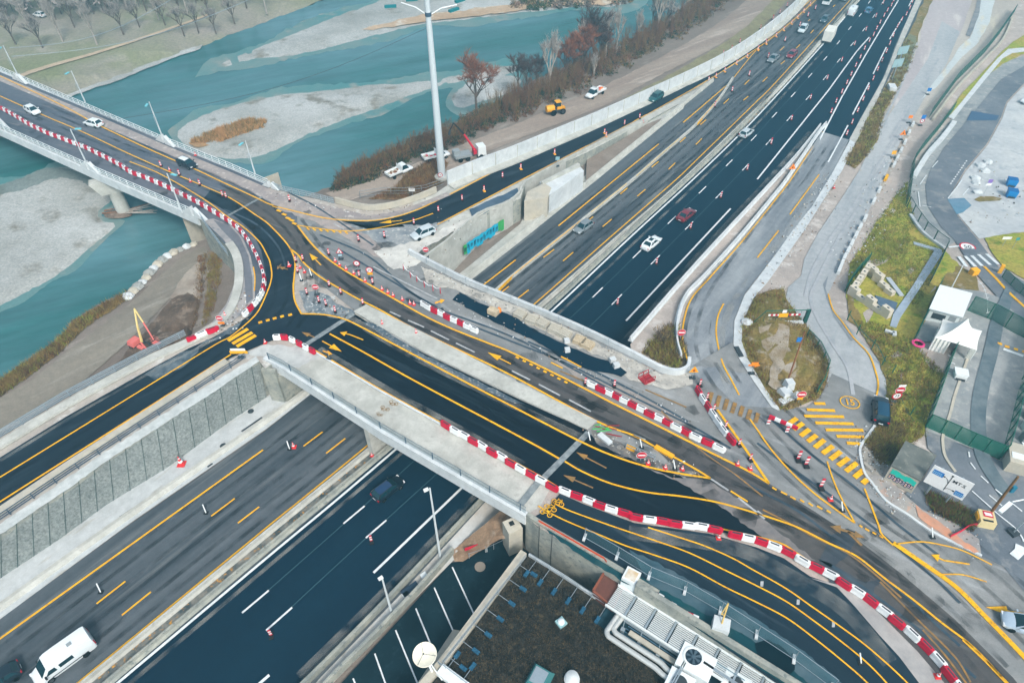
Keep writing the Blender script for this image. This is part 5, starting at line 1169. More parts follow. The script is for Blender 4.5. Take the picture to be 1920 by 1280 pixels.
for px in([(1258,1284),(1292,1222),(1390,1286)],[(1262,1286),(1294,1226),(1392,1290)]):
    mb=MB();mb.sweep([P(x,y,RZ+1.6)-pen.location for x,y in px],rect(.14,.1),closed=True);mb.build('frame',GALV,pen)
mb=MB();mb.sweep([P(x,y,RZ+.1)-pen.location for x,y in((1258,1284),(1292,1222),(1390,1286))],rect(.04,1.5),closed=True);mb.build('glass',meshmat('pen_glass',lin(110,160,180,.85),.45),pen)
for lb,px in(('white cooling unit at the bottom edge, left of the fan unit',(1270,1290)),('white cooling unit at the bottom edge, right of the fan unit',(1374,1292))):
    c=P(*px,RZ);t2=thing('cooling_unit',lb,'cooling unit',c,0,'white units on the roof');mb=MB();mb.box((0,0,.8),(2.4,2.2,1.3),hz_);mb.build('casing',WHITE,t2,bevel=.04);mb=MB();mb.lathe([(.7,1.47),(.5,1.5),(.01,1.5)],18);mb.build('fan',DKGREY,t2)
# tarpaulined concrete anchor with a bent yellow stake in the dark ground behind
at=thing('anchor_block','white concrete block with a bent yellow steel bracket in the dark ground','block',P(1348,1180,OV))
mb=MB();mb.box((0,0,.65),(1.55,1.3,1.5),R(-20));mb.build('block',CONC_W,at)
mb=MB();mb.tube((0,0,1.4),(.35,.9,3.6),.08,n=6);mb.tube((.35,.9,3.6),(-.25,.3,2.7),.05,n=6);mb.tube((-.25,.3,2.7),(.12,.4,2.3),.05,n=6);mb.build('bracket',PALEY,at)
# construction fence with concrete feet along the dark ground
fpts=[(1096,1008),(1157,1043),(1217,1080),(1284,1108),(1350,1146),(1418,1190),(1488,1236),(1560,1290)]
ft=thing('site_fence','see-through site fence on concrete feet along the edge of the lower right road','fence',P(*fpts[0],OV))
w3=[P(x,y,OV+.12)-ft.location for x,y in fpts]
for h in(.1,1.9):
    mb=MB();mb.sweep([p+Vector((0,0,h))for p in w3],rect(.05,.05),closed=True);mb.build('rail',GALV,ft)
mb=MB();mb.sweep(w3,rect(.02,1.9),closed=True);mb.build('mesh',meshmat('fence_mesh',lin(110,160,170,.85),.10),ft)
for p in w3:
    a=MB();a.tube(p,p+Vector((0,0,1.95)),.04,n=6);po=a.build('post',GALV,ft);mb=MB();mb.box((p.x,p.y,p.z+.12),(.28,.9,.24),R(-22));mb.build('concrete_foot',CONC_W,po)
for i,(x,y)in enumerate(((1238,1122),(1261,1138),(1331,1184),(1356,1200),(1382,1216),(1408,1232),(1434,1248),(1461,1266))):
    c=P(x,y,OV+.1);mb=MB();mb.box((c.x,c.y,c.z+.3),(.55,.42,.6),R(-33));tag(mb.build('concrete_stub',CONC_W),'%s white concrete stub behind the grey louvre wall, counted from its upper end'%['first','second','third','fourth','fifth','sixth','seventh','eighth'][i],'stub','white stubs along the grey wall')
mb=MB();mb.tube(P(1389,1214,OV+.3),P(1404,1230,OV+.3),.14,n=8);tag(mb.build('timber_post',WOOD),'short timber post lying by the grey wall near the dark puddle','timber')

# ================================================================== RIGHT-HAND OBJECTS
def gz(px):return PZ(px,zr,0)
def fence(label,pts,h,panel=NET_G,space=2.5,m=GREEN,s=1,name='mesh_fence',rails=None,pr=.05):
    return railing(name,label,pts,h,rails or(.08,h),m,zf=zr,dz=.0,space=space,pr=pr,rr=.035,cat='fence',s=s,panel=panel)
fence('long dark green mesh fence between the pale construction ground and the footway, upper right',[(1901,24),(1872,66),(1845,100),(1792,153),(1741,222)],2.4,NET_G,3.0,GREEN_D)
fence('dark green mesh fence beside the striped white wall, right edge',[(1786,208),(1757,246),(1726,283),(1710,307),(1705,340),(1698,386)],2.2,NET_G,2.5,GREEN_D)
fence('dark fence with open posts curving round the grass triangle',[(1700,388),(1712,409),(1733,438),(1756,458),(1771,469)],2.2,meshmat('thin_mesh',lin(60,90,96,.8),.12),3.2,GREEN_D,pr=.07)
fence('tall dark green fence above the kinked concrete path',[(1771,470),(1758,500),(1740,536)],2.0,NET_G,2.0,GREEN_D)
fence('tall green mesh fence along the left side of the guarded yard',[(1735,798),(1752,752),(1770,700),(1782,668),(1789,656)],2.2,NET_G,2.2)
fence('tall green mesh fence behind the booth and white tent',[(1712,640),(1735,592),(1760,538)],2.2,meshmat('green_net_dim',lin(30,96,86,.85),.45),2.2)
fence('green mesh gate fence across the lower end of the guarded yard',[(1735,801),(1768,815),(1810,834),(1850,851),(1874,861)],2.4,meshmat('green_net_gate',lin(0,120,96,.85),.5),1.6)
fence('green mesh fence along the right side of the guarded yard',[(1876,858),(1893,800),(1908,740),(1926,670),(1950,600)],2.6,NET_G,2.2)
fence('wide green screened fence right of the guard booth',[(1814,583),(1855,599),(1900,624),(1970,660)],2.8,NET_G,2.6)
fence('dark green fence along the far side of the yellow kerb line',[(1878,520),(1905,545),(1940,572),(1975,598)],1.6,NET_G,2.4)
t=fence('row of low green posts along the grass beside the pale road',[(1588,600),(1602,622),(1618,640),(1640,660),(1655,690)],1.8,None,3.4,GREEN,rails=(1.2,))
t=fence('low green fence posts beyond the black parked car',[(1672,700),(1683,730),(1700,770),(1714,790)],1.6,None,3.6,GREEN,rails=(.05,))
fence('green fence around the tip of the traffic island',[(1512,632),(1534,655),(1551,690),(1542,720),(1528,742)],1.5,meshmat('thin_green',lin(20,100,84,.8),.3),2.4,GREEN)
fence('small green fence panel behind the concrete block stacks',[(1584,546),(1600,520),(1629,488)],1.6,NET_G,2.0)
# striped wall and kerb along fence
wall('low_wall','white low wall with dark slots along the footway, upper right','wall',[(1788,232),(1765,262),(1740,290),(1722,318),(1712,335)],rect(.9,.7),CONC_W,zr)
wall('low_wall','pale kerb wall under the open fence of the grass triangle','wall',[(1706,404),(1730,437),(1770,467)],rect(.5,.4),CONC_W,zr)
wall('low_wall','beige retaining edge beneath the long green fence, upper right','wall',[(1898,36),(1880,75),(1850,108),(1797,162),(1748,226)],rect(.5,.5),CONC_P,zr)
# kinked concrete path
for px in(Q(1640,300,(460,990),(800,1085),(800,1120),(465,1020)),[(1752,470),(1767,476),(1724,542),(1688,596),(1680,615),(1668,612),(1674,590),(1709,540)]):
    mb=MB();mb.prism([PZ(p,zr,-.05)for p in px],.22);struct(mb.build('concrete_path',mat('path_blue_grey',lin(172,186,200,.85),.85,lin(160,174,190,.85),.4,speck=.06)))
# precast blocks beside the pale road
k=0
for w_,pts in(('b4',((905,60),(858,145),(818,225),(757,345),(722,408),(692,465),(662,525),(636,575),(612,620),(592,668),(574,712))),('a4',((1095,885),(1068,945),(1040,1010),(1012,1068),(986,1122),(962,1170)))):
    for i,p in enumerate(pts):
        q=Z(w_,p)[0];nx=Z(w_,pts[min(i+1,len(pts)-1)])[0];pv=Z(w_,pts[max(i-1,0)])[0]
        a=gz(pv);b=gz(nx);c=gz(q);L=1.9
        mb=MB();mb.box((0,0,.32),(L,.55,.64),taper=.8,tx=1.0);mb.box((0,0,.66),(.2,.2,.05));
        o=mb.build('kerb_block',YEL_L if w_=='b4' and i==0 else CONC_W,loc=c,rz=math.atan2(b.y-a.y,b.x-a.x));k+=1
        od=['first','second','third','fourth','fifth','sixth','seventh','eighth','ninth','tenth','eleventh'][i]
        tag(o,('yellow concrete kerb block at the top of the lower row by the pale road' if w_=='b4' and i==0 else '%s %s concrete kerb block beside the pale road, %s row'%(od,'white','lower' if w_=='b4' else 'upper')),'block','concrete kerb blocks along the pale road')
# stacked lego-like concrete blocks
BLK=mat('precast_block',lin(216,208,192,.85),.85,lin(200,192,178,.85),.8,speck=.06)
def blk(px,rz,n,label):
    c=gz(px)
    for j in range(n):
        mb=MB();mb.box((0,0,.4),(1.5,.8,.78));mb.lathe([(.18,.785),(.18,.80),(.01,.80)],12,mi=1)
        o=mb.build('concrete_block',[BLK,DKGREY],loc=c+Vector((0,0,.8*j)),rz=rz,bevel=.03)
        tag(o,label if n==1 else label+(', upper course' if j else ', lower course'),'block','precast concrete blocks in the walled corner')
r1,r2=math.atan2(gz((1594,553)).y-gz((1625,508)).y,gz((1594,553)).x-gz((1625,508)).x),math.atan2(gz((1670,600)).y-gz((1594,553)).y,gz((1670,600)).x-gz((1594,553)).x)
names=iter(['top','second','third','fourth','bottom'])
for i in range(4):
    t=i/3;blk((1623-24*t,512+34*t),r1,2,'beige concrete block, %s of the slanting row against the green panel'%['first','second','third','last'][i])
for i in range(5):
    t=i/4;blk((1598+60*t,554+38*t),r2,1 if i%2 else 2,'beige concrete block, %s along the lower stepped row'%['first','second','third','fourth','last'][i])
for i in range(4):
    t=i/3;blk((1632+34*t,516+34*t),r2,2 if i<2 else 1,'beige concrete block, %s along the upper stepped row'%['first','second','third','last'][i])
mb=MB();mb.prism([gz(p)for p in((1640,556),(1682,570),(1676,588),(1646,574))],.3);tag(mb.build('tarpaulin',mat('slate_tarp',lin(100,120,140,.85),.7,lin(84,104,124,.85),2)),'slate blue tarpaulin over a stack between the concrete blocks','tarpaulin')
for lb,a,b in(('grey slab lying in the grass by the concrete blocks',(1664,522),(1690,556)),):
    mb=MB();mb.sweep([gz(a),gz(b)],rect(.7,.25),closed=True);tag(mb.build('slab',mat('slab_grey',lin(186,194,204,.85),.8,speck=.06)),lb,'slab')
mb=MB();c=gz((1667,624));mb.box((c.x,c.y,c.z+.2),(1.2,.35,.4),R(-30));mb.box((c.x+.5,c.y-.4,c.z+.2),(.5,.9,.4),R(-20));tag(mb.build('broken_kerb',CONC_W),'white broken kerb piece at the lower end of the kinked path','kerb piece')
# guard booth
bz=zr(1780,580)
rp=Q(1640,500,(785,215),(1175,318),(1060,605),(655,500));H_=2.7
rq=[P(x,y,bz+H_)for x,y in rp];cen=sum(rq,Vector())/4
bo=thing('guard_booth','white flat-roofed guard booth inside the green fence','booth',Vector((cen.x,cen.y,bz)))
mb=MB();mb.prism([q+Vector((0,0,-.12))-bo.location for q in rq],.14);mb.build('roof',WHITE,bo)
mb=MB();ins=[(q-cen)*.9+cen for q in rq];mb.prism([Vector((q.x,q.y,bz))-bo.location for q in ins],H_-.14);wl=mb.build('wall',plain('booth_wall',222,230,230),bo)
a,b=ins[3],ins[2];d=(b-a).normalized();n_=Vector((d.y,-d.x,0));
if n_.y>0:n_=-n_
for s0,s1,h0,h1,nm in((.5,2.2,1.0,2.0,'window'),(2.6,3.5,.05,2.1,'door')):
    mb=MB();mb.add([Vector((a.x,a.y,bz))+d*s0+n_*.02+Vector((0,0,h0))-bo.location,Vector((a.x,a.y,bz))+d*s1+n_*.02+Vector((0,0,h0))-bo.location,Vector((a.x,a.y,bz))+d*s1+n_*.02+Vector((0,0,h1))-bo.location,Vector((a.x,a.y,bz))+d*s0+n_*.02+Vector((0,0,h1))-bo.location],[(0,1,2,3)]);mb.build(nm,DKGREY if nm=='window' else GREYP,bo)
# tent
tz=zr(1790,640);cr=[P(x,y,tz+2.3)for x,y in Q(1640,500,(818,625),(1290,768),(1228,1003),(718,852))];cen=sum(cr,Vector())/4
tn=thing('tent','white peaked canvas tent beside the guard booth','tent',Vector((cen.x,cen.y,tz)))
pk=Vector((cen.x,cen.y,tz+5.2));mb=MB();n_=10;vs=[]
for i in range(4):
    a,b=cr[i],cr[(i+1)%4]
    for j in range(n_):
        e=a.lerp(b,j/n_);e=e+(cen-e)*.06*math.sin(math.pi*j/n_)
        for k in range(9):
            s=k/8;p=e.lerp(Vector((cen.x,cen.y,e.z)),s);p.z=e.z+(pk.z-e.z)*(s**2.4*.85+s*.15);vs.append(p-tn.location)
nn_=4*n_;fs=[(i*9+k,((i+1)%nn_)*9+k,((i+1)%nn_)*9+k+1,i*9+k+1)for i in range(nn_)for k in range(8)]
TENT=mat('tent_canvas',lin(238,240,238,.88),.7,lin(228,228,222,.88),.5);mb.add(vs,fs);mb.build('canopy',TENT,tn,smooth=True)
mb=MB()
for i in range(4):
    p=cr[i]-tn.location;mb.tube((p.x*.97,p.y*.97,0),(p.x*.97,p.y*.97,2.3),.05,n=6)
mb.build('frame',WHITE,tn)
def drape(a,b,s0,s1,nm):
    mb=MB();p,q=a.lerp(b,s0)-tn.location,a.lerp(b,s1)-tn.location;vs=[];fs=[]
    dirn=(q-p).normalized();o_=Vector((-dirn.y,dirn.x,0));n2=12
    for i in range(n2+1):
        u=p.lerp(q,i/n2)+o_*.08*math.sin(i*2.1);vs+=[Vector((u.x*.97,u.y*.97,2.3)),Vector((u.x*.97,u.y*.97,.02))]
    fs=[(2*i,2*i+1,2*i+3,2*i+2)for i in range(n2)];mb.add(vs,fs);mb.build(nm,TENT,tn)
drape(cr[3],cr[2],0,.38,'side_wall');drape(cr[3],cr[0],0,1,'side_wall');drape(cr[0],cr[1],0,1,'side_wall');drape(cr[3],cr[2],.86,1,'tied_curtain')
# shed with graffiti
sz=OV
sr=[P(x,y,sz+2.6)for x,y in((1697.8,826),(1757,853),(1726,901),(1671,872))];cen=sum(sr,Vector())/4
sh=thing('roadside_shed','small grey-roofed concrete shed with turquoise graffiti on its front','shed',Vector((cen.x,cen.y,sz)))
mb=MB();mb.prism([q-sh.location+Vector((0,0,-.14))for q in sr],.16);mb.build('roof',mat('shed_roof',lin(118,122,118,.85),.9,lin(92,98,96,.85),.5,c3=lin(136,138,130,.85),speck=.12),sh)
ins=[(q-cen)*.97+cen for q in sr];mb=MB();mb.prism([Vector((q.x,q.y,sz))-sh.location for q in ins],2.45);mb.build('wall',CONC_P,sh)
a,b=Vector((ins[3].x,ins[3].y,0)),Vector((ins[2].x,ins[2].y,0));d=(b-a);n_=Vector((d.y,-d.x,0)).normalized();n_=n_ if n_.y<0 else-n_
def sp(u,h,o=.03):return a+d*u+n_*o+Vector((0,0,h))-Vector((sh.location.x,sh.location.y,0))
mb=MB();rg=random.Random(11)
for i in range(9):
    u=.08+i*.096;v0=1.35+.1*math.sin(i*2.2);v1=2.1+.1*math.sin(i*1.3)
    mb.add([sp(u,v0),sp(u+.1,v0+.05),sp(u+.105,v1),sp(u+.01,v1+.06)],[(0,1,2,3)],0)
    v0=.55+.12*math.sin(i*1.9);v1=1.25+.08*math.sin(i*2.7)
    mb.add([sp(u,v0,.02),sp(u+.09,v0-.05,.02),sp(u+.1,v1,.02),sp(u,v1+.04,.02)],[(0,1,2,3)],3)
    mb.add([sp(u+.015,v0+.06,.04),sp(u+.075,v0+.1,.04),sp(u+.08,v1-.12,.04),sp(u+.02,v1-.06,.04)],[(0,1,2,3)],1)
    mb.add([sp(u+.03,v0+.2,.05),sp(u+.055,v0+.2,.05),sp(u+.06,v1-.25,.05),sp(u+.03,v1-.22,.05)],[(0,1,2,3)],3 if i%2 else 2)
mb.build('graffiti',[plain('graffiti_turquoise',30,200,180),plain('graffiti_lilac',214,190,206),plain('graffiti_ochre',226,170,60),GB[1]],sh)
# direction billboard
bz=OV
hb_=1.9
pl=[P(x,y,0)for x,y in((0,0),)]
q4=Q(1640,840,(585,395),(1050,625));bl3,br3=P(*q4[0],bz+hb_),P(*q4[1],bz+hb_)
bd=thing('direction_sign','large white direction board with blue panels and a road diagram on posts','sign',Vector((bl3.x,bl3.y,bz)))
d=br3-bl3;Lb=d.length;d.normalize();n_=Vector((d.y,-d.x,0));n_=n_ if n_.y<0 else-n_
hB=HT((0,0),(0,0),0)if False else None
base2=Vector((bl3.x,bl3.y,bz+hb_));lo=1.0
best=min((abs((lambda q:640-CAM_F*q.dot(UP)/q.dot(FW))(base2+Vector((0,0,h/20))-Vector((0,0,CAM_H)))-(840+200/6.4)),h/20)for h in range(10,140))[1]
tilt=n_*-.0
def bp_(u,v,o=.0):return d*u+Vector((0,0,hb_+v))+n_*o
mb=MB();mb.add([bp_(0,0,.04),bp_(Lb,0,.04),bp_(Lb,best,.04),bp_(0,best,.04),bp_(0,0,-.04),bp_(Lb,0,-.04),bp_(Lb,best,-.04),bp_(0,best,-.04)],[(0,1,2,3),(7,6,5,4),(0,4,5,1),(1,5,6,2),(2,6,7,3),(3,7,4,0)]);mb.build('panel',SIGN_WHITE,bd)
mb=MB()
for u0,v0,u1,v1 in((.05,.6,.32,.84),(.74,.1,1.0-.06,.34)):mb.add([bp_(Lb*u0,best*v0,.06),bp_(Lb*u1,best*v0,.06),bp_(Lb*u1,best*v1,.06),bp_(Lb*u0,best*v1,.06)],[(0,1,2,3)])
mb.build('blue_panel',SIGN_BLUE,bd)
mb=MB()
def bstroke(pts,w_=.035):
    for p,q in zip(pts[:-1],pts[1:]):
        v=Vector((q[0]-p[0],q[1]-p[1]));v.normalize();x,y=-v.y*w_,v.x*w_
        mb.add([bp_(p[0]+x,p[1]+y,.06),bp_(q[0]+x,q[1]+y,.06),bp_(q[0]-x,q[1]-y,.06),bp_(p[0]-x,p[1]-y,.06)],[(0,1,2,3)])
U,V=Lb,best
bstroke([(.5*U,.06*V),(.5*U,.9*V)]);bstroke([(.5*U,.45*V),(.46*U,.6*V),(.4*U,.68*V),(.34*U,.7*V)],.03);bstroke([(.5*U,.15*V),(.56*U,.24*V),(.64*U,.25*V),(.7*U,.24*V)],.03)
for p in((.5,.9),(.34,.7),(.7,.24)):bstroke([(p[0]*U-.1,p[1]*V),(p[0]*U+.1,p[1]*V)],.1)
Mx=Matrix((d,Vector((0,0,1)),n_)).transposed().to_4x4();Mx.translation=bp_(.72*U,.68*V,.065)
decal(mb,'MT.S',.62,Mx);mb.build('lettering',SIGN_BLACK,bd)
mb=MB()
for u0,v0 in((.06,.72),(.06,.64),(.76,.22),(.76,.14)):
    for k in range(5):mb.add([bp_(U*(u0+.045*k),V*v0,.07),bp_(U*(u0+.045*k+.032),V*v0,.07),bp_(U*(u0+.045*k+.032),V*(v0+.05),.07),bp_(U*(u0+.045*k),V*(v0+.05),.07)],[(0,1,2,3)])
mb.build('small_print',plain('print_pale_blue',150,200,236),bd)
for u0 in(.22,.72):
    mb=MB();p=d*(Lb*u0)-n_*.1;mb.tube(p,p+Vector((0,0,hb_+best)),.1,n=8);mb.tube(p-n_*1.6,p+Vector((0,0,hb_+.3)),.05,n=6);mb.build('post',GALV,bd)
# height-limit gate over the island
hg=thing('height_gate','green steel gate frame with a red and white bar on the island','gate',PZ((1412,607),zr))
a,b=PZ((1412,607),zr)-hg.location,PZ((1508,605),zr)-hg.location;hgt=HT((1508,605),(1514,581),zr(1508,605))
d=(b-a);
mb=MB();mb.tube(a+Vector((0,0,.3)),b+Vector((0,0,.3)),.09,n=6);mb.tube(a.lerp(b,.18)+Vector((0,0,hgt)),b+Vector((0,0,hgt)),.07,n=6);mb.tube(a+Vector((0,0,.3)),a.lerp(b,.18)+Vector((0,0,hgt)),.06,n=6)
for k in range(8):mb.tube(a.lerp(b,.18+.8*k/7)+Vector((0,0,.3)),a.lerp(b,.18+.8*k/7)+Vector((0,0,hgt)),.025,n=5)
mb.build('frame',GREEN,hg)
mb=MB();mb.box((b.x,b.y,hgt/2),(.5,.35,hgt));mb.build('post',GREEN_D,hg)
mb=MB();n_=Vector((d.y,-d.x,0)).normalized()
for k in range(14):
    if 5<=k<=8:continue
    p=a.lerp(b,.24+.62*k/14)+Vector((0,0,hgt*.62))+n_*.08;q=a.lerp(b,.24+.62*(k+1)/14)+Vector((0,0,hgt*.62))+n_*.08
    mb.add([p,q,q+Vector((0,0,.35)),p+Vector((0,0,.35))],[(0,1,2,3)],k%2)
mb.build('striped_bar',[SIGN_WHITE,SIGN_RED],hg)
mb=MB();p=a.lerp(b,.53)+n_*.1;mb.box((p.x,p.y,hgt*.62+.1),(1.3,.08,.65),math.atan2(d.y,d.x));mb.build('yellow_plate',SIGN_YEL,hg)
mb=MB();p=a.lerp(b,.53)+n_*.1;mb.box((p.x,p.y,hgt*.95),(.6,.06,.5),math.atan2(d.y,d.x));mb.build('white_plate',SIGN_WHITE,hg)
mb=MB();p=a.lerp(b,.78);mb.box((p.x,p.y-.2,.2),(2.6,.6,.4),math.atan2(d.y,d.x));mb.build('counterweight',CONC_W,hg)
mb=MB();mb.lathe([(.01,0),(.9,.0),(.8,.35),(.3,.5),(.01,.5)],10,gz((1400,606)));tag(mb.build('boulder',CONC_W),'pale lump of concrete at the left foot of the green gate','boulder')
# poles
def pole(label,base,top,r,m,zf=zr,name='utility_pole'):
    z0=zf(*base);c=P(*base,z0);h=min(8.0,HT(base,top,z0));tt=P(*top,z0+h)
    t=thing(name,label,'pole',c);mb=MB();mb.tube((0,0,0),tt-c,r,r*.7,8);mb.build('shaft',m,t);return t,tt-c
t,tp_=pole('rusty brown pole standing on white blocks at the tip of the island',(1474,722),(1509,622),.12,BROWNP)
mb=MB();mb.box(tp_*.86+Vector((-.35,0,0)),(.6,.1,.7));mb.build('blue_plate',SIGN_BLUE,t)
t2,tp_=pole('brown wooden pole leaning at the lower right by the cream block',(1852,968),(1909,893),.17,mat('pole_wood',lin(140,104,62,.85),.85,lin(116,86,54,.85),1.5,speck=.1))
mb=MB();mb.box(tp_*.72+Vector((.35,-.1,0)),(.4,.3,.9));mb.build('teal_box',plain('teal_box',30,120,150),t2)
t3,tp_=pole('white lamp post rising between crosswalk and booth',(1784,540),(1806,497),.09,WHITE,name='lamp_post')
mb=MB();c=P(1470,742,OV);mb.box((c.x,c.y,OV+.55),(1.7,1.7,1.1),R(20),taper=.7);mb.box((c.x+.6,c.y+.9,OV+.9),(1.2,1.2,1.8),R(10),taper=.8);mb.box((c.x+.5,c.y-.7,OV+.25),(3.2,.9,.5),R(25));tag(mb.build('ballast_stack',CONC_W),'white concrete ballast stack at the lower tip of the island','ballast')
cb=thing('plinth_block','cream block with red and white plate holding the leaning pole','block',P(1843,978,OV))
mb=MB();mb.box((0,0,.55),(1.7,1.7,1.1),R(-15),taper=.92);mb.build('block',mat('cream_block',lin(226,208,160,.85),.8,lin(214,196,150,.85),1),cb)
mb=MB();mb.box((.15,.25,1.13),(.95,.75,.04),R(-15));mb.build('red_plate',SIGN_RED,cb)
mb=MB();mb.box((.15,.33,1.155),(.7,.16,.02),R(-15));mb.box((.15,.12,1.155),(.7,.16,.02),R(-15));mb.build('white_lettering',SIGN_WHITE,cb)
mb=MB();mb.box((-.2,-.55,1.13),(1.0,.22,.03),R(-15));mb.build('dark_lettering',SIGN_BLACK,cb)
mb=MB();mb.box((-.95,.2,.9),(.06,.9,.6),R(-15));mb.build('yellow_plate',SIGN_YEL,cb)
mb=MB();c=P(1898,1000,OV);mb.box((c.x,c.y,OV+.2),(.9,.9,.4),R(20));rt_=tag(mb.build('thin_post',DKGREY),'dark ballast foot with a thin grey post at the right edge','post');mb=MB();mb.tube((c.x,c.y,OV+.4),(c.x+.5,c.y+.2,OV+6.5),.08,n=6);mb.build('post',GALV,rt_)
# white street light with arm, right edge
sl_=thing('street_light','white street light with a long curved arm at the right edge','street light',P(1990,985,OV))
hh=7.5;e1=P(1872,962,OV+hh)-sl_.location;e2=P(1898,940,OV+hh)-sl_.location
mb=MB();mb.tube((0,0,0),(0,0,hh-.5),.12,.08,8);mb.pipe([(0,0,hh-.5),e2*.5+Vector((0,0,hh*.5)),e2],.07,6);mb.build('post',WHITE,sl_)
mb=MB();dd=(e1-e2);mb.box((e1+e2)/2,(1.9,.4,.2),math.atan2(dd.y,dd.x));mb.build('lamp_head',WHITE,sl_)
# yard furniture
for lb,px,dm,m_ in(('white cabinet with dark front in the guarded yard',(1798,707),(1.4,1.2,.9),WHITE),('blue wheelie bin at the right edge, upper of the two',(1894,348),(1.5,1.2,1.4),plain('bin_blue',0,130,200)),('blue wheelie bin at the right edge, lower of the two',(1894,369),(1.5,1.2,1.4),plain('bin_blue',0,130,200))):
    c=gz(px);t=thing('cabinet' if 'cab' in lb else 'wheelie_bin',lb,'cabinet' if 'cab' in lb else 'bin',c)
    mb=MB();mb.box((0,0,dm[2]/2),dm,R(-20),taper=1.0 if 'cab' in lb else 1.15);mb.build('body',m_,t,bevel=.05)
    mb=MB();mb.box((0,.1,dm[2]+.06),(dm[0]*1.15,dm[1]*1.1,.12),R(-20));mb.build('lid',m_ if 'cab' in lb else plain('bin_lid',0,96,160),t)
    mb=MB();mb.box((-.3,-dm[1]*.62,.3),(dm[0]*.8,.05,.35),R(-20));mb.build('front',DKGREY,t)
wall('kerb','thin concrete kerb dividing the two lanes of the guarded yard','kerb',[(1818,660),(1806,695),(1790,740),(1780,778),(1768,815),(1767,835),(1772,858),(1790,885)],rect(.32,.2),CONC_P,zr,.0)
wall('kerb','curving pale kerb along the footway at the access road','kerb',[(1640,798),(1616,832),(1612,850),(1620,885),(1634,905),(1660,938),(1700,964),(1744,995),(1792,1019),(1840,1042)],rect(.28,.17),CONC_W,zo,.0)
mb=MB();c=gz((1720.5,646));mb.lathe([(.62,.08),(.86,.2),(.86,.3),(.62,.4),(.52,.24),(.62,.08)],20,c);tag(mb.build('hose_ring',plain('pink_plastic',226,60,130),smooth=True),'pink hose ring lying by the tent','hose')
tk=thing('site_container','pale site container with clutter at the right edge below the gate','container',P(1905,872,OV));mb=MB();mb.box((1.5,-.5,.9),(6,3.2,1.8),R(-24));mb.build('body',CONC_P,tk);mb=MB();mb.box((-.5,-.1,1.83),(1.6,.9,.08),R(-24));mb.build('roof_sheet',WHITE,tk)
ws=thing('parked_machinery','row of white machinery and grilles behind the right-hand green fence','machinery',PZ((1918,800),zr))
for k in range(6):
    p=PZ((1912+k*3.2,850-k*22),zr)-ws.location;mb=MB();mb.box((p.x+.8,p.y,.7),(2.0,.9,1.4),R(-10));mb.build('unit',WHITE if k%2==0 else GREYP,ws)
# white swirl sculpture of hoops / barrier chain above the yard
cz=zr(1850,560);ln_=thing('bunting_line','line of small white pennants strung over the yard to the green screen','bunting',P(1830,536,cz))
pp=[P(x,y,cz+2.2)-ln_.location for x,y in Q(1640,500,(1240,165),(1300,230),(1335,320),(1355,420),(1355,545))]
mb=MB();mb.pipe(catmull(pp,4),.03,5);mb.build('line',WHITE,ln_)
for p in catmull(pp,2)[1:]:
    mb=MB();mb.add([p+Vector((-.1,0,0)),p+Vector((.55,.15,-.1)),p+Vector((.45,.35,-.45)),p+Vector((-.05,.1,-.3))],[(0,1,2,3),(3,2,1,0)]);mb.build('pennant',WHITE,ln_)
mb=MB();c=gz((1824,514));mb.box((c.x,c.y,c.z+.5),(1.2,.9,1.0),R(15));ys=tag(mb.build('yellow_hut',SIGN_YEL),'small yellow box beside the crosswalk','box')
mb=MB();c=gz((1873,512));mb.box((c.x,c.y,c.z+.8),(.5,.5,1.6),R(-30));tag(mb.build('barrier_post',SIGN_YEL),'yellow gate post standing on the yellow kerb line','post')
# signals and panels in the verge near the far motorway
for lb,px,hh,dm in(('grey back of a motorway sign standing in the verge, upper',(1681,128),4.5,(3.2,2.0)),('grey back of a motorway sign standing in the verge, lower',(1672,150),4.2,(3.0,2.0))):
    c=gz(px);t=thing('sign_back',lb,'sign',c);mb=MB();mb.tube((0,0,0),(0,0,hh),.12,n=6);mb.build('post',GALV,t);mb=MB();mb.box((0,0,hh),(dm[0],.1,dm[1]),R(20));mb.build('panel',plain('sign_back_grey',150,180,186),t)
mb=MB();c=gz((1671,168));mb.box((c.x,c.y,c.z+.5),(1.6,2.6,1.0),R(-10));tag(mb.build('footing_block',CONC_W),'pale concrete footing block below the motorway signs in the verge','block')
# rubble along the bare lots
rg=random.Random(21)
for i,(x,y)in enumerate(((1838,312),(1846,322),(1829,336),(1830,345),(1833,362),(1852,305))):
    c=gz((x,y));mb=MB();vs=[];mb.lathe([(.01,0),(.9,.0),(.85,.4),(.4,.7),(.01,.75)],7,c);mb.v=[(v[0]+rg.uniform(-.2,.2),v[1]+rg.uniform(-.2,.2),v[2]+rg.uniform(-.1,.1))for v in mb.v]
    tag(mb.build('rubble_pile',CONC_W),'pale boulder beside the side road junction, %s from the top'%['second','third','fourth','fifth','sixth','first'][i],'boulder','pale boulders by the side road')
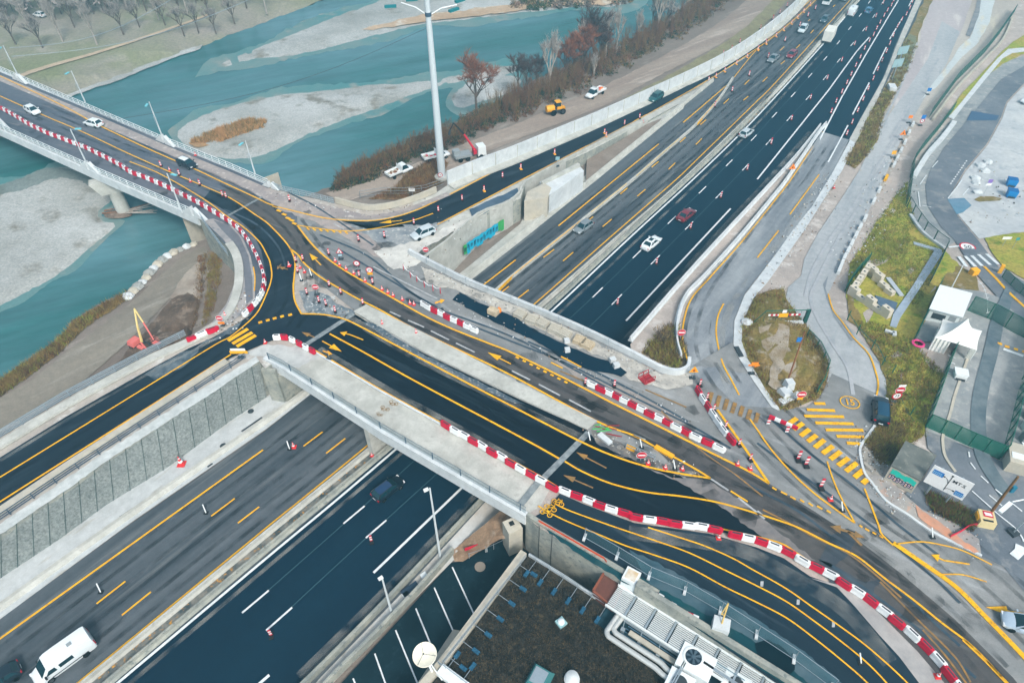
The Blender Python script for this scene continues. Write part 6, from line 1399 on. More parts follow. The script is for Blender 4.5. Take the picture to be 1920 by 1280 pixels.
# ================================================================== VEHICLES
GLASS=mat('car_glass',lin(18,54,64,.8),.12,spec=.6)
TYRE=mat('tyre',lin(26,28,30,.8),.9)
RIM=plain('wheel_rim',150,156,160,.35,.8,metal=.6)
HLAMP=plain('headlamp',226,232,236,.15);TLAMP=plain('tail_lamp',190,20,34,.25)
def paint(name,r,g,b):return mat('paint_'+name,lin(r,g,b,.85),.28,speck=.02,speckscale=3,spec=.5,coat=.5)
BODY={
 # stations: x, z low, z high, half width
 'hatch':dict(st=[(-2.03,.40,.72,.62),(-1.97,.30,.92,.78),(-1.4,.24,.98,.86),(-.2,.22,.95,.87),(.9,.22,.93,.87),(1.55,.25,.84,.83),(1.92,.3,.70,.74),(2.05,.38,.58,.60)],cab=(-1.93,1.12,-1.45,.35,1.47,.80,.60),wb=1.24),
 'sedan':dict(st=[(-2.3,.42,.74,.66),(-2.2,.3,.94,.80),(-1.5,.24,.98,.88),(-.2,.22,.95,.90),(1.0,.22,.92,.90),(1.8,.25,.82,.86),(2.2,.3,.68,.76),(2.32,.4,.56,.62)],cab=(-1.75,1.15,-1.0,.30,1.44,.82,.62),wb=1.36),
 'suv':dict(st=[(-2.2,.45,.85,.70),(-2.12,.34,1.06,.84),(-1.4,.3,1.12,.92),(0,.28,1.08,.93),(1.0,.28,1.05,.93),(1.75,.32,.96,.88),(2.1,.36,.82,.80),(2.22,.45,.68,.68)],cab=(-2.1,1.18,-1.75,.42,1.68,.86,.68),wb=1.32),
 'van':dict(st=[(-2.98,.5,2.1,.86),(-2.9,.38,2.34,.96),(-2.6,.32,2.4,1.0),(0,.3,2.44,1.01),(1.0,.3,2.42,1.0),(1.35,.3,2.3,.98),(2.2,.32,1.3,.97),(2.75,.36,1.05,.90),(2.97,.45,.75,.76)],cab=(-2.93,2.15,-2.88,1.35,2.42,.98,.86),wb=1.75),
}
def loft(mb,st,mi=0):
    sec=[]
    for x,z0,z1,hw in st:
        m=(z0+z1)/2
        sec.append([(x,-hw*.9,z0),(x,-hw,z0+(z1-z0)*.3),(x,-hw,z0+(z1-z0)*.72),(x,-hw*.9,z1-.02),(x,-hw*.5,z1+.025),(x,0,z1+.035),(x,hw*.5,z1+.025),(x,hw*.9,z1-.02),(x,hw,z0+(z1-z0)*.72),(x,hw,z0+(z1-z0)*.3),(x,hw*.9,z0)])
    k=len(sec[0]);vs=[p for s in sec for p in s]
    fs=[(i*k+j,i*k+(j+1)%k,(i+1)*k+(j+1)%k,(i+1)*k+j)for i in range(len(sec)-1)for j in range(k)]
    fs+=[tuple(range(k)),tuple((len(sec)-1)*k+j for j in range(k-1,-1,-1))]
    mb.add(vs,fs,mi)
def wheels(t,wb,hw,r=.32,xs=None):
    proto=None
    for x in(xs or(wb,-wb)):
        for s in(1,-1):
            if proto is None:
                mb=MB();mb.lathe([(r*.62,-.1),(r*.95,-.11),(r,-.06),(r,.06),(r*.95,.11),(r*.62,.1)],16,axis='y');w_=mb.build('wheel',TYRE,t,smooth=True)
                mb=MB();mb.lathe([(.01,-.1),(r*.62,-.1),(r*.62,.1),(.01,.1)],12,axis='y');mb.build('rim',RIM,w_);proto=w_
            else:
                w_=proto.copy();COL.objects.link(w_);w_.parent=t
                rr=proto.children[0].copy();COL.objects.link(rr);rr.parent=w_
            w_.location=(x,s*hw,r)
def car(label,kind,rear,front,col,zf=zm,cat='car',roofcol=None,L=None,sunroof=False,name=None,dz=.04):
    a,b=PZ(rear,zf,dz),PZ(front,zf,dz);rz=math.atan2(b.y-a.y,b.x-a.x);c=(a+b)/2
    B=BODY[kind];t=thing(name or{'van':'van','suv':'suv_car'}.get(kind,'car'),label,cat,c,rz)
    if kind!='van':t.scale=(1.03,1.03,1.03)
    mb=MB();loft(mb,B['st'])
    x0,x1,x2,x3,zr_,hb,ht=B['cab'];zb=.93
    if kind=='van':
        body=mb.build('body',[paint(*col)],t,smooth=True)
        m2=MB();m2.add([(1.42,-.76,2.26),(1.42,.76,2.26),(2.16,.86,1.40),(2.16,-.86,1.40)],[(0,1,2,3)]);m2.build('windscreen',GLASS,t)
        for s in(-1,1):
            m2=MB();m2.add([(.75,s*1.02,1.35),(1.8,s*.99,1.35),(1.35,s*.98,1.98),(.8,s*1.02,2.0)],[(0,1,2,3)]);m2.build('side_window',GLASS,t)
            m2=MB();m2.add([(-.9,s*1.02,1.35),(.45,s*1.02,1.35),(.45,s*1.02,1.95),(-.9,s*1.02,1.95)],[(0,1,2,3)]);m2.build('side_window',GLASS,t)
            m2=MB();m2.box((2.86,s*.7,.92),(.2,.3,.2));m2.build('headlight',HLAMP,t)
            m2=MB();m2.box((-2.97,s*.86,1.3),(.08,.12,.7));m2.build('taillight',TLAMP,t)
            m2=MB();m2.box((1.85,s*1.15,1.45),(.16,.26,.3));m2.build('wing_mirror',BLACK,t)
            m2=MB();m2.box((-.3,s*1.015,.75),(3.6,.03,.1));m2.build('side_strip',DKGREY,t)
        m2=MB();m2.box((-1.2,.1,2.49),(.45,.4,.06));m2.build('roof_vent',GREYP,t)
        m2=MB();m2.box((-3.02,0,.55),(.12,1.7,.2));m2.build('bumper',DKGREY,t)
        wheels(t,B['wb'],.9,.36);return t
    if kind=='suv':zb=1.05
    # roof shell and pillars
    pts=lambda z,xa,xb,h:[(xa,-h,z),(xb,-h*.94,z),(xb,h*.94,z),(xa,h,z)]
    rp=[(x2+.02,-ht,zr_-.05),(x3,-ht*.96,zr_-.04),(x3+.06,0,zr_-.01),(x3,ht*.96,zr_-.04),(x2+.02,ht,zr_-.05),(x2-.04,0,zr_-.02)]
    mid=[((x2+x3)/2,-ht*.55,zr_+.04),((x2+x3)/2,ht*.55,zr_+.04)]
    vs=rp+mid
    mb.add(vs,[(0,1,6),(1,2,6),(2,7,6),(2,3,7),(3,4,7),(4,5,7),(5,6,7),(5,0,6)],1 if roofcol else 0)
    def pillar(p,q,w_):mb.tube(p,q,w_,w_*.85,5,caps=False)
    for s in(-1,1):
        pillar((x1-.05,s*hb*.92,zb),(x3,s*ht*.95,zr_-.03),.055);pillar((x0+.06,s*hb*.96,zb),(x2+.02,s*ht,zr_-.03),.10 if kind!='van' else .16)
        pillar(((x0+x1)/2-.1,s*hb*.99,zb),((x2+x3)/2-.1,s*ht*1.0,zr_-.04),.055)
        pillar((x2,s*ht,zr_-.03),(x3,s*ht*.95,zr_-.03),.05)
    if kind=='van': # closed panel sides behind the cab
        vs=[(x0+.02,-hb,zb),(.9,-hb,zb),(.9,-ht-.02,zr_-.06),(x2,-ht-.02,zr_-.06),(x0+.02,hb,zb),(.9,hb,zb),(.9,ht+.02,zr_-.06),(x2,ht+.02,zr_-.06)]
        mb.add(vs,[(0,1,2,3),(7,6,5,4),(3,7,4,0),(3,2,6,7)])
    mats=[paint(*col)]+([paint(*roofcol)]if roofcol else[])
    body=mb.build('body',mats,t,smooth=True)
    mb=MB();g0=[(x0+.03,-hb*.97,zb-.02),(x1,-hb*.9,zb-.02),(x1,hb*.9,zb-.02),(x0+.03,hb*.97,zb-.02)];g1=[(x2,-ht*.97,zr_-.05),(x3+.03,-ht*.93,zr_-.05),(x3+.03,ht*.93,zr_-.05),(x2,ht*.97,zr_-.05)]
    for j,nm in((1,'windscreen'),(3,'rear_window'),(0,'side_window'),(2,'side_window')):
        if kind=='van' and nm=='rear_window':continue
        m2=MB();q=[g0[j],g0[(j+1)%4],g1[(j+1)%4],g1[j]]
        m2.add(q,[(0,1,2,3)]);m2.build(nm,GLASS,t)
    if sunroof:
        m2=MB();m2.box(((x2+x3)/2+.15,0,zr_+.045),(.8,.7,.015));m2.build('sunroof',GLASS,t)
    f,r_=B['st'][-2],B['st'][1]
    for s in(-1,1):
        m2=MB();m2.box((f[0]-.02,s*f[3]*.78,f[2]-.1),(.3,.34,.15));m2.build('headlight',HLAMP,t)
        m2=MB();m2.box((r_[0]+.01,s*r_[3]*.86,r_[2]-.12),(.12,.24,.2));m2.build('taillight',TLAMP,t)
        m2=MB();m2.box((x1-.28,s*(hb+.18),zb+.08),(.14,.22,.14));m2.build('wing_mirror',mats[0],t)
    m2=MB();m2.box((B['st'][0][0]-.01,0,.62),(.03,.5,.12));m2.build('number_plate',WHITE,t)
    m2=MB();m2.box((f[0]+.06,0,.42),(.1,.9,.16));m2.build('grille',BLACK,t)
    wheels(t,B['wb'],B['st'][3][3]-.1,.32 if kind!='van' else .36)
    return t
SILVER=('silver',196,206,212);WHT=('white',238,244,248);BLK_=('black',14,30,42);GRY=('grey',128,138,144);DRED=('dark_red',122,36,48);BLUE=('blue',60,120,160)
car('silver-white hatchback on the dusty patch beside the graffiti wall','hatch',(815,434),(773,450),SILVER,zl2,dz=.1)
car('large white panel van on the lower left carriageway at the bottom edge','van',(172,1207),(78,1276),WHT,zm,'van')
car('dark car cut by the bottom left corner, ahead of the white van','hatch',(36,1258),(-32,1302),BLK_)
car('dark hatchback with a blue roof shine coming out beneath the overpass','hatch',(699,944),(757,899),BLK_,roofcol=('blue_shine',24,54,92))  # roof colour carries a painted blue shine over the dark body
car('grey hatchback with teal windscreen on the far carriageway beside the yellow separator','hatch',(1109,420),(1078,441),GRY)
car('white saloon with a dark sunroof on the fresh carriageway','sedan',(1207,472),(1233,450),WHT,sunroof=True)
car('dark red saloon on the fresh carriageway ahead of the white saloon','sedan',(1272,419),(1299,397),DRED)
car('small silver hatchback on the fresh carriageway, alone in the left lane beyond the red saloon','hatch',(1388,262),(1409,246),SILVER)
car('grey car beside the dark red oncoming car, far carriageway','sedan',(1459,106),(1439,122),GRY)
car('dark red hatchback oncoming on the far carriageway next to a grey car','hatch',(1492,99),(1475,114),('crimson',140,50,62))
car('pale silver car oncoming on the far carriageway behind the red hatchback','suv',(1512,50),(1496,69),('pale',206,220,226))
car('dark grey car oncoming near the top edge, behind the pale silver one','hatch',(1552,33),(1538,48),('slate',74,96,110))
car('small dark car at the very top edge by the median','hatch',(1590,-7),(1575,8),('slate2',90,110,124))
car('white van on the fresh carriageway near the top edge','van',(1590,37),(1604,19),WHT,zm,'van')
car('blue hatchback on the fresh carriageway beside the white van','hatch',(1622,31),(1633,16),BLUE)
car('dark green four-wheel drive going down the ramp beside the white noise wall','suv',(1242,180),(1216,195),('dark_green',20,84,88),zl2,dz=.1)
car('black estate car parked on the access road by the dry grass','suv',(1648,801),(1648,751),BLK_,zo,dz=.1,roofcol=('ink_blue',18,66,92))
car('silver car cut by the right edge beside the thick yellow line','hatch',(1950,1186),(1889,1168),('silver_blue',178,196,214),zo,dz=.1)
car('white car at the left end of the river bridge','hatch',(48,204),(79,220),WHT,zo,dz=.05)
car('white car in the middle of the river bridge','hatch',(193,240),(161,232),WHT,zo,dz=.05)
car('dark car with a white roof near the junction end of the river bridge','hatch',(336,305),(369,318),BLK_,zo,dz=.05,roofcol=WHT)
car('white car parked at the right edge of the pale lot','hatch',(1945,190),(1912,196),WHT,zr,dz=.1)
car('white car parked on the hazy far bank, upper left','hatch',(84,33),(66,30),WHT,const(-1.4),dz=.1)
# lorries
def lorry(label,rear,front,L=7.5,box=WHT,zf=zm):
    a,b=PZ(rear,zf,.04),PZ(front,zf,.04);t=thing('lorry',label,'lorry',(a+b)/2,math.atan2(b.y-a.y,b.x-a.x))
    mb=MB();mb.box((-.9,0,2.1),(L-2.2,2.4,2.6));mb.build('cargo_box',mat('lorry_box',lin(240,238,228,.85),.6,lin(226,226,220,.85),.6),t,bevel=.05)
    mb=MB();mb.box((L/2-.9,0,1.45),(1.8,2.2,2.0),taper=.9);mb.build('cab',paint(*WHT),t,bevel=.08)
    mb=MB();mb.box((L/2-.06,0,1.85),(.3,1.9,.8),tx=.4);mb.build('windscreen',GLASS,t)
    mb=MB();mb.box((-.1,0,.6),(L-.6,2.0,.35));mb.build('chassis',DKGREY,t)
    wheels(t,0,1.0,.48,(L/2-1.2,-L/2+1.6));return t
lorry('white box lorry with a tall body on the fresh carriageway beside the median',(1542,92),(1563,60))
lorry('white lorry oncoming at the top edge on the far carriageway',(1560,-10),(1543,18),9)
def pickup(label,rear,front,load,zf=const(-.2)):
    a,b=PZ(rear,zf,.08),PZ(front,zf,.08);t=thing('flatbed_truck',label,'truck',(a+b)/2,math.atan2(b.y-a.y,b.x-a.x))
    mb=MB();loft(mb,[(.05,.5,1.05,.9),(.2,.45,1.15,.96),(1.6,.45,1.12,.97),(2.3,.48,.98,.92),(2.75,.5,.8,.8)]);mb.build('cab',paint(*WHT),t,smooth=True)
    mb=MB();mb.add([(.15,-.84,1.1),(1.75,-.82,1.1),(1.75,.82,1.1),(.15,.84,1.1),(.3,-.7,2.0),(1.15,-.68,2.0),(1.15,.68,2.0),(.3,.7,2.0)],[(0,1,5,4),(1,2,6,5),(2,3,7,6),(3,0,4,7)]);mb.build('window',GLASS,t)
    mb=MB();mb.box((.72,0,2.02),(.95,1.42,.1));mb.box((.22,0,1.55),(.12,1.45,.9));mb.build('roof',paint(*WHT),t)
    mb=MB();mb.box((-1.6,0,.95),(3.0,2.0,.1))
    for s in(-1,1):mb.box((-1.6,s*.98,1.15),(3.0,.06,.42))
    mb.box((-3.08,0,1.15),(.06,2.0,.42));mb.box((-.1,0,1.55),(.08,1.9,1.2));mb.build('flatbed',WHITE,t)
    mb=MB();rg=random.Random(int(rear[0]))
    for k in range(6):mb.box((-2.6+k*.42,rg.uniform(-.5,.5),1.12),(.5,.4+rg.random()*.3,.3),rg.random()*3,k%2)
    mb.build('load',load,t)
    wheels(t,0,.85,.36,(1.75,-2.0));return t
pickup('white flatbed truck parked on the riverside track, nearest the bridge',(722,339),(779,314),[CONC_P,BROWNP])
pickup('white flatbed truck half hidden by the tall mast on the riverside track',(790,305),(848,290),[CONC_P,RED])
pickup('white flatbed truck with orange cones driving on the riverside track',(1133,171),(1097,189),[SIGN_ORANGE,RED])
# tractor, crane lorry, boom lift
def machine(name,label,cat,px,rz,zf=const(-.2)):return thing(name,label,cat,PZ(px,zf,.03),rz)
t=machine('tractor','yellow tractor with a yellow water tank on the riverside track','tractor',(1040,214),R(20))
OY=plain('machine_yellow',240,170,30,.45)
mb=MB();mb.box((-.2,0,1.0),(3.2,1.1,.6));mb.build('chassis',DKGREY,t)
mb=MB();mb.lathe([(.01,-1.0),(.75,-.95),(.85,0),(.75,.95),(.01,1.0)],12,(-1.2,0,1.5),axis='x');mb.build('tank',OY,t,smooth=True)
mb=MB();mb.box((1.0,0,1.6),(1.4,1.3,.7));mb.box((1.6,0,1.2),(1.6,.9,.7));mb.build('bonnet',OY,t)
mb=MB();mb.box((.7,0,2.35),(1.2,1.3,1.1),taper=.9);mb.build('cab_glass',GLASS,t);mb=MB();mb.box((.7,0,2.95),(1.3,1.4,.14));mb.build('cab_roof',OY,t)
wheels(t,0,.85,.7,(-.6,1.7))
t=machine('crane_truck','grey lorry with a red and black loader crane behind the white wall','crane',(880,297),R(22))
mb=MB();mb.box((-1.5,0,1.2),(3.6,2.2,.5));mb.box((-2.7,.3,1.8),(1.4,1.3,1.1));mb.build('flatbed',GREYP,t)
mb=MB();mb.box((2.6,0,1.6),(1.9,2.2,2.0),taper=.88);mb.build('cab',WHITE,t,bevel=.06)
mb=MB();mb.box((1.2,0,1.4),(.7,1.2,.9));mb.tube((1.2,0,1.8),(-.6,.9,5.2),.26,.2,8);mb.build('crane_base',RED,t)
mb=MB();mb.tube((-.6,.9,5.2),(-2.4,1.7,7.6),.2,.13,8);mb.tube((-2.4,1.7,7.6),(-3.2,1.8,6.2),.12,.1,8);mb.build('jib',BLACK,t)
mb=MB();mb.tube((-3.2,1.8,6.2),(-3.5,1.8,5.2),.22,.26,8);mb.build('grab',DKGREY,t)
wheels(t,0,1.0,.48,(2.3,-.6,-2.2))
t=machine('boom_lift','red and cream boom lift parked on bare earth by the ramp railing','boom lift',(266,652),R(-28));t.scale=(.85,.85,.85)
LR=plain('lift_red',226,118,112,.6);LC=plain('lift_cream',240,214,142,.5)
mb=MB();mb.box((0,0,.65),(3.6,2.0,.45));mb.build('chassis',DKGREY,t)
mb=MB();mb.box((-1.0,-.2,1.35),(1.7,2.1,.95),taper=.8);mb.box((1.2,-.7,1.2),(1.4,.7,.6));mb.build('hood',LR,t,bevel=.12)
mb=MB();mb.tube((.4,.3,1.4),(.3,.9,4.6),.24,.2,6);mb.tube((.3,.9,4.6),(-1.9,2.9,6.2),.17,.14,6);mb.build('lower_boom',LC,t)
mb=MB();mb.tube((-1.9,2.9,6.2),(1.4,1.6,5.4),.16,.14,6);mb.build('upper_boom',LC,t)
mb=MB();mb.tube((1.4,1.6,5.4),(3.9,.6,3.2),.15,.12,6);mb.build('jib',LR,t)
mb=MB();mb.tube((.6,.0,1.5),(2.4,-.5,1.2),.18,.16,6);mb.build('support_arm',LR,t)
mb=MB()
for h in(0,.55,1.1):
    for s in(-1,1):mb.tube((3.6,.6+s*.4,2.6+h),(4.9,.6+s*.4,2.6+h),.03,n=4)
    for x in(3.6,4.9):mb.tube((x,.2,2.6+h),(x,1.0,2.6+h),.03,n=4)
mb.box((4.25,.6,2.6),(1.3,.8,.06));mb.build('basket',LR,t)
wheels(t,0,1.0,.45,(1.3,-1.3))
rt3=thing('steel_trolley','red steel trolley frame beside the far parapet of the overpass','trolley',P(1212,712,OV))
mb=MB();dr=plain('trolley_red',168,40,50,.5)
for x in(-.8,0,.8):mb.tube((x,-.7,.2),(x,.7,.2),.07,n=5);mb.tube((x,-.7,.2),(x,-.7,.9),.05,n=5);mb.tube((x,.7,.2),(x,.7,.9),.05,n=5)
for y in(-.7,.7):mb.tube((-.8,y,.9),(.8,y,.9),.06,n=5);mb.tube((-.8,y,.2),(.8,y,.2),.07,n=5)
mb.build('frame',dr,rt3,rz=R(30));mb=MB();mb.box((0,0,.12),(1.5,1.2,.08),R(30));mb.build('tray',dr,rt3)
# ================================================================== BARRIERS, BEACONS, CONES, SIGNS
ORD=['first','second','third','fourth','fifth','sixth','seventh','eighth','ninth','tenth','eleventh','twelfth','thirteenth','fourteenth','fifteenth','sixteenth','seventeenth','eighteenth','nineteenth']
TENS={2:'twent',3:'thirt',4:'fort',5:'fift',6:'sixt',7:'sevent',8:'eight',9:'ninet'}
def nth(i):
    if i<19:return ORD[i]
    n=i+1
    return TENS[n//10]+('ieth' if n%10==0 else 'y-'+ORD[n%10-1])
BR_=mat('barrier_red',lin(206,18,62,.9),.4,lin(190,14,50,.9),3,speck=.06)
BW_=mat('barrier_white',lin(240,242,244,.9),.45,lin(226,230,232,.9),3,speck=.06)
BSH=plain('barrier_slot',60,58,66,.8)
def proto_barrier(name,L,m,slot=True):
    t=thing(name,'x','barrier')
    mb=MB();h=.8
    prof=[(-.27,0),(.27,0),(.26,.14),(.21,.32),(.21,.62),(.19,h),(-.19,h),(-.21,.62),(-.21,.32),(-.26,.14)]
    n=9;vs=[]
    for i in range(n):
        x=-L/2+L*i/(n-1);s=.66 if i in(0,n-1)else 1.0
        bump=-.04 if i in(0,n-1)else 0
        vs+=[(x,a*s,z+(bump if z>=h-.01 else 0))for a,z in prof]
    k=len(prof)
    fs=[(i*k+j,i*k+(j+1)%k,(i+1)*k+(j+1)%k,(i+1)*k+j)for i in range(n-1)for j in range(k)]+[tuple(range(k)),tuple((n-1)*k+j for j in range(k))]
    mb.add(vs,fs);mb.build('shell',m,t,bevel=.015)
    if slot:
        mb=MB();mb.box((0,0,.80),(L*.56,.17,.03));mb.build('slot',BSH,t)
    mb=MB();mb.box((L/2+.02,0,.45),(.12,.1,.6));mb.build('hinge',m,t)
    return t
PROTOS={};rj=random.Random(8)
def barrier(px,rz,col,L,label,group,zf=zo,dz=.1):
    k=(col,L);c=PZ(px,zf,dz)+Vector((rj.uniform(-.07,.07),rj.uniform(-.07,.07),0));rz+=rj.uniform(-.06,.06)
    if k not in PROTOS:
        t=proto_barrier('water_filled_barrier',L,BR_ if col=='r' else BW_);PROTOS[k]=t;t.location=c;t.rotation_euler=(0,0,rz);t['label']=label;t['group']=group;return t
    return dup(PROTOS[k],c,rz,label,group)
def row(pts,cols,L,rowname,end,group,zf=zo):
    n=len(pts);cnt={'r':0,'w':0}
    for i,p in enumerate(pts):
        a,b=PZ(pts[max(i-1,0)],zf),PZ(pts[min(i+1,n-1)],zf);c=cols[i];cnt[c]+=1
        lb='%s %s barrier of %s, counted from %s'%(nth(cnt[c]-1),{'r':'red','w':'white'}[c],rowname,end)
        barrier(p,math.atan2(b.y-a.y,b.x-a.x),c,L,lb,group,zf)
B1=Z('c2',(1345,608),(1405,642),(1470,676),(1535,717),(1600,750),(1668,792),(1735,827),(1803,871),(1870,911))+Z('c3',(135,950),(205,991),(280,1035),(370,1070),(450,1100),(540,1133),(615,1165),(700,1195),(787,1224),(877,1249),(967,1264))+Z('d3',(1060,152),(1150,165),(1243,180),(1335,192),(1425,206),(1570,247),(1663,265),(1755,292),(1845,326))+Z('d4',(210,367),(315,426),(410,476),(507,525),(605,586),(700,646),(793,713),(885,781),(980,861),(1078,946),(1172,1031),(1265,1126),(1345,1226),(1420,1325))
C1='rwwrwrwrw'+'rwrwrwrwrrw'+'rrwwrrwrw'+'rwrwrwrwrwrwrw'
row(B1,C1,1.6,'the long curved row','the overpass','water-filled barriers in the long curved row')
row(Z('b2',(1185,957),(1215,973),(1260,997),(1307,1020),(1352,1043),(1400,1067),(1446,1088),(1492,1109),(1540,1132)),'wwrwrwrww',1.3,'the short northern row','its left end','water-filled barriers above the northern lane')
row(Z('c3',(562,320),(620,347),(680,374),(737,403),(793,432),(851,461),(911,491),(971,522),(1032,553),(1095,586),(1157,617),(1223,651),(1294,688),(1378,722),(1457,762)),'wrwrwrwrwrwrwrw',1.55,'the straight northern row','its left end','water-filled barriers beside the northern lane')
row(Z('c3',(1315,365),(1345,420),(1380,475),(1412,527),(1450,582),(1490,640),(1540,705)),'rwrwwwr',1.5,'the slanting off-ramp row','its top','water-filled barriers at the mouth of the off-ramp')
row(Z('b1',(1370,1195),(1432,1168),(1500,1140)),'rwr',1.7,'the three beside the lower left ramp','the left','water-filled barriers beside the lower left ramp')
row(Z('b2',(150,1190),(206,1186),(257,1207),(306,1233),(354,1257),(402,1282)),'wrwrwr',1.05,'the row heading the walkway','the left','water-filled barriers at the head of the walkway')
ra=Z('a1',(-60,735),(0,765),(100,820),(200,880),(280,920),(350,953),(420,978),(500,1010),(600,1047),(700,1095),(800,1146),(870,1186),(930,1226))+Z('b1',(1000,46),(1100,88),(1200,132),(1300,182),(1400,233),(1500,292),(1600,352),(1680,412),(1740,482),(1790,562),(1830,642),(1858,722),(1868,792),(1850,878),(1800,950),(1750,1002),(1712,1042))
w3=resample(catmull([P(x,y,OV+.1)for x,y in ra],6),1.2)
cnt={'r':0,'w':0}
for i,p in enumerate(w3):
    a,b=w3[max(i-1,0)],w3[min(i+1,len(w3)-1)]
    c='rw'[i%2]if i<len(w3)-5 else 'wwwrw'[i-len(w3)+5]
    cnt[c]+=1;lb='%s %s barrier of the river bridge row, counted from the left edge'%(nth(cnt[c]-1),{'r':'red','w':'white'}[c])
    k=(c,1.1)
    if k not in PROTOS:
        t=proto_barrier('water_filled_barrier',1.1,BR_ if c=='r' else BW_,True);PROTOS[k]=t;t.location=p;t.rotation_euler=(0,0,math.atan2(b.y-a.y,b.x-a.x));t['label']=lb;t['group']='water-filled barriers along the river bridge'
    else:dup(PROTOS[k],p,math.atan2(b.y-a.y,b.x-a.x),lb,'water-filled barriers along the river bridge')
# --- beacons
def beacon_proto(base_m):
    t=thing('marker_beacon','x','beacon');mb=MB();n=5
    for k in range(n):
        z0,z1=.12+.2*k,.12+.2*(k+1);mb.box((0,0,(z0+z1)/2),(.27,.06,.2),0,k%2)
    mb.box((0,0,1.14),(.24,.07,.05),0,0);mb.build('striped_panel',[SIGN_RED,SIGN_WHITE],t)
    mb=MB();mb.box((0,-.05,.06),(.42,.75,.12));mb.build('foot',base_m,t);return t
BP={'k':beacon_proto(BLACK),'y':beacon_proto(SIGN_YEL)}
used=set()
def beacon(px,zf,label,group,kind='k',rz=0.0,sc=1.0,dz=.08):
    c=PZ(px,zf,dz);t=BP[kind]
    if kind not in used:
        used.add(kind);t.location=c;t.rotation_euler=(0,0,rz);t['label']=label;t['group']=group;t.scale=(sc,)*3;return t
    return dup(t,c,rz,label,group,(sc,)*3)
def foot(win,pts,dy=1.6):return[(x,y+dy)for x,y in Z(win,*pts)]
lst=foot('d2',[(815,272),(108,935)],2)+foot('b3',[(743,940),(1018,655),(1258,405),(1472,188)],1)+foot('a3',[(1658,1195),(1827,1012)])+foot('a4',[(97,1010),(238,848),(372,700),(490,562),(592,436),(683,321),(763,219),(833,124),(885,30)],.5)
for i,p in enumerate(lst):beacon(p,zm,'%s beacon beside the lane dashes of the fresh carriageway, from the bottom'%nth(i),'beacons along the lane dashes',rz=R(15),sc=1.1)
lst=foot('a4',[(517,800),(551,728),(592,662),(627,597),(657,538),(690,475),(722,416),(752,355),(787,300),(816,258),(838,213),(862,171),(890,123),(914,85),(942,48),(960,12)],.5)
for i,p in enumerate(lst):beacon(p,zm,'%s beacon on the painted wedge between carriageway and slip lane, from the near end'%nth(i),'beacons on the painted wedge',rz=R(15),sc=1.15)
lst=foot('a4',[(627,955),(664,876),(704,793),(742,713),(778,638),(813,568),(845,503),(876,439),(907,375),(930,321),(955,263),(985,198),(1015,151),(1047,113),(1072,68),(1090,23)],.5)
for i,p in enumerate(lst):beacon(p,zm,'%s beacon along the right edge of the slip lane, from the near end'%nth(i),'beacons along the right edge of the slip lane',rz=R(15),sc=1.15)
lst=foot('a3',[(1430,750),(1552,643),(1672,532),(1806,408)],1)+foot('a4',[(75,405),(193,292),(298,185),(355,117),(407,67)],.5)
for i,p in enumerate(lst):beacon(p,zm,'%s beacon in the outer lane of the far carriageway, from the near end'%nth(i),'beacons in the outer lane of the far carriageway',rz=R(15),sc=1.1)
lst=foot('b2',[(1455,205),(1740,45)],1)+foot('b2',[(1288,285),(725,490),(907,465),(1115,372)],1)
for i,p in enumerate(lst):beacon(p,zl2,'%s plain beacon around the entrance of the upper ramp'%nth(i),'plain beacons at the ramp entrance',dz=.12,rz=R(20))
lst=foot('a3',[(62,1190),(300,1085),(652,940),(664,962),(1387,570),(1437,545),(1500,505),(1583,453),(1657,405),(1733,355),(1792,311),(1863,258)],.8)+foot('b2',[(1610,140)],1)+foot('a4',[(5,350),(60,305),(130,260),(185,217),(240,170),(283,130),(325,87),(370,40)],.3)
for i,p in enumerate(lst):beacon(p,zl2,'%s yellow-footed beacon along the upper ramp and its merge'%nth(i),'yellow-footed beacons on the ramp','y',dz=.12,rz=R(20))
lst=foot('a3',[(793,878),(900,832),(1490,383),(1548,348),(1607,301),(1752,203),(1840,138)],.8)+foot('a4',[(110,135),(157,97),(208,47)],.3)
for i,p in enumerate(lst):beacon(p,zl2,'%s beacon along the wall side of the upper ramp'%nth(i),'beacons on the wall side of the ramp',dz=.12,rz=R(20))
lst=foot('b2',[(283,640),(332,630),(295,715),(518,812),(600,865),(515,590),(730,745),(824,795),(755,940),(360,868),(445,925),(495,948),(560,995)],0)
dsc=['upper left of the cluster on the traffic island','upper right of the cluster on the traffic island','below the cluster on the traffic island','on the yellow line above the no-entry sign','on the yellow line right of the no-entry sign','alone left of the triangular sign','between two cones under the round signs','at the lower end of the round signs','at the tip of the pale median strip','beside a no-entry sign on the dusty island','first below the no-entry sign','second below the no-entry sign','third below the no-entry sign, nearest the joint']
for p,d_ in zip(lst,dsc):beacon(p,zo,'red and white beacon '+d_,'beacons on the traffic island',dz=.12,rz=R(20),sc=.95)
lst=foot('a1',[(1138,1175),(1268,1235)],0)+foot('b1',[(1412,100),(1573,180),(1598,190)],0)+foot('b2',[(238,212)],0)
for i,p in enumerate(lst):beacon(p,zo,'%s beacon along the yellow lines of the river bridge, from the left'%nth(i),'beacons on the river bridge',dz=.12,rz=R(10))
lst=foot('c3',[(1325,310),(1375,405),(1422,485),(1505,605),(1600,730),(1678,835),(722,315),(518,300)],0)
for i,p in enumerate(lst[:6]):beacon(p,zo,'%s beacon beside the slanting barrier row, from the top'%nth(i),'beacons beside the slanting barrier row',dz=.12,rz=R(20))
beacon(lst[6],zo,'thin red beacon standing on the grey strip beneath the red trolley','beacons on the grey strip',dz=.12);beacon(lst[7],zo,'beacon at the left end of the straight barrier row','beacons on the grey strip',dz=.12)
lst=foot('c4',[(285,830),(340,870),(445,1025)],0)
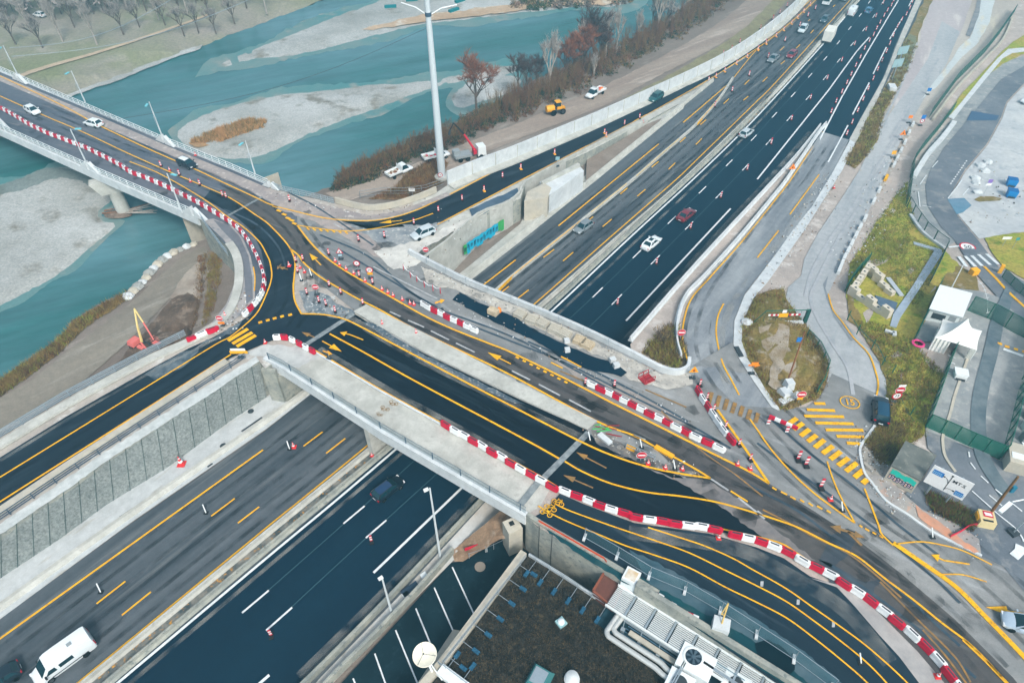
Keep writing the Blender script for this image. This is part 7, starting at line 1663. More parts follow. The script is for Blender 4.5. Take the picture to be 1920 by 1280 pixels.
for p,d_ in zip(lst,('left of the pair below the yellow crossing','right of the pair below the yellow crossing','alone on the grey road above the red cone')):beacon(p,zo,'broad striped beacon '+d_,'broad beacons by the crossing',dz=.12,sc=1.35)
# striped plank barrier
pb=thing('plank_barrier','red and white plank barrier on two striped stands at the off-ramp','barrier',P(1458,800,OV+.1));a,b=P(1439,789,OV+.1)-pb.location,P(1492,812,OV+.1)-pb.location
for k in range(5):
    m2=MB();p,q=a.lerp(b,k/5),a.lerp(b,(k+1)/5);m2.sweep([p+Vector((0,0,.7)),q+Vector((0,0,.7))],rect(.3,.4),closed=True);m2.build('plank_section',[BR_,BW_][k%2 if k else 0],pb)
for p in(a,a.lerp(b,.66)):
    m2=MB()
    for k in range(4):m2.box((p.x-.1,p.y-.5,.2+.25*k),(.4,.08,.25),0,k%2)
    m2.build('striped_stand',[SIGN_WHITE,SIGN_RED],pb)
# --- cones
def cone_proto():
    t=thing('traffic_cone','x','cone');mb=MB();mb.lathe([(.2,.05),(.15,.27)],12);mb.lathe([(.11,.43),(.07,.6)],12);mb.lathe([(.05,.68),(.03,.8),(.001,.8)],12);mb.box((0,0,.025),(.5,.5,.05));mb.lathe([(.152,.27),(.112,.43)],12,mi=1);mb.lathe([(.072,.6),(.052,.68)],12,mi=1);mb.build('cone_body',[plain('cone_red',226,50,52,.5),SIGN_WHITE],t,smooth=True);return t
CP=cone_proto();cn=[0]
def cone(px,zf,label,sc=1.0,dz=.1):
    c=PZ(px,zf,dz)
    if cn[0]==0:CP.location=c;CP.scale=(sc,)*3;CP['label']=label;CP['group']='traffic cones about the junction'
    else:dup(CP,c,0,label,'traffic cones about the junction',(sc*.85,)*3)
    cn[0]+=1
for p,d_ in zip(Z('b2',(235,672),(312,684),(343,715),(560,640),(590,668),(636,697),(690,727),(770,780),(890,840),(931,862),(968,884),(1033,912),(1087,938),(1115,946),(66,1215),(890,1078),(1130,1142)),('left of the traffic island cluster','in the middle of the traffic island cluster','at the right of the traffic island cluster','first in the line under the triangular sign','second in the line under the triangular sign','third in the line under the round sign','fourth in the line under the round sign','just right of a beacon under the yellow plate','first of the six before the barrier row','second of the six before the barrier row','third of the six before the barrier row','fourth of the six before the barrier row','fifth of the six before the barrier row','last of the six, touching the barrier row','at the tip of the gabion wall corner','lying upper on the pale median strip','at the edge of the pale median strip, lower')):cone(p,zo,'red and white cone '+d_,1.15)
for p,d_ in zip(Z('c3',(1080,893),(1200,903),(1590,868),(1680,900),(960,862)),('left of the pair in the rubble strip','right of the pair in the rubble strip','near the end of the straight barrier row','orange-topped beside the yellow tip','tiny beneath the no-entry sign in the rubble')):cone(p,zo,'red and white cone '+d_,1.2)
cone(Z('c4',(515,1115))[0],zo,'red and white cone between the two curved yellow lines, right side',1.3);cone(Z('d3',(1457,258))[0],zo,'red and white cone in the gap of the long barrier row',1.2);cone(Z('d4',(1270,1232))[0],zo,'red and white cone on the bare strip at the bottom right',1.3)
cone(Z('a1',(1198,1203))[0],zo,'red and white cone on the bridge left of the dark car',1.1);cone(Z('b1',(1345,78))[0],zo,'red and white cone on the bridge below the dark car',1.1);cone(Z('b1',(1590,1022))[0],zo,'red and white cone beside the no-entry sign of the west curve',1.3);cone(Z('a1',(1380,1096))[0],zo,'red and white cone at the far railing of the bridge',1.2)
cone(Z('c2',(268,745))[0],zm,'red cone beside the white post on the lower carriageway',1.5,.05);cone(Z('c2',(818,805))[0],zm,'small red cone at the foot of the overpass pier',1.0,.8);cone(Z('c1',(1283,865))[0],zm,'tall red cone alone on the concrete shoulder under the gabion wall',2.3,.08);cone(Z('a3',(925,865))[0],zl2,'red and white cone on the bunker end of the ramp edge',1.1,.2)
cone(Z('b4',(540,122))[0],zr,'small red and white cone on the pale dirt by the off-ramp kerb',1.2)
# --- white flexible posts
for lb,p,zf in(('white marker post on a black foot, lower carriageway, nearest the bottom',Z('d1',(712,640))[0],zm),('white marker post on a black foot, lower carriageway, middle',Z('c1',(1455,1210))[0],zm),('white marker post on a black foot, lower carriageway, next to the red cone',Z('c2',(238,760))[0],zm),('white post on the traffic island, left',Z('b2',(322,775))[0],zo),('white post on the traffic island, right',Z('b2',(393,745))[0],zo),('white post in the rubble strip, at the joint end',Z('c3',(552,700))[0],zo),('tall white post in the rubble strip, centre',Z('c3',(915,750))[0],zo),('short white post in the rubble strip, right end',Z('c3',(1150,900))[0],zo),('white post on the grey road by the tar patch',Z('c4',(600,1195))[0],zo),('white post by the orange-stained footway',Z('d4',(1235,252))[0],zo),('white post across the lower right bike lane',Z('d4',(730,1140))[0],zo)):
    c=PZ(p,zf,.08);t=thing('marker_post',lb,'post',c,0,'white marker posts');mb=MB();mb.tube((0,0,.1),(-.25,.5,1.1),.07,n=8);mb.build('post',WHITE,t);mb=MB();mb.box((0,0,.06),(.5,.4,.12));mb.build('foot',BLACK,t)
# --- signs
def sign(label,px,h,shapes,zf=zo,rz=0.0,r=.45,post=GALV,cat='sign'):
    """shapes: list of (kind, dz, material ...)"""
    q=PZ(px,zf,h);c=Vector((q.x,q.y,zf(*px)+.05))
    t=thing('road_sign',label,cat,c,rz);mb=MB();mb.tube((0,.05,0),(0,.05,h+.3),.035,n=6);mb.build('post',post,t)
    mb=MB();mb.box((0,.05,.06),(.8,.5,.12));mb.build('foot',DKGREY,t)
    for s in shapes:
        k,dz,nm=s[0],s[1]+h,s[2];m2=MB()
        def disc(rr,y,mi,dz=dz):m2.add([(rr*math.cos(2*math.pi*j/24),y,dz+rr*math.sin(2*math.pi*j/24))for j in range(24)],[tuple(range(24))],mi)
        if k=='noentry':
            disc(r,-.01,1);disc(r*.93,-.02,0);m2.box((0,-.03,dz),(r*1.4,.01,r*.36),0,1);m2.build(nm,[SIGN_RED,SIGN_WHITE],t)
        elif k=='limit':
            disc(r,-.01,0);disc(r*.74,-.02,1)
            M=Matrix.Translation((0,-.03,dz))@Matrix.Rotation(R(90),4,'X');decal(m2,s[3],r*.95,M,2);m2.build(nm,[SIGN_RED,SIGN_WHITE,SIGN_BLACK],t)
        elif k=='ring':
            disc(r,-.01,0);disc(r*.72,-.02,1);m2.box((0,-.03,dz),(r*.5,.01,r*.3),0,2);m2.build(nm,[SIGN_RED,SIGN_WHITE,SIGN_BLACK],t)
        elif k=='tri':
            for rr,y,mi in((r*1.25,-.01,0),(r*.85,-.02,1)):m2.add([(rr*math.sin(a_),y,dz+rr*math.cos(a_))for a_ in(0,2.094,4.189)],[(0,1,2)],mi)
            m2.box((0,-.03,dz-.05),(r*.3,.01,r*.5),0,2);m2.build(nm,[s[3]if len(s)>3 else SIGN_RED,s[4]if len(s)>4 else SIGN_WHITE,SIGN_BLACK],t)
        elif k=='plate':
            m2.box((0,0,dz),(s[4],.04,s[5]));m2.build(nm,s[3],t)
        elif k=='arrow':
            w_,hh=.75,.6;m2.add([(-w_,0,dz-.12),(.1,0,dz-.12),(.1,0,dz-.42),(w_,0,dz),(.1,0,dz+.42),(.1,0,dz+.12),(-w_,0,dz+.12)],[(0,1,2,3,4,5,6)]);m2.v+=[(a_,.05,b_)for a_,_,b_ in m2.v[:7]];m2.f+=[(13,12,11,10,9,8,7)];m2.m+=[0];m2.build(nm,s[3],t)
    return t
sign('large round no-entry sign on the dusty traffic island',Z('b2',(418,822))[0],1.5,[('noentry',0,'disc')],r=.52)
sign('round no-entry sign in front of the parked silver-white hatchback',Z('b2',(1197,558))[0],1.5,[('noentry',0,'disc')],r=.5)
sign('round no-entry sign leaning in the rubble strip near the joint',Z('c3',(915,803))[0],1.2,[('noentry',0,'disc')],r=.62)
sign('no-entry sign with an orange plate on the west curve',Z('b1',(1548,1042))[0],1.4,[('noentry',0,'disc'),('plate',-.9,'orange_plate',SIGN_ORANGE,.9,.4)],r=.5)
sign('no-entry sign at the left edge of the off-ramp',Z('b3',(1197,1143))[0],1.7,[('noentry',0,'disc')],zr,r=.6)
sign('no-entry sign with yellow plate at the tip of the traffic island',Z('c4',(313,375))[0],1.9,[('noentry',0,'disc'),('plate',-.75,'yellow_plate',SIGN_YEL,.7,.4)],r=.6)
sign('pair of round signs, no entry above a 15 limit, beside the grass',Z('c4',(1008,345))[0],2.2,[('noentry',0,'disc'),('limit',-1.05,'limit_disc','15'),('plate',.75,'white_plate',SIGN_WHITE,.9,.35),('plate',-.5,'orange_plate',SIGN_ORANGE,.5,.25)],r=.62)
sign('triangular red warning sign with a pale plate above the cone line',Z('b2',(588,572))[0],1.5,[('tri',0,'triangle'),('plate',-.7,'plate',plain('plate_blue',170,210,226),.6,.3)],r=.55)
sign('small round red-rimmed sign above the cone line',Z('b2',(710,655))[0],1.5,[('ring',0,'disc')],r=.5)
sign('round 50 limit sign with a yellow plate above the cone line',Z('b2',(800,702))[0],1.6,[('limit',0,'disc','50'),('plate',-.7,'yellow_plate',SIGN_YEL,.8,.45)],r=.55)
sign('orange diversion arrow sign above the short barrier row',Z('b2',(1298,925))[0],1.6,[('arrow',0,'arrow',SIGN_YEL)],rz=R(25))
sign('small orange diversion arrow on the walkway kerb of the overpass',Z('c2',(505,80))[0],1.2,[('arrow',0,'arrow',SIGN_YEL)],rz=R(-25))
sign('orange diversion arrow sign at the left edge of the island weeds',Z('c3',(1710,170))[0],1.6,[('arrow',0,'arrow',SIGN_ORANGE),('plate',.3,'panel',SIGN_ORANGE,.9,.45)])
sign('orange triangular warning sign at the curved end of the parapet',Z('c3',(1285,205))[0],1.5,[('tri',0,'triangle',SIGN_YEL,SIGN_ORANGE)],r=.6)
sign('orange triangular warning sign on the nose between carriageway and off-ramp',Z('a4',(250,1182))[0],1.5,[('tri',0,'triangle',SIGN_ORANGE,SIGN_ORANGE)],zr,r=.65)
sign('orange triangular sign beside the pale road, lower of two',Z('a4',(1030,942))[0],1.5,[('tri',0,'triangle',SIGN_ORANGE,SIGN_ORANGE)],zr,r=.65)
sign('orange plate sign beside the pale road, upper of two',Z('a4',(1083,827))[0],1.4,[('plate',0,'plate',SIGN_ORANGE,.9,.7)],zr)
sign('yellow plate on a grey stand beside the pale road',Z('a4',(966,1078))[0],1.2,[('plate',0,'plate',SIGN_YEL,.9,.8)],zr)
sign('blue round sign over a red one at the fence corner',Z('a4',(1175,828))[0],2.0,[('ring',-.9,'red_disc'),('plate',0,'blue_plate',SIGN_BLUE,.9,.9)],zr,r=.5)
sign('blue square sign alone on the pale construction road',Z('a4',(1215,635))[0],1.2,[('plate',0,'blue_plate',SIGN_BLUE,.9,.8)],zr)
sign('violet round sign with a white plate in the pale lot',Q(1640,300,(1390,258))[0],3.2,[('plate',0,'violet_disc',plain('violet',140,110,190),.8,.7),('plate',-.7,'white_plate',SIGN_WHITE,1.0,.5)],zr)
sign('small white sign on the right-hand grass',Q(1640,300,(1590,940))[0],2.0,[('plate',0,'plate',SIGN_WHITE,1.5,.5)],zr)
sign('slim teal sign on the right-hand grass',Q(1640,300,(1720,950))[0],2.4,[('plate',0,'plate',plain('teal_plate',60,150,150),.6,.5)],zr)
sign('yellow and white plate sign at the corner of the gabion wall',Z('c1',(1685,78))[0],1.0,[('plate',0,'yellow_plate',SIGN_YEL,2.4,.5),('plate',.5,'white_plate',SIGN_WHITE,2.0,.4)])
sign('red and white round plate at the foot of the tall mast',Z('b2',(1300,32))[0],1.2,[('ring',0,'disc')],const(-.2),r=.5)
sign('teal sign on a pole between ramp edge and bunker',Z('a3',(322,1120))[0],1.7,[('plate',0,'plate',plain('plate_teal',140,180,190),.8,.7)],zl2)
sign('white pavement plate on the site fence by the riverside track',Q(640,220,(845,872))[0],1.4,[('plate',0,'plate',SIGN_WHITE,1.2,.7),('plate',.15,'red_strip',SIGN_RED,.9,.12)],const(-.2))
# --- stacks of pale beams on the far side of the overpass
for i,(x,y)in enumerate(((58,1025),(140,1062),(216,1088),(302,1128),(372,1162),(477,1208),(532,1238))):
    c=P(*Z('b3',(x,y))[0],OV+.05);t=thing('beam_stack','%s stack of pale timber beams along the far parapet, from the left'%nth(i),'timber',c,R(-33)+(R(4)if i%2 else R(-3)),'beam stacks along the far parapet')
    mb=MB()
    for k in range(4):mb.box((0,-.55+.36*k,.2),(1.7,.3,.26));mb.box((0,-.55+.36*k,.52),(1.6,.3,.26))
    mb.build('beams',WOOD if i>4 else CONC_P,t)
    mb=MB();mb.box((-.6,0,.05),(.14,1.5,.1));mb.box((.6,0,.05),(.14,1.5,.1));mb.build('bearers',WOOD,t)
c=P(925,588,OV+.05);mb=MB();mb.box((c.x,c.y,c.z+.45),(1.5,1.0,.8),R(-33));tag(mb.build('timber_crate',WOOD),'pale crate standing alone left of the beam stacks','crate');c=P(936,584,OV+.05);mb=MB();mb.lathe([(.01,0),(.35,0),(.3,.5),(.1,.8),(.01,.8)],10,c);tag(mb.build('orange_bag',SIGN_ORANGE,smooth=True),'orange sack beside the pale crate','sack')
for i,(x,y)in enumerate(((385,1210),(390,1275))):
    c=P(*Z('b3',(x,y))[0],OV+.05);mb=MB();mb.box((c.x,c.y,c.z+.3),(.7,.6,.6),R(10));tag(mb.build('stone_block',CONC_W),'small white block on the fresh tar strip, %s'%('upper','lower')[i],'block')
for lb,px in(('small white block at the right end of the fresh tar strip, upper',(1148,678)),('small white block at the right end of the fresh tar strip, lower',(1155,688))):
    c=P(*px,OV+.05);mb=MB();mb.box((c.x,c.y,c.z+.35),(.8,.6,.7),R(20));tag(mb.build('stone_block',CONC_W),lb,'block')
# red rope posts at the construction gap, rubble and pipes at the joint
rp=thing('rope_barrier','sagging red and white rope barrier with posts at the start of the far parapet','barrier',P(760,512,OV))
pp=[P(x,y,OV+.1)-rp.location for x,y in((757,506),(770,520),(782,528),(796,538),(812,545),(826,550))]
for p in pp:
    mb=MB();mb.tube(p,p+Vector((0,0,1.1)),.06,n=6);mb.build('post',RED,rp)
mb=MB();mb.pipe([p+Vector((0,0,1.0-.3*(k%2)))for k,p in enumerate(catmull(pp,2))],.05,5);mb.build('rope',SIGN_WHITE,rp)
mb=MB();rg=random.Random(4)
for k in range(9):
    p=P(1108+rg.random()*34,796+rg.random()*20,OV+.2);mb.tube(p,p+Vector((rg.uniform(.5,2.2),rg.uniform(-.8,.3),.1)),.06,n=6,mi=k%2)
tag(mb.build('cable_bundle',[plain('cable_red',150,30,40),plain('cable_green',60,190,90)]),'tangle of red and green cable pipes at the end of the median strip','cables')
mb=MB();mb.box(P(1134,822,OV+.25),(1.9,.7,.3),R(-50));tag(mb.build('slab',CONC_W),'broken white slab lying below the cable tangle','slab')
wall('steel_beam','yellow steel beam lying at the yellow tip of the rubble strip','beam',[(1228,838),(1262,858)],rect(.6,.3),SIGN_YEL,zo,s=1)
wall('steel_beam','small yellow steel plate left of the no-entry sign in the rubble','beam',[(1174,838),(1190,846)],rect(.5,.4),SIGN_YEL,zo,s=1)
railing('railing','low grey scaffold rail around the no-entry sign in the rubble strip',[(1173,840),(1200,852),(1228,864)],1.0,(.5,1.0),GALV,dz=.1,space=1.8,s=1)
railing('railing','grey site rail with posts along the riverside track, beside the curved cream parapet',[(676,372),(716,366),(760,366),(800,360),(832,348)],1.6,(.4,1.0,1.6),GALV,const(-.2),space=6,s=1,rr=.03)
# riprap boulders
w3=resample([P(x,y,-.3)for x,y in((241,556),(268,530),(290,502),(312,482),(345,465),(375,455))],1.25)
for i,p in enumerate(w3):
    mb=MB();s=rg.uniform(.7,1.05);mb.lathe([(.01,-.5),(.8,-.35),(1.0,.15),(.7,.6),(.01,.75)],7);mb.v=[(v[0]*s*rg.uniform(.8,1.2),v[1]*s*rg.uniform(.8,1.2),v[2]*s*rg.uniform(.85,1.15))for v in mb.v]
    o=mb.build('riprap_boulder',[CONC_W,CONC_P,mat('boulder_grey',lin(176,178,176,.85),.9,lin(150,150,146,.85),1,speck=.12)][i%3],loc=p,rz=rg.random()*6);tag(o,'%s pale boulder of the stone edging along the river track, from the lower left'%nth(i),'boulder','boulders edging the river track')
# driftwood at the bridge pier
dw=thing('driftwood_pile','heap of pale driftwood branches stranded at the bridge pier','driftwood',P(222,402,-2.7));
for k in range(14):
    mb=MB();a=rg.uniform(-.5,.5)+R(10);L=rg.uniform(2,6.5);p=Vector((rg.uniform(-3,3),rg.uniform(-1,1),rg.uniform(0,.9)));mb.tube(p,p+Vector((math.cos(a)*L,math.sin(a)*L,rg.uniform(-.2,.5))),.14,.05,6);mb.build('branch',[mat('driftwood',lin(186,178,170,.8),.9,lin(150,140,132,.8),1),BROWNP][k%4==3],dw)
mb=MB();mb.lathe([(2.4,0),(1.9,.4),(.8,.7),(.01,.8)],12);mb.v=[(v[0]*1.2+rg.uniform(-.3,.3),v[1]*.6+rg.uniform(-.3,.3),v[2])for v in mb.v];mb.build('debris',mat('debris',lin(104,88,78,.8),.95,lin(140,124,112,.8),2,speck=.3),dw)
# metal covers and gullies on the concrete shoulder
for lb,q in(('round dark manhole on the concrete shoulder below the gabion wall',(1770,492)),('small grey drain lid on the concrete shoulder',(1575,735))):
    c=P(*Z('c1',q)[0],.08);mb=MB();mb.lathe([(.42,0),(.42,.04),(.01,.04)],16,c);tag(mb.build('manhole_cover',DKGREY),lb,'manhole')
for lb,a,b in(('long dark drain slot on the concrete shoulder, lower',(845,1240),(935,1180)),('dark drain slot on the concrete shoulder, upper',(1705,635),(1850,535)),('short dark drain slot beside the tall red cone',(1465,885),(1500,860))):
    a3,b3=[P(*p,.08)for p in Z('c1',a,b)];mb=MB();mb.sweep([a3,b3],rect(.22,.05),closed=True);tag(mb.build('drain_slot',DKGREY),lb,'drain')
for lb,q,dm in(('dark solar panel lid on the beige path by the lower lamp posts',(1090,625),(2.0,.9)),('white cabinet lid on the beige path, next to the dark panel',(1058,662),(.7,.6)),('white cabinet lid on the beige path, nearer the overpass',(1185,525),(.7,.6))):
    c=P(*Z('d2',q)[0],.1);mb=MB();mb.box((c.x,c.y,.25),(dm[0],dm[1],.3),R(38));tag(mb.build('ground_cabinet',WHITE if 'white' in lb else plain('panel_dark',44,62,80,.3)),lb,'lid')
mb=MB();c=P(1385,660,OV);mb.box((c.x,c.y,c.z+.12),(.6,1.9,.18),R(8));tag(mb.build('drain_grate',DKGREY),'dark drain grate on the white kerb of the off-ramp','grate')
# fence panels at the foot of the earth slope
railing('railing','thin blue rope fence with a grey board at the earth slope',[(880,1046),(910,1036),(962,1012)],1.1,(1.0,),GALV,const(.2),space=3,s=1,rr=.02)
mb=MB();c=P(912,1034,.3);mb.box((c.x,c.y,c.z+.6),(.3,.1,1.2),R(20));tag(mb.build('notice_board',GREYP),'small grey board on the rope fence by the manhole','board')
mb=MB();c=P(884,1030,.3);mb.box((c.x,c.y,c.z+.5),(1.6,.08,.5),R(20));tag(mb.build('hazard_board',[RED]),'small red and white hazard board at the head of the car park','board')
mb=MB();c=P(1288,1152,OV+.2)
for k in range(4):mb.box((c.x-.75+.5*k,c.y+.36-.24*k,c.z+.15),(.55,.45,.28),R(-26),k%2)
tag(mb.build('hazard_plank',[BR_,BW_]),'red and white plank lying on the dark ground behind the louvre wall','plank')
mb=MB();c=P(1222,1114,OV+.2)
for k in range(3):mb.box((c.x-.5+.5*k,c.y+.3-.26*k,c.z+.15),(.55,.45,.28),R(-26),k%2)
tag(mb.build('hazard_plank',[BR_,BW_]),'red and white plank fragment at the end of the wing wall','plank')
# bicycle symbols (yellow) on the bike lane and the walkway
mb=MB()
def bike(px,ang,s,dz):
    c=P(*px,OV+dz);M=Matrix.Translation(c)@Matrix.Rotation(ang,4,'Z');tmp=MB()
    for x in(-.55,.55):ring(tmp,Vector((x*s,0,0)),.38*s,.38*s,.12*s,0)
    for a,b in(((-.55,0),(-.1,.55)),((-.1,.55),(.4,.5)),((.4,.5),(.55,0)),((-.1,.0),(.4,.5)),((-.55,0),(-.1,0)),((.4,.5),(.3,.75)),((-.15,.55),(-.2,.7))):tmp.ribbon([Vector((a[0]*s,a[1]*s,0)),Vector((b[0]*s,b[1]*s,0))],.1*s)
    mb.add([M@Vector(v)for v in tmp.v],tmp.f)
bike((1046,942),R(-30),.8,G4);bike((1032,952),R(-30),.8,G4);bike((1024,962),R(-30),.8,G4)
struct(mb.build('bicycle_marking',YEL_L));mb=MB();bike((738,755),R(150),.7,-.05);bike((722,765),R(150),.7,-.05);bike((712,776),R(150),.5,-.05);struct(mb.build('worn_bicycle_marking',YEL_F))

# loose rubble, grit lumps and offcuts along the works (nobody could count it)
mb=MB();rg=random.Random(77)
def scatter(pts,n,spread,s0=.06,s1=.22,zf=zo):
    w3=resample([PZ(p,zf,.08)for p in pts],.5)
    for _ in range(n):
        p=rg.choice(w3);s=rg.uniform(s0,s1);mb.box((p.x+rg.gauss(0,spread),p.y+rg.gauss(0,spread),p.z+s*.3),(s*rg.uniform(.7,2),s,s*.7),rg.random()*6.3,rg.choice([0,0,1,2,3]),taper=.7)
scatter([(790,502),(873,540),(960,578),(1074,630),(1180,682),(1250,714)],150,.8,.05,.16)
scatter([(848,566),(905,597),(985,640),(1080,690),(1180,732),(1290,790)],110,.8,.05,.16)
scatter([(1110,808),(1180,838),(1260,872),(1320,890)],80,.7,.06,.18)
scatter([(570,556),(620,566),(660,586)],50,1.2,.05,.15);scatter([(700,470),(760,500),(780,470),(900,405)],70,1.6,.05,.16)
scatter([(500,360),(620,396),(720,400),(820,372)],90,.8,.05,.15);scatter([(400,630),(440,600),(450,560)],90,1.0)
scatter([(1640,920),(1700,950),(1760,985),(1830,1020)],110,.9,.05,.16);scatter([(1625,850),(1645,830),(1650,880),(1660,920)],260,1.2,.05,.16)
scatter([(1690,262),(1640,380),(1580,500),(1576,540)],200,1.2,zf=zr);scatter([(1560,330),(1500,440),(1430,535)],200,1.3,zf=zr);scatter([(1700,345),(1660,405),(1610,480)],110,.8,.06,.2,zf=zr)
scatter([(1830,300),(1860,330),(1900,390),(1850,420)],90,3,.08,.25,zf=zr)
stuff(mb.build('loose_rubble',[CONC_W,CONC_P,mat('rubble_dark',lin(110,106,102,.85),.95),mat('rubble_brown',lin(150,128,110,.85),.95)]))
# orange-stained digging along the right-hand footway
sheet('dust',[(1716,945),(1738,962),(1770,985),(1800,1008),(1836,1034),(1826,1036),(1786,1012),(1750,990),(1722,968)],zo,mat('orange_clay',lin(214,150,118,.85),.95,lin(190,150,130,.85),.8,speck=.12),.19,jag=2)
wall('trench_edge','thin red and white tape barrier from the cream block to the dug footway','barrier',[(1780,1008),(1800,998),(1816,988),(1834,985)],rect(.08,.5),RED,zo)
# ================================================================== VEGETATION
rv=random.Random(99)
def leaves(mb,c,rad,n,size,flat=1.0,mi=0,nm=1):
    for _ in range(n):
        while True:
            p=Vector((rv.uniform(-1,1),rv.uniform(-1,1),rv.uniform(-1,1)))
            if p.length<1:break
        p=Vector((p.x*rad,p.y*rad,p.z*rad*flat))+c
        a=Vector((rv.uniform(-1,1),rv.uniform(-1,1),rv.uniform(-1,1))).normalized();b=a.cross(Vector((rv.uniform(-1,1),rv.uniform(-1,1),rv.uniform(-1,1)))).normalized()
        s=size*rv.uniform(.6,1.3);mb.add([p-a*s,p+b*s*.6,p+a*s,p-b*s*.6],[(0,1,2,3)],mi if nm==1 else rv.randrange(nm))
BARK=mat('bark',lin(122,108,98,.8),.95,lin(96,84,76,.8),2,speck=.15)
BARKP=mat('bark_pale',lin(186,178,170,.8),.95,lin(160,150,142,.8),2,speck=.1)
TWIG=mat('twig_brown',lin(150,116,94,.8),.95,lin(124,94,78,.8),1)
TWIGR=mat('twig_red',lin(168,108,76,.8),.95,lin(134,82,62,.8),1)
TWIGG=mat('twig_grey',lin(186,178,174,.8),.95,lin(160,152,148,.8),1)  # pale grey; on the far-bank trees the paleness also paints in haze
TWIGD=mat('twig_dark',lin(104,84,80,.8),.95,lin(84,68,64,.8),1)
SHRUB=[mat('shrub_olive',lin(84,90,52,.8),.95,lin(62,76,46,.8),.5,speck=.2),mat('shrub_dark',lin(58,72,52,.8),.95,speck=.2),mat('shrub_tan',lin(132,108,72,.8),.95,speck=.2),mat('shrub_red',lin(120,86,64,.8),.95,speck=.2)]
def tree_proto(h,spread,bark,twig,dense,shape='round',seed=1):
    rr=random.Random(seed);root=thing('bare_tree','x','tree');tr,cr=MB(),MB()
    th=h*.32
    tr.tube((0,0,-.3),(rr.uniform(-.2,.2),rr.uniform(-.2,.2),th),h*.022,h*.016,7)
    def grow(p,d,L,r,depth):
        q=p+d*L;tgt=tr if depth<1 else cr
        tgt.tube(p,q,r,r*.65,5 if depth<2 else 3,caps=False)
        if depth>=3:
            for _ in range(dense):
                a=(d+Vector((rr.uniform(-1,1),rr.uniform(-1,1),rr.uniform(-.5,1)))*.9).normalized();s=p.lerp(q,rr.random());e=s+a*L*rr.uniform(.5,1.1)
                n_=a.cross(Vector((rr.uniform(-1,1),rr.uniform(-1,1),.3))).normalized()*(.022+.004*h/8)
                cr.add([s-n_,s+n_,e],[(0,1,2)],1)
            return
        for k in range(3 if depth else 4):
            az_=rr.uniform(0,6.28);up=rr.uniform(.4,1.0)if shape=='round' else rr.uniform(1.0,1.8)
            nd=(d*.75+Vector((math.cos(az_)*spread,math.sin(az_)*spread,up*.55))).normalized()
            grow(p.lerp(q,rr.uniform(.6,1)),nd,L*rr.uniform(.62,.85),r*.55,depth+1)
    for k in range(4):
        az_=k*1.6+rr.random();grow(Vector((0,0,th*rr.uniform(.7,1))),Vector((math.cos(az_)*spread*.7,math.sin(az_)*spread*.7,1)).normalized(),h*.24,h*.012,0)
    grow(Vector((0,0,th)),Vector((0,0,1)),h*.27,h*.014,0)
    tr.build('trunk',bark,root);cr.build('crown',[bark,twig],root)
    return root
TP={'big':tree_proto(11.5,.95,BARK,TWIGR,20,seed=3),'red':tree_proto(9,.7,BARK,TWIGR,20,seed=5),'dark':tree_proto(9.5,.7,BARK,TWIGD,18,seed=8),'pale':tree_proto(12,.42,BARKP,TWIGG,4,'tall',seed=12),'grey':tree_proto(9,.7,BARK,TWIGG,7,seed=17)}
tu=set()
def tree(kind,px,zf,label,group=None,s=1.0):
    c=PZ(px,zf);t=TP[kind]
    if kind not in tu:
        tu.add(kind);t.location=c;t.scale=(s,)*3;t['label']=label
        if group:t['group']=group
        return t
    return dup(t,c,rv.random()*6.28,label,group,(s*rv.uniform(.92,1.08),s*rv.uniform(.92,1.08),s))
bank=const(-.8)
tree('big',(894,212),bank,'broad bare brown tree standing alone on the river bank behind the tall mast',None,1.3)
g_='bare trees along the river bank'
for k,px,s,lb in(('dark',(972,172),.75,'dark twiggy tree at the left end of the bank thicket'),('dark',(988,176),.7,'low dark tree second from the left in the bank thicket'),('pale',(1030,172),.95,'slim pale-barked tree above the yellow tractor'),('dark',(1006,168),.7,'dark tree just left of the slim pale leaning tree'),('red',(1060,148),.85,'reddish tree right of the slim pale leaning tree'),('red',(1075,142),.95,'tall rust-coloured tree at the middle of the bank thicket'),('red',(1095,132),1.0,'rust-coloured tree in front of the dark tall tree'),('dark',(1110,120),1.15,'tallest dark tree of the bank thicket'),('pale',(1092,126),.75,'pale stemmed tree among the rust-coloured trees'),('pale',(1135,112),.85,'pale tree, left of the two at the right end of the thicket'),('pale',(1155,104),.8,'pale tree, right of the two at the right end of the thicket'),('dark',(1128,116),.8,'dark low tree behind the two pale ones'),('pale',(1196,84),.6,'thin pale tree alone between the thicket and the far bushes'),('grey',(1225,60),.9,'grey hazy tree at the left of the far bushes'),('pale',(1232,66),.9,'tall pale tree at the left of the far bushes'),('grey',(1248,56),.8,'grey hazy tree amid the far bushes'),('grey',(1300,22),.8,'grey hazy tree near the top edge by the track'),('pale',(1113,150),.45,'short pale tree stump with twigs near the white flatbed truck'),('red',(1130,110),.7,'rusty bush-like tree beneath the pale pair')):
    tree(k,px,bank,lb,g_,s*1.3)
g_='bare trees on the hazy far bank'
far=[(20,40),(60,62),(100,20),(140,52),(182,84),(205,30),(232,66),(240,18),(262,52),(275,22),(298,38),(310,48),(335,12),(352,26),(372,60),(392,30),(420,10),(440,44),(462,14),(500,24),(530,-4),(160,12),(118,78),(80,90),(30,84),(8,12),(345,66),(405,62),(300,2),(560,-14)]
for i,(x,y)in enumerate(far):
    tree(['grey','pale','grey'][i%3],(x,y),const(-1.4),'bare hazy tree on the far bank, %s'%('leftmost at the top edge' if(x,y)==(8,12)else '%s from the left'%nth(sorted(far).index((x,y)))),g_,rv.uniform(.9,1.25))
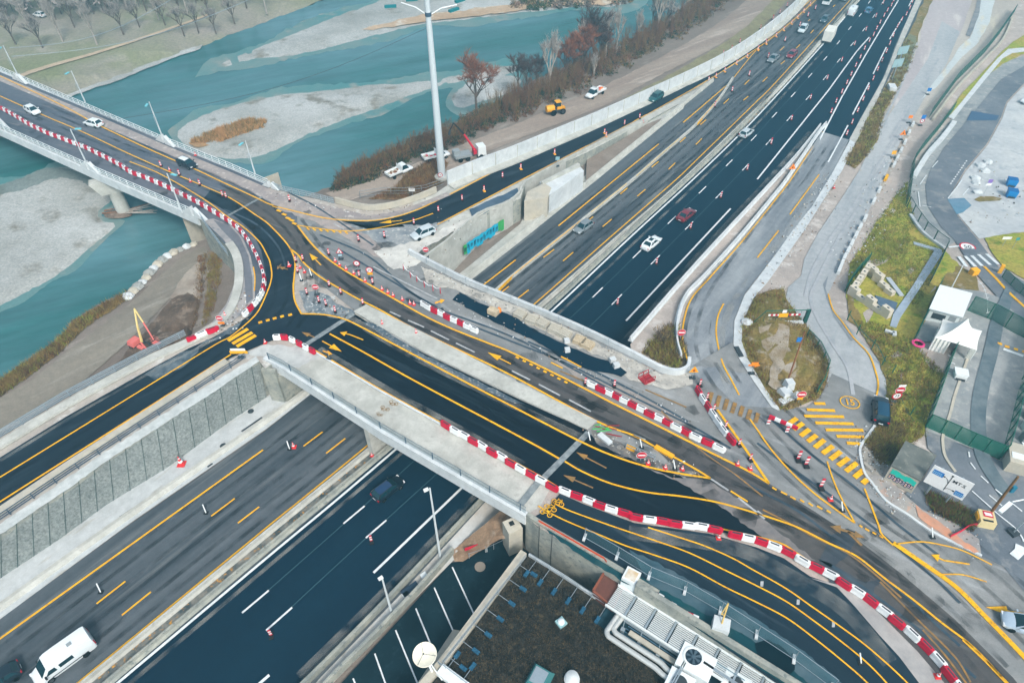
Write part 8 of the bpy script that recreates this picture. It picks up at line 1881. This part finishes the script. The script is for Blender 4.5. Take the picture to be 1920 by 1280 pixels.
# far wood behind, one mass
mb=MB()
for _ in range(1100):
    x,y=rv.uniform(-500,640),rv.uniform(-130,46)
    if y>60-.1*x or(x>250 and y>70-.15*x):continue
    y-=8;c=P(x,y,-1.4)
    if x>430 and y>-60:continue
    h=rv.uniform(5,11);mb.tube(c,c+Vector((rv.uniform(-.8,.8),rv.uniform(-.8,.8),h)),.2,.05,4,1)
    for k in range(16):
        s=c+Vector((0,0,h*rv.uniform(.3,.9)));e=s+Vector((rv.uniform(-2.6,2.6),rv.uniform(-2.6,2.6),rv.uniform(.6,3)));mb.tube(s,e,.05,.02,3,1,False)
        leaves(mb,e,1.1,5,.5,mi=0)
o=stuff(mb.build('far_wood',[mat('hazed_far_twigs',lin(176,166,164,.8),.95,lin(158,148,146,.8),.3),BARK]))  # twigs lightened so the wood looks fogged; haze put into the colour
# riverside scrub belt (one mass)
mb=MB()
belt=[(636,352,2),(670,335,2.4),(700,320,2.6),(735,306,2.6),(770,290,2.8),(810,272,3),(845,262,3),(880,244,3.2),(920,222,3.6),(955,212,4),(985,196,4),(1020,182,4),(1060,162,4.5),(1100,140,4.5),(1140,120,4.5),(1180,100,4.2),(1215,82,4),(1250,64,4.4),(1290,40,4.4),(1330,14,4),(1370,-20,4)]
for(x0,y0,w0),(x1,y1,w1)in zip(belt[:-1],belt[1:]):
    for k in range(70):
        t_=rv.random();x,y=x0+(x1-x0)*t_,y0+(y1-y0)*t_;c=P(x,y,-.6)+Vector((rv.uniform(-1,1),rv.uniform(-1,1.2),0))*w0
        r=rv.uniform(.6,1.5);c.z=-.5+r*.5;leaves(mb,c,r,50,.22,.8,rv.choice([0,0,1,1,1,2,3]if x<930 else[0,1,2,2,3,3]))
        if rv.random()<.6:
            k_=1.0 if x<940 else 1.9;b_=rv.choice([2,3,3])
            for _ in range(7):
                e=c+Vector((rv.uniform(-.9,.9),rv.uniform(-.9,.9),rv.uniform(.8,2.2)*k_));mb.tube(c,e,.03,.012,3,b_,False)
                for _ in range(3):mb.tube(c.lerp(e,rv.uniform(.5,.95)),e+Vector((rv.uniform(-.5,.5),rv.uniform(-.5,.5),rv.uniform(0,.5))),.02,.008,3,b_,False)
stuff(mb.build('riverside_scrub',SHRUB))
# weeds on the lower left bank, along the rust patch and on verges
def tufts(name,px,zf,n,size,mats,h=.5,dz=0.0,blades=7,spread=.4):
    mb=MB();xs=[p[0]for p in px];ys=[p[1]for p in px];k=0;N_=len(px)
    while k<n:
        x,y=rv.uniform(min(xs),max(xs)),rv.uniform(min(ys),max(ys));c_=False
        for i in range(N_):
            x1,y1=px[i];x2,y2=px[(i+1)%N_]
            if(y1>y)!=(y2>y)and x<(x2-x1)*(y-y1)/(y2-y1)+x1:c_=not c_
        if not c_:continue
        k+=1;c=PZ((x,y),zf,dz);mi=rv.randrange(len(mats))if mnoise.noise(Vector((x*.04,y*.04,5)))<.25 else 0
        for _ in range(blades):
            p=c+Vector((rv.uniform(-1,1),rv.uniform(-1,1),0))*spread;d=Vector((rv.uniform(-1,1),rv.uniform(-1,1),0))*h*.7;s=Vector((rv.uniform(-1,1),rv.uniform(-1,1),0)).normalized()*size
            mb.add([p-s,p+s,p+d+Vector((0,0,h*rv.uniform(.5,1.2)))],[(0,1,2)],mi)
    stuff(mb.build(name,mats))
DRYG=mat('tuft_dry',lin(166,140,88,.8),.95,lin(140,116,70,.8),.5);GRN=mat('tuft_green',lin(144,156,64,.85),.95,lin(160,152,74,.85),.3);GRN2=mat('tuft_dark_green',lin(108,132,54,.85),.95);RUST=mat('tuft_rust',lin(150,104,66,.8),.95,lin(120,84,54,.8),.5);BRN=mat('tuft_brown',lin(104,84,64,.8),.95)
tufts('bank_weeds',[(0,714),(105,642),(140,602),(238,547),(248,556),(160,612),(112,660),(60,700),(0,742),(-40,760)],const(-.2),900,.05,[DRYG,RUST,BRN,GRN],.8)
tufts('rust_weeds',[(742,352),(770,320),(812,300),(838,305),(832,340),(800,366),(760,372),(700,372)],const(-.2),800,.05,[RUST,DRYG,BRN],.8)
tufts('island_weeds',ISL,zr,1500,.04,[DRYG,GRN,RUST,BRN],.45,.3)
tufts('grass_blades',[(1702,339),(1675,373),(1640,421),(1616,463),(1594,493),(1590,520),(1700,470),(1712,410)],zr,1200,.05,[GRN,GRN2,DRYG],.3,.0)
tufts('grass_blades',[(1640,470),(1700,440),(1770,470),(1720,580),(1660,520)],zr,900,.05,[GRN,DRYG,GRN2],.3)
tufts('grass_blades',[(1600,600),(1628,640),(1658,690),(1667,762),(1632,830),(1650,866),(1682,850),(1734,812),(1734,796),(1770,700),(1712,640),(1660,610)],zr,2200,.045,[GRN,GRN2,DRYG,RUST],.35)
tufts('dry_weeds',[(1625,830),(1668,790),(1690,800),(1700,826),(1672,868),(1650,866)],zr,900,.05,[DRYG,GRN,BRN],.6)
tufts('verge_weeds',Z('a4',(600,1150),(700,1000),(780,830),(860,690),(940,560),(990,420),(1050,270),(1120,330),(1060,500),(960,680),(890,800),(860,960),(780,1090),(690,1180)),zr,1100,.07,[DRYG,GRN,BRN],.6)
tufts('verge_weeds',[(1203,662),(1222,640),(1250,612),(1272,606),(1280,640),(1285,672),(1268,690),(1240,680)],zr,500,.05,[BRN,DRYG,GRN],.7)
tufts('brown_shrubs',[(1738,925),(1770,940),(1800,950),(1826,975),(1818,992),(1790,978),(1750,958)],zo,700,.05,[BRN,GRN2,RUST],.7)
tufts('roof_plants',[(992,1050),(1060,1096),(1150,1160),(1130,1192),(1228,1262),(1300,1320),(760,1360),(836,1256)],const(RZ-.1),5200,.035,[mat('sedum_dark',lin(46,46,44,.8),.95),mat('sedum_brown',lin(104,90,66,.8),.95),mat('sedum_black',lin(30,34,34,.8),.95)],.16,.0,8,.28)
tufts('abutment_weeds',[(374,480),(388,474),(380,540),(366,612),(354,616),(366,560)],const(-.2),260,.04,[RUST,BRN,DRYG],.4)
tufts('abutment_weeds',[(394,472),(416,482),(410,540),(392,596),(380,612),(388,560)],const(-.2),380,.04,[mat('tuft_olive',lin(146,134,58,.8),.95),DRYG,RUST],.5)
tufts('reed_bed',Z('a1',(1330,1010),(1450,950),(1600,890),(1760,845),(1880,850),(1860,900),(1700,950),(1560,1000)),const(-2.5),700,.08,[mat('tuft_orange',lin(204,158,108,.8),.95),DRYG],.9)
mb=MB()
for _ in range(170):
    x,y=rv.uniform(960,1190),rv.uniform(-30,16);
    if y>18-(x-960)*.05:continue
    c=P(x,y,-2.2);leaves(mb,c,rv.uniform(.8,2),40,.4,.7,rv.choice([0,1,2,3]))
stuff(mb.build('island_scrub',[mat('hazy_scrub',lin(130,118,108,.8),.95),SHRUB[2],mat('hazy_scrub_red',lin(150,120,104,.8),.95),SHRUB[0]]))
# bush on the weedy wedge
bs_=thing('twiggy_bush','twiggy leafless bush at the curved end of the far parapet','bush',PZ((1240,640),zr))
mb=MB()
for _ in range(60):mb.tube((0,0,0),(rv.uniform(-1.6,1.6),rv.uniform(-1.6,1.6),rv.uniform(1,2.6)),.03,.01,3,caps=False)
mb.build('stems',BARK,bs_);mb=MB();leaves(mb,Vector((0,0,1.4)),1.7,260,.09,.8);stuff(mb.build('twigs',DRYG,bs_))
# overhead wires over the river
for lb,a,b,z in(('dark overhead wire crossing the river towards the tall mast',(231,222),(800,53),9),('pale overhead wire over the hazy far bank, upper',(18,90),(330,-6),12),('pale overhead wire over the hazy far bank, lower',(22,106),(480,-6),11)):
    A3,B3=P(*a,OV+1),P(*b,z+6);pts=[A3.lerp(B3,k/12)-Vector((0,0,3.0*math.sin(math.pi*k/12)))for k in range(13)]
    mb=MB();mb.pipe(pts,.05 if 'dark' in lb else .06,4);tag(mb.build('overhead_wire',DKGREY if 'dark' in lb else GALV),lb,'wire')
# ================================================================== HAZE
mb=MB();mb.box((0,480,(-7+84)/2),(2400,1500,91))
hz=mb.build('haze',bpy.data.materials.new('haze'))
hm=hz.data.materials[0];hm.use_nodes=True
n=hm.node_tree.nodes;n.remove(n["Principled BSDF"])
pv=n.new("ShaderNodeVolumePrincipled");pv.inputs['Color'].default_value=(.34,.79,1.0,1);pv.inputs['Density'].default_value=HAZE;pv.inputs['Anisotropy'].default_value=0.2
hm.node_tree.links.new(pv.outputs[0],n["Material Output"].inputs['Volume'])
hz['kind']='stuff'
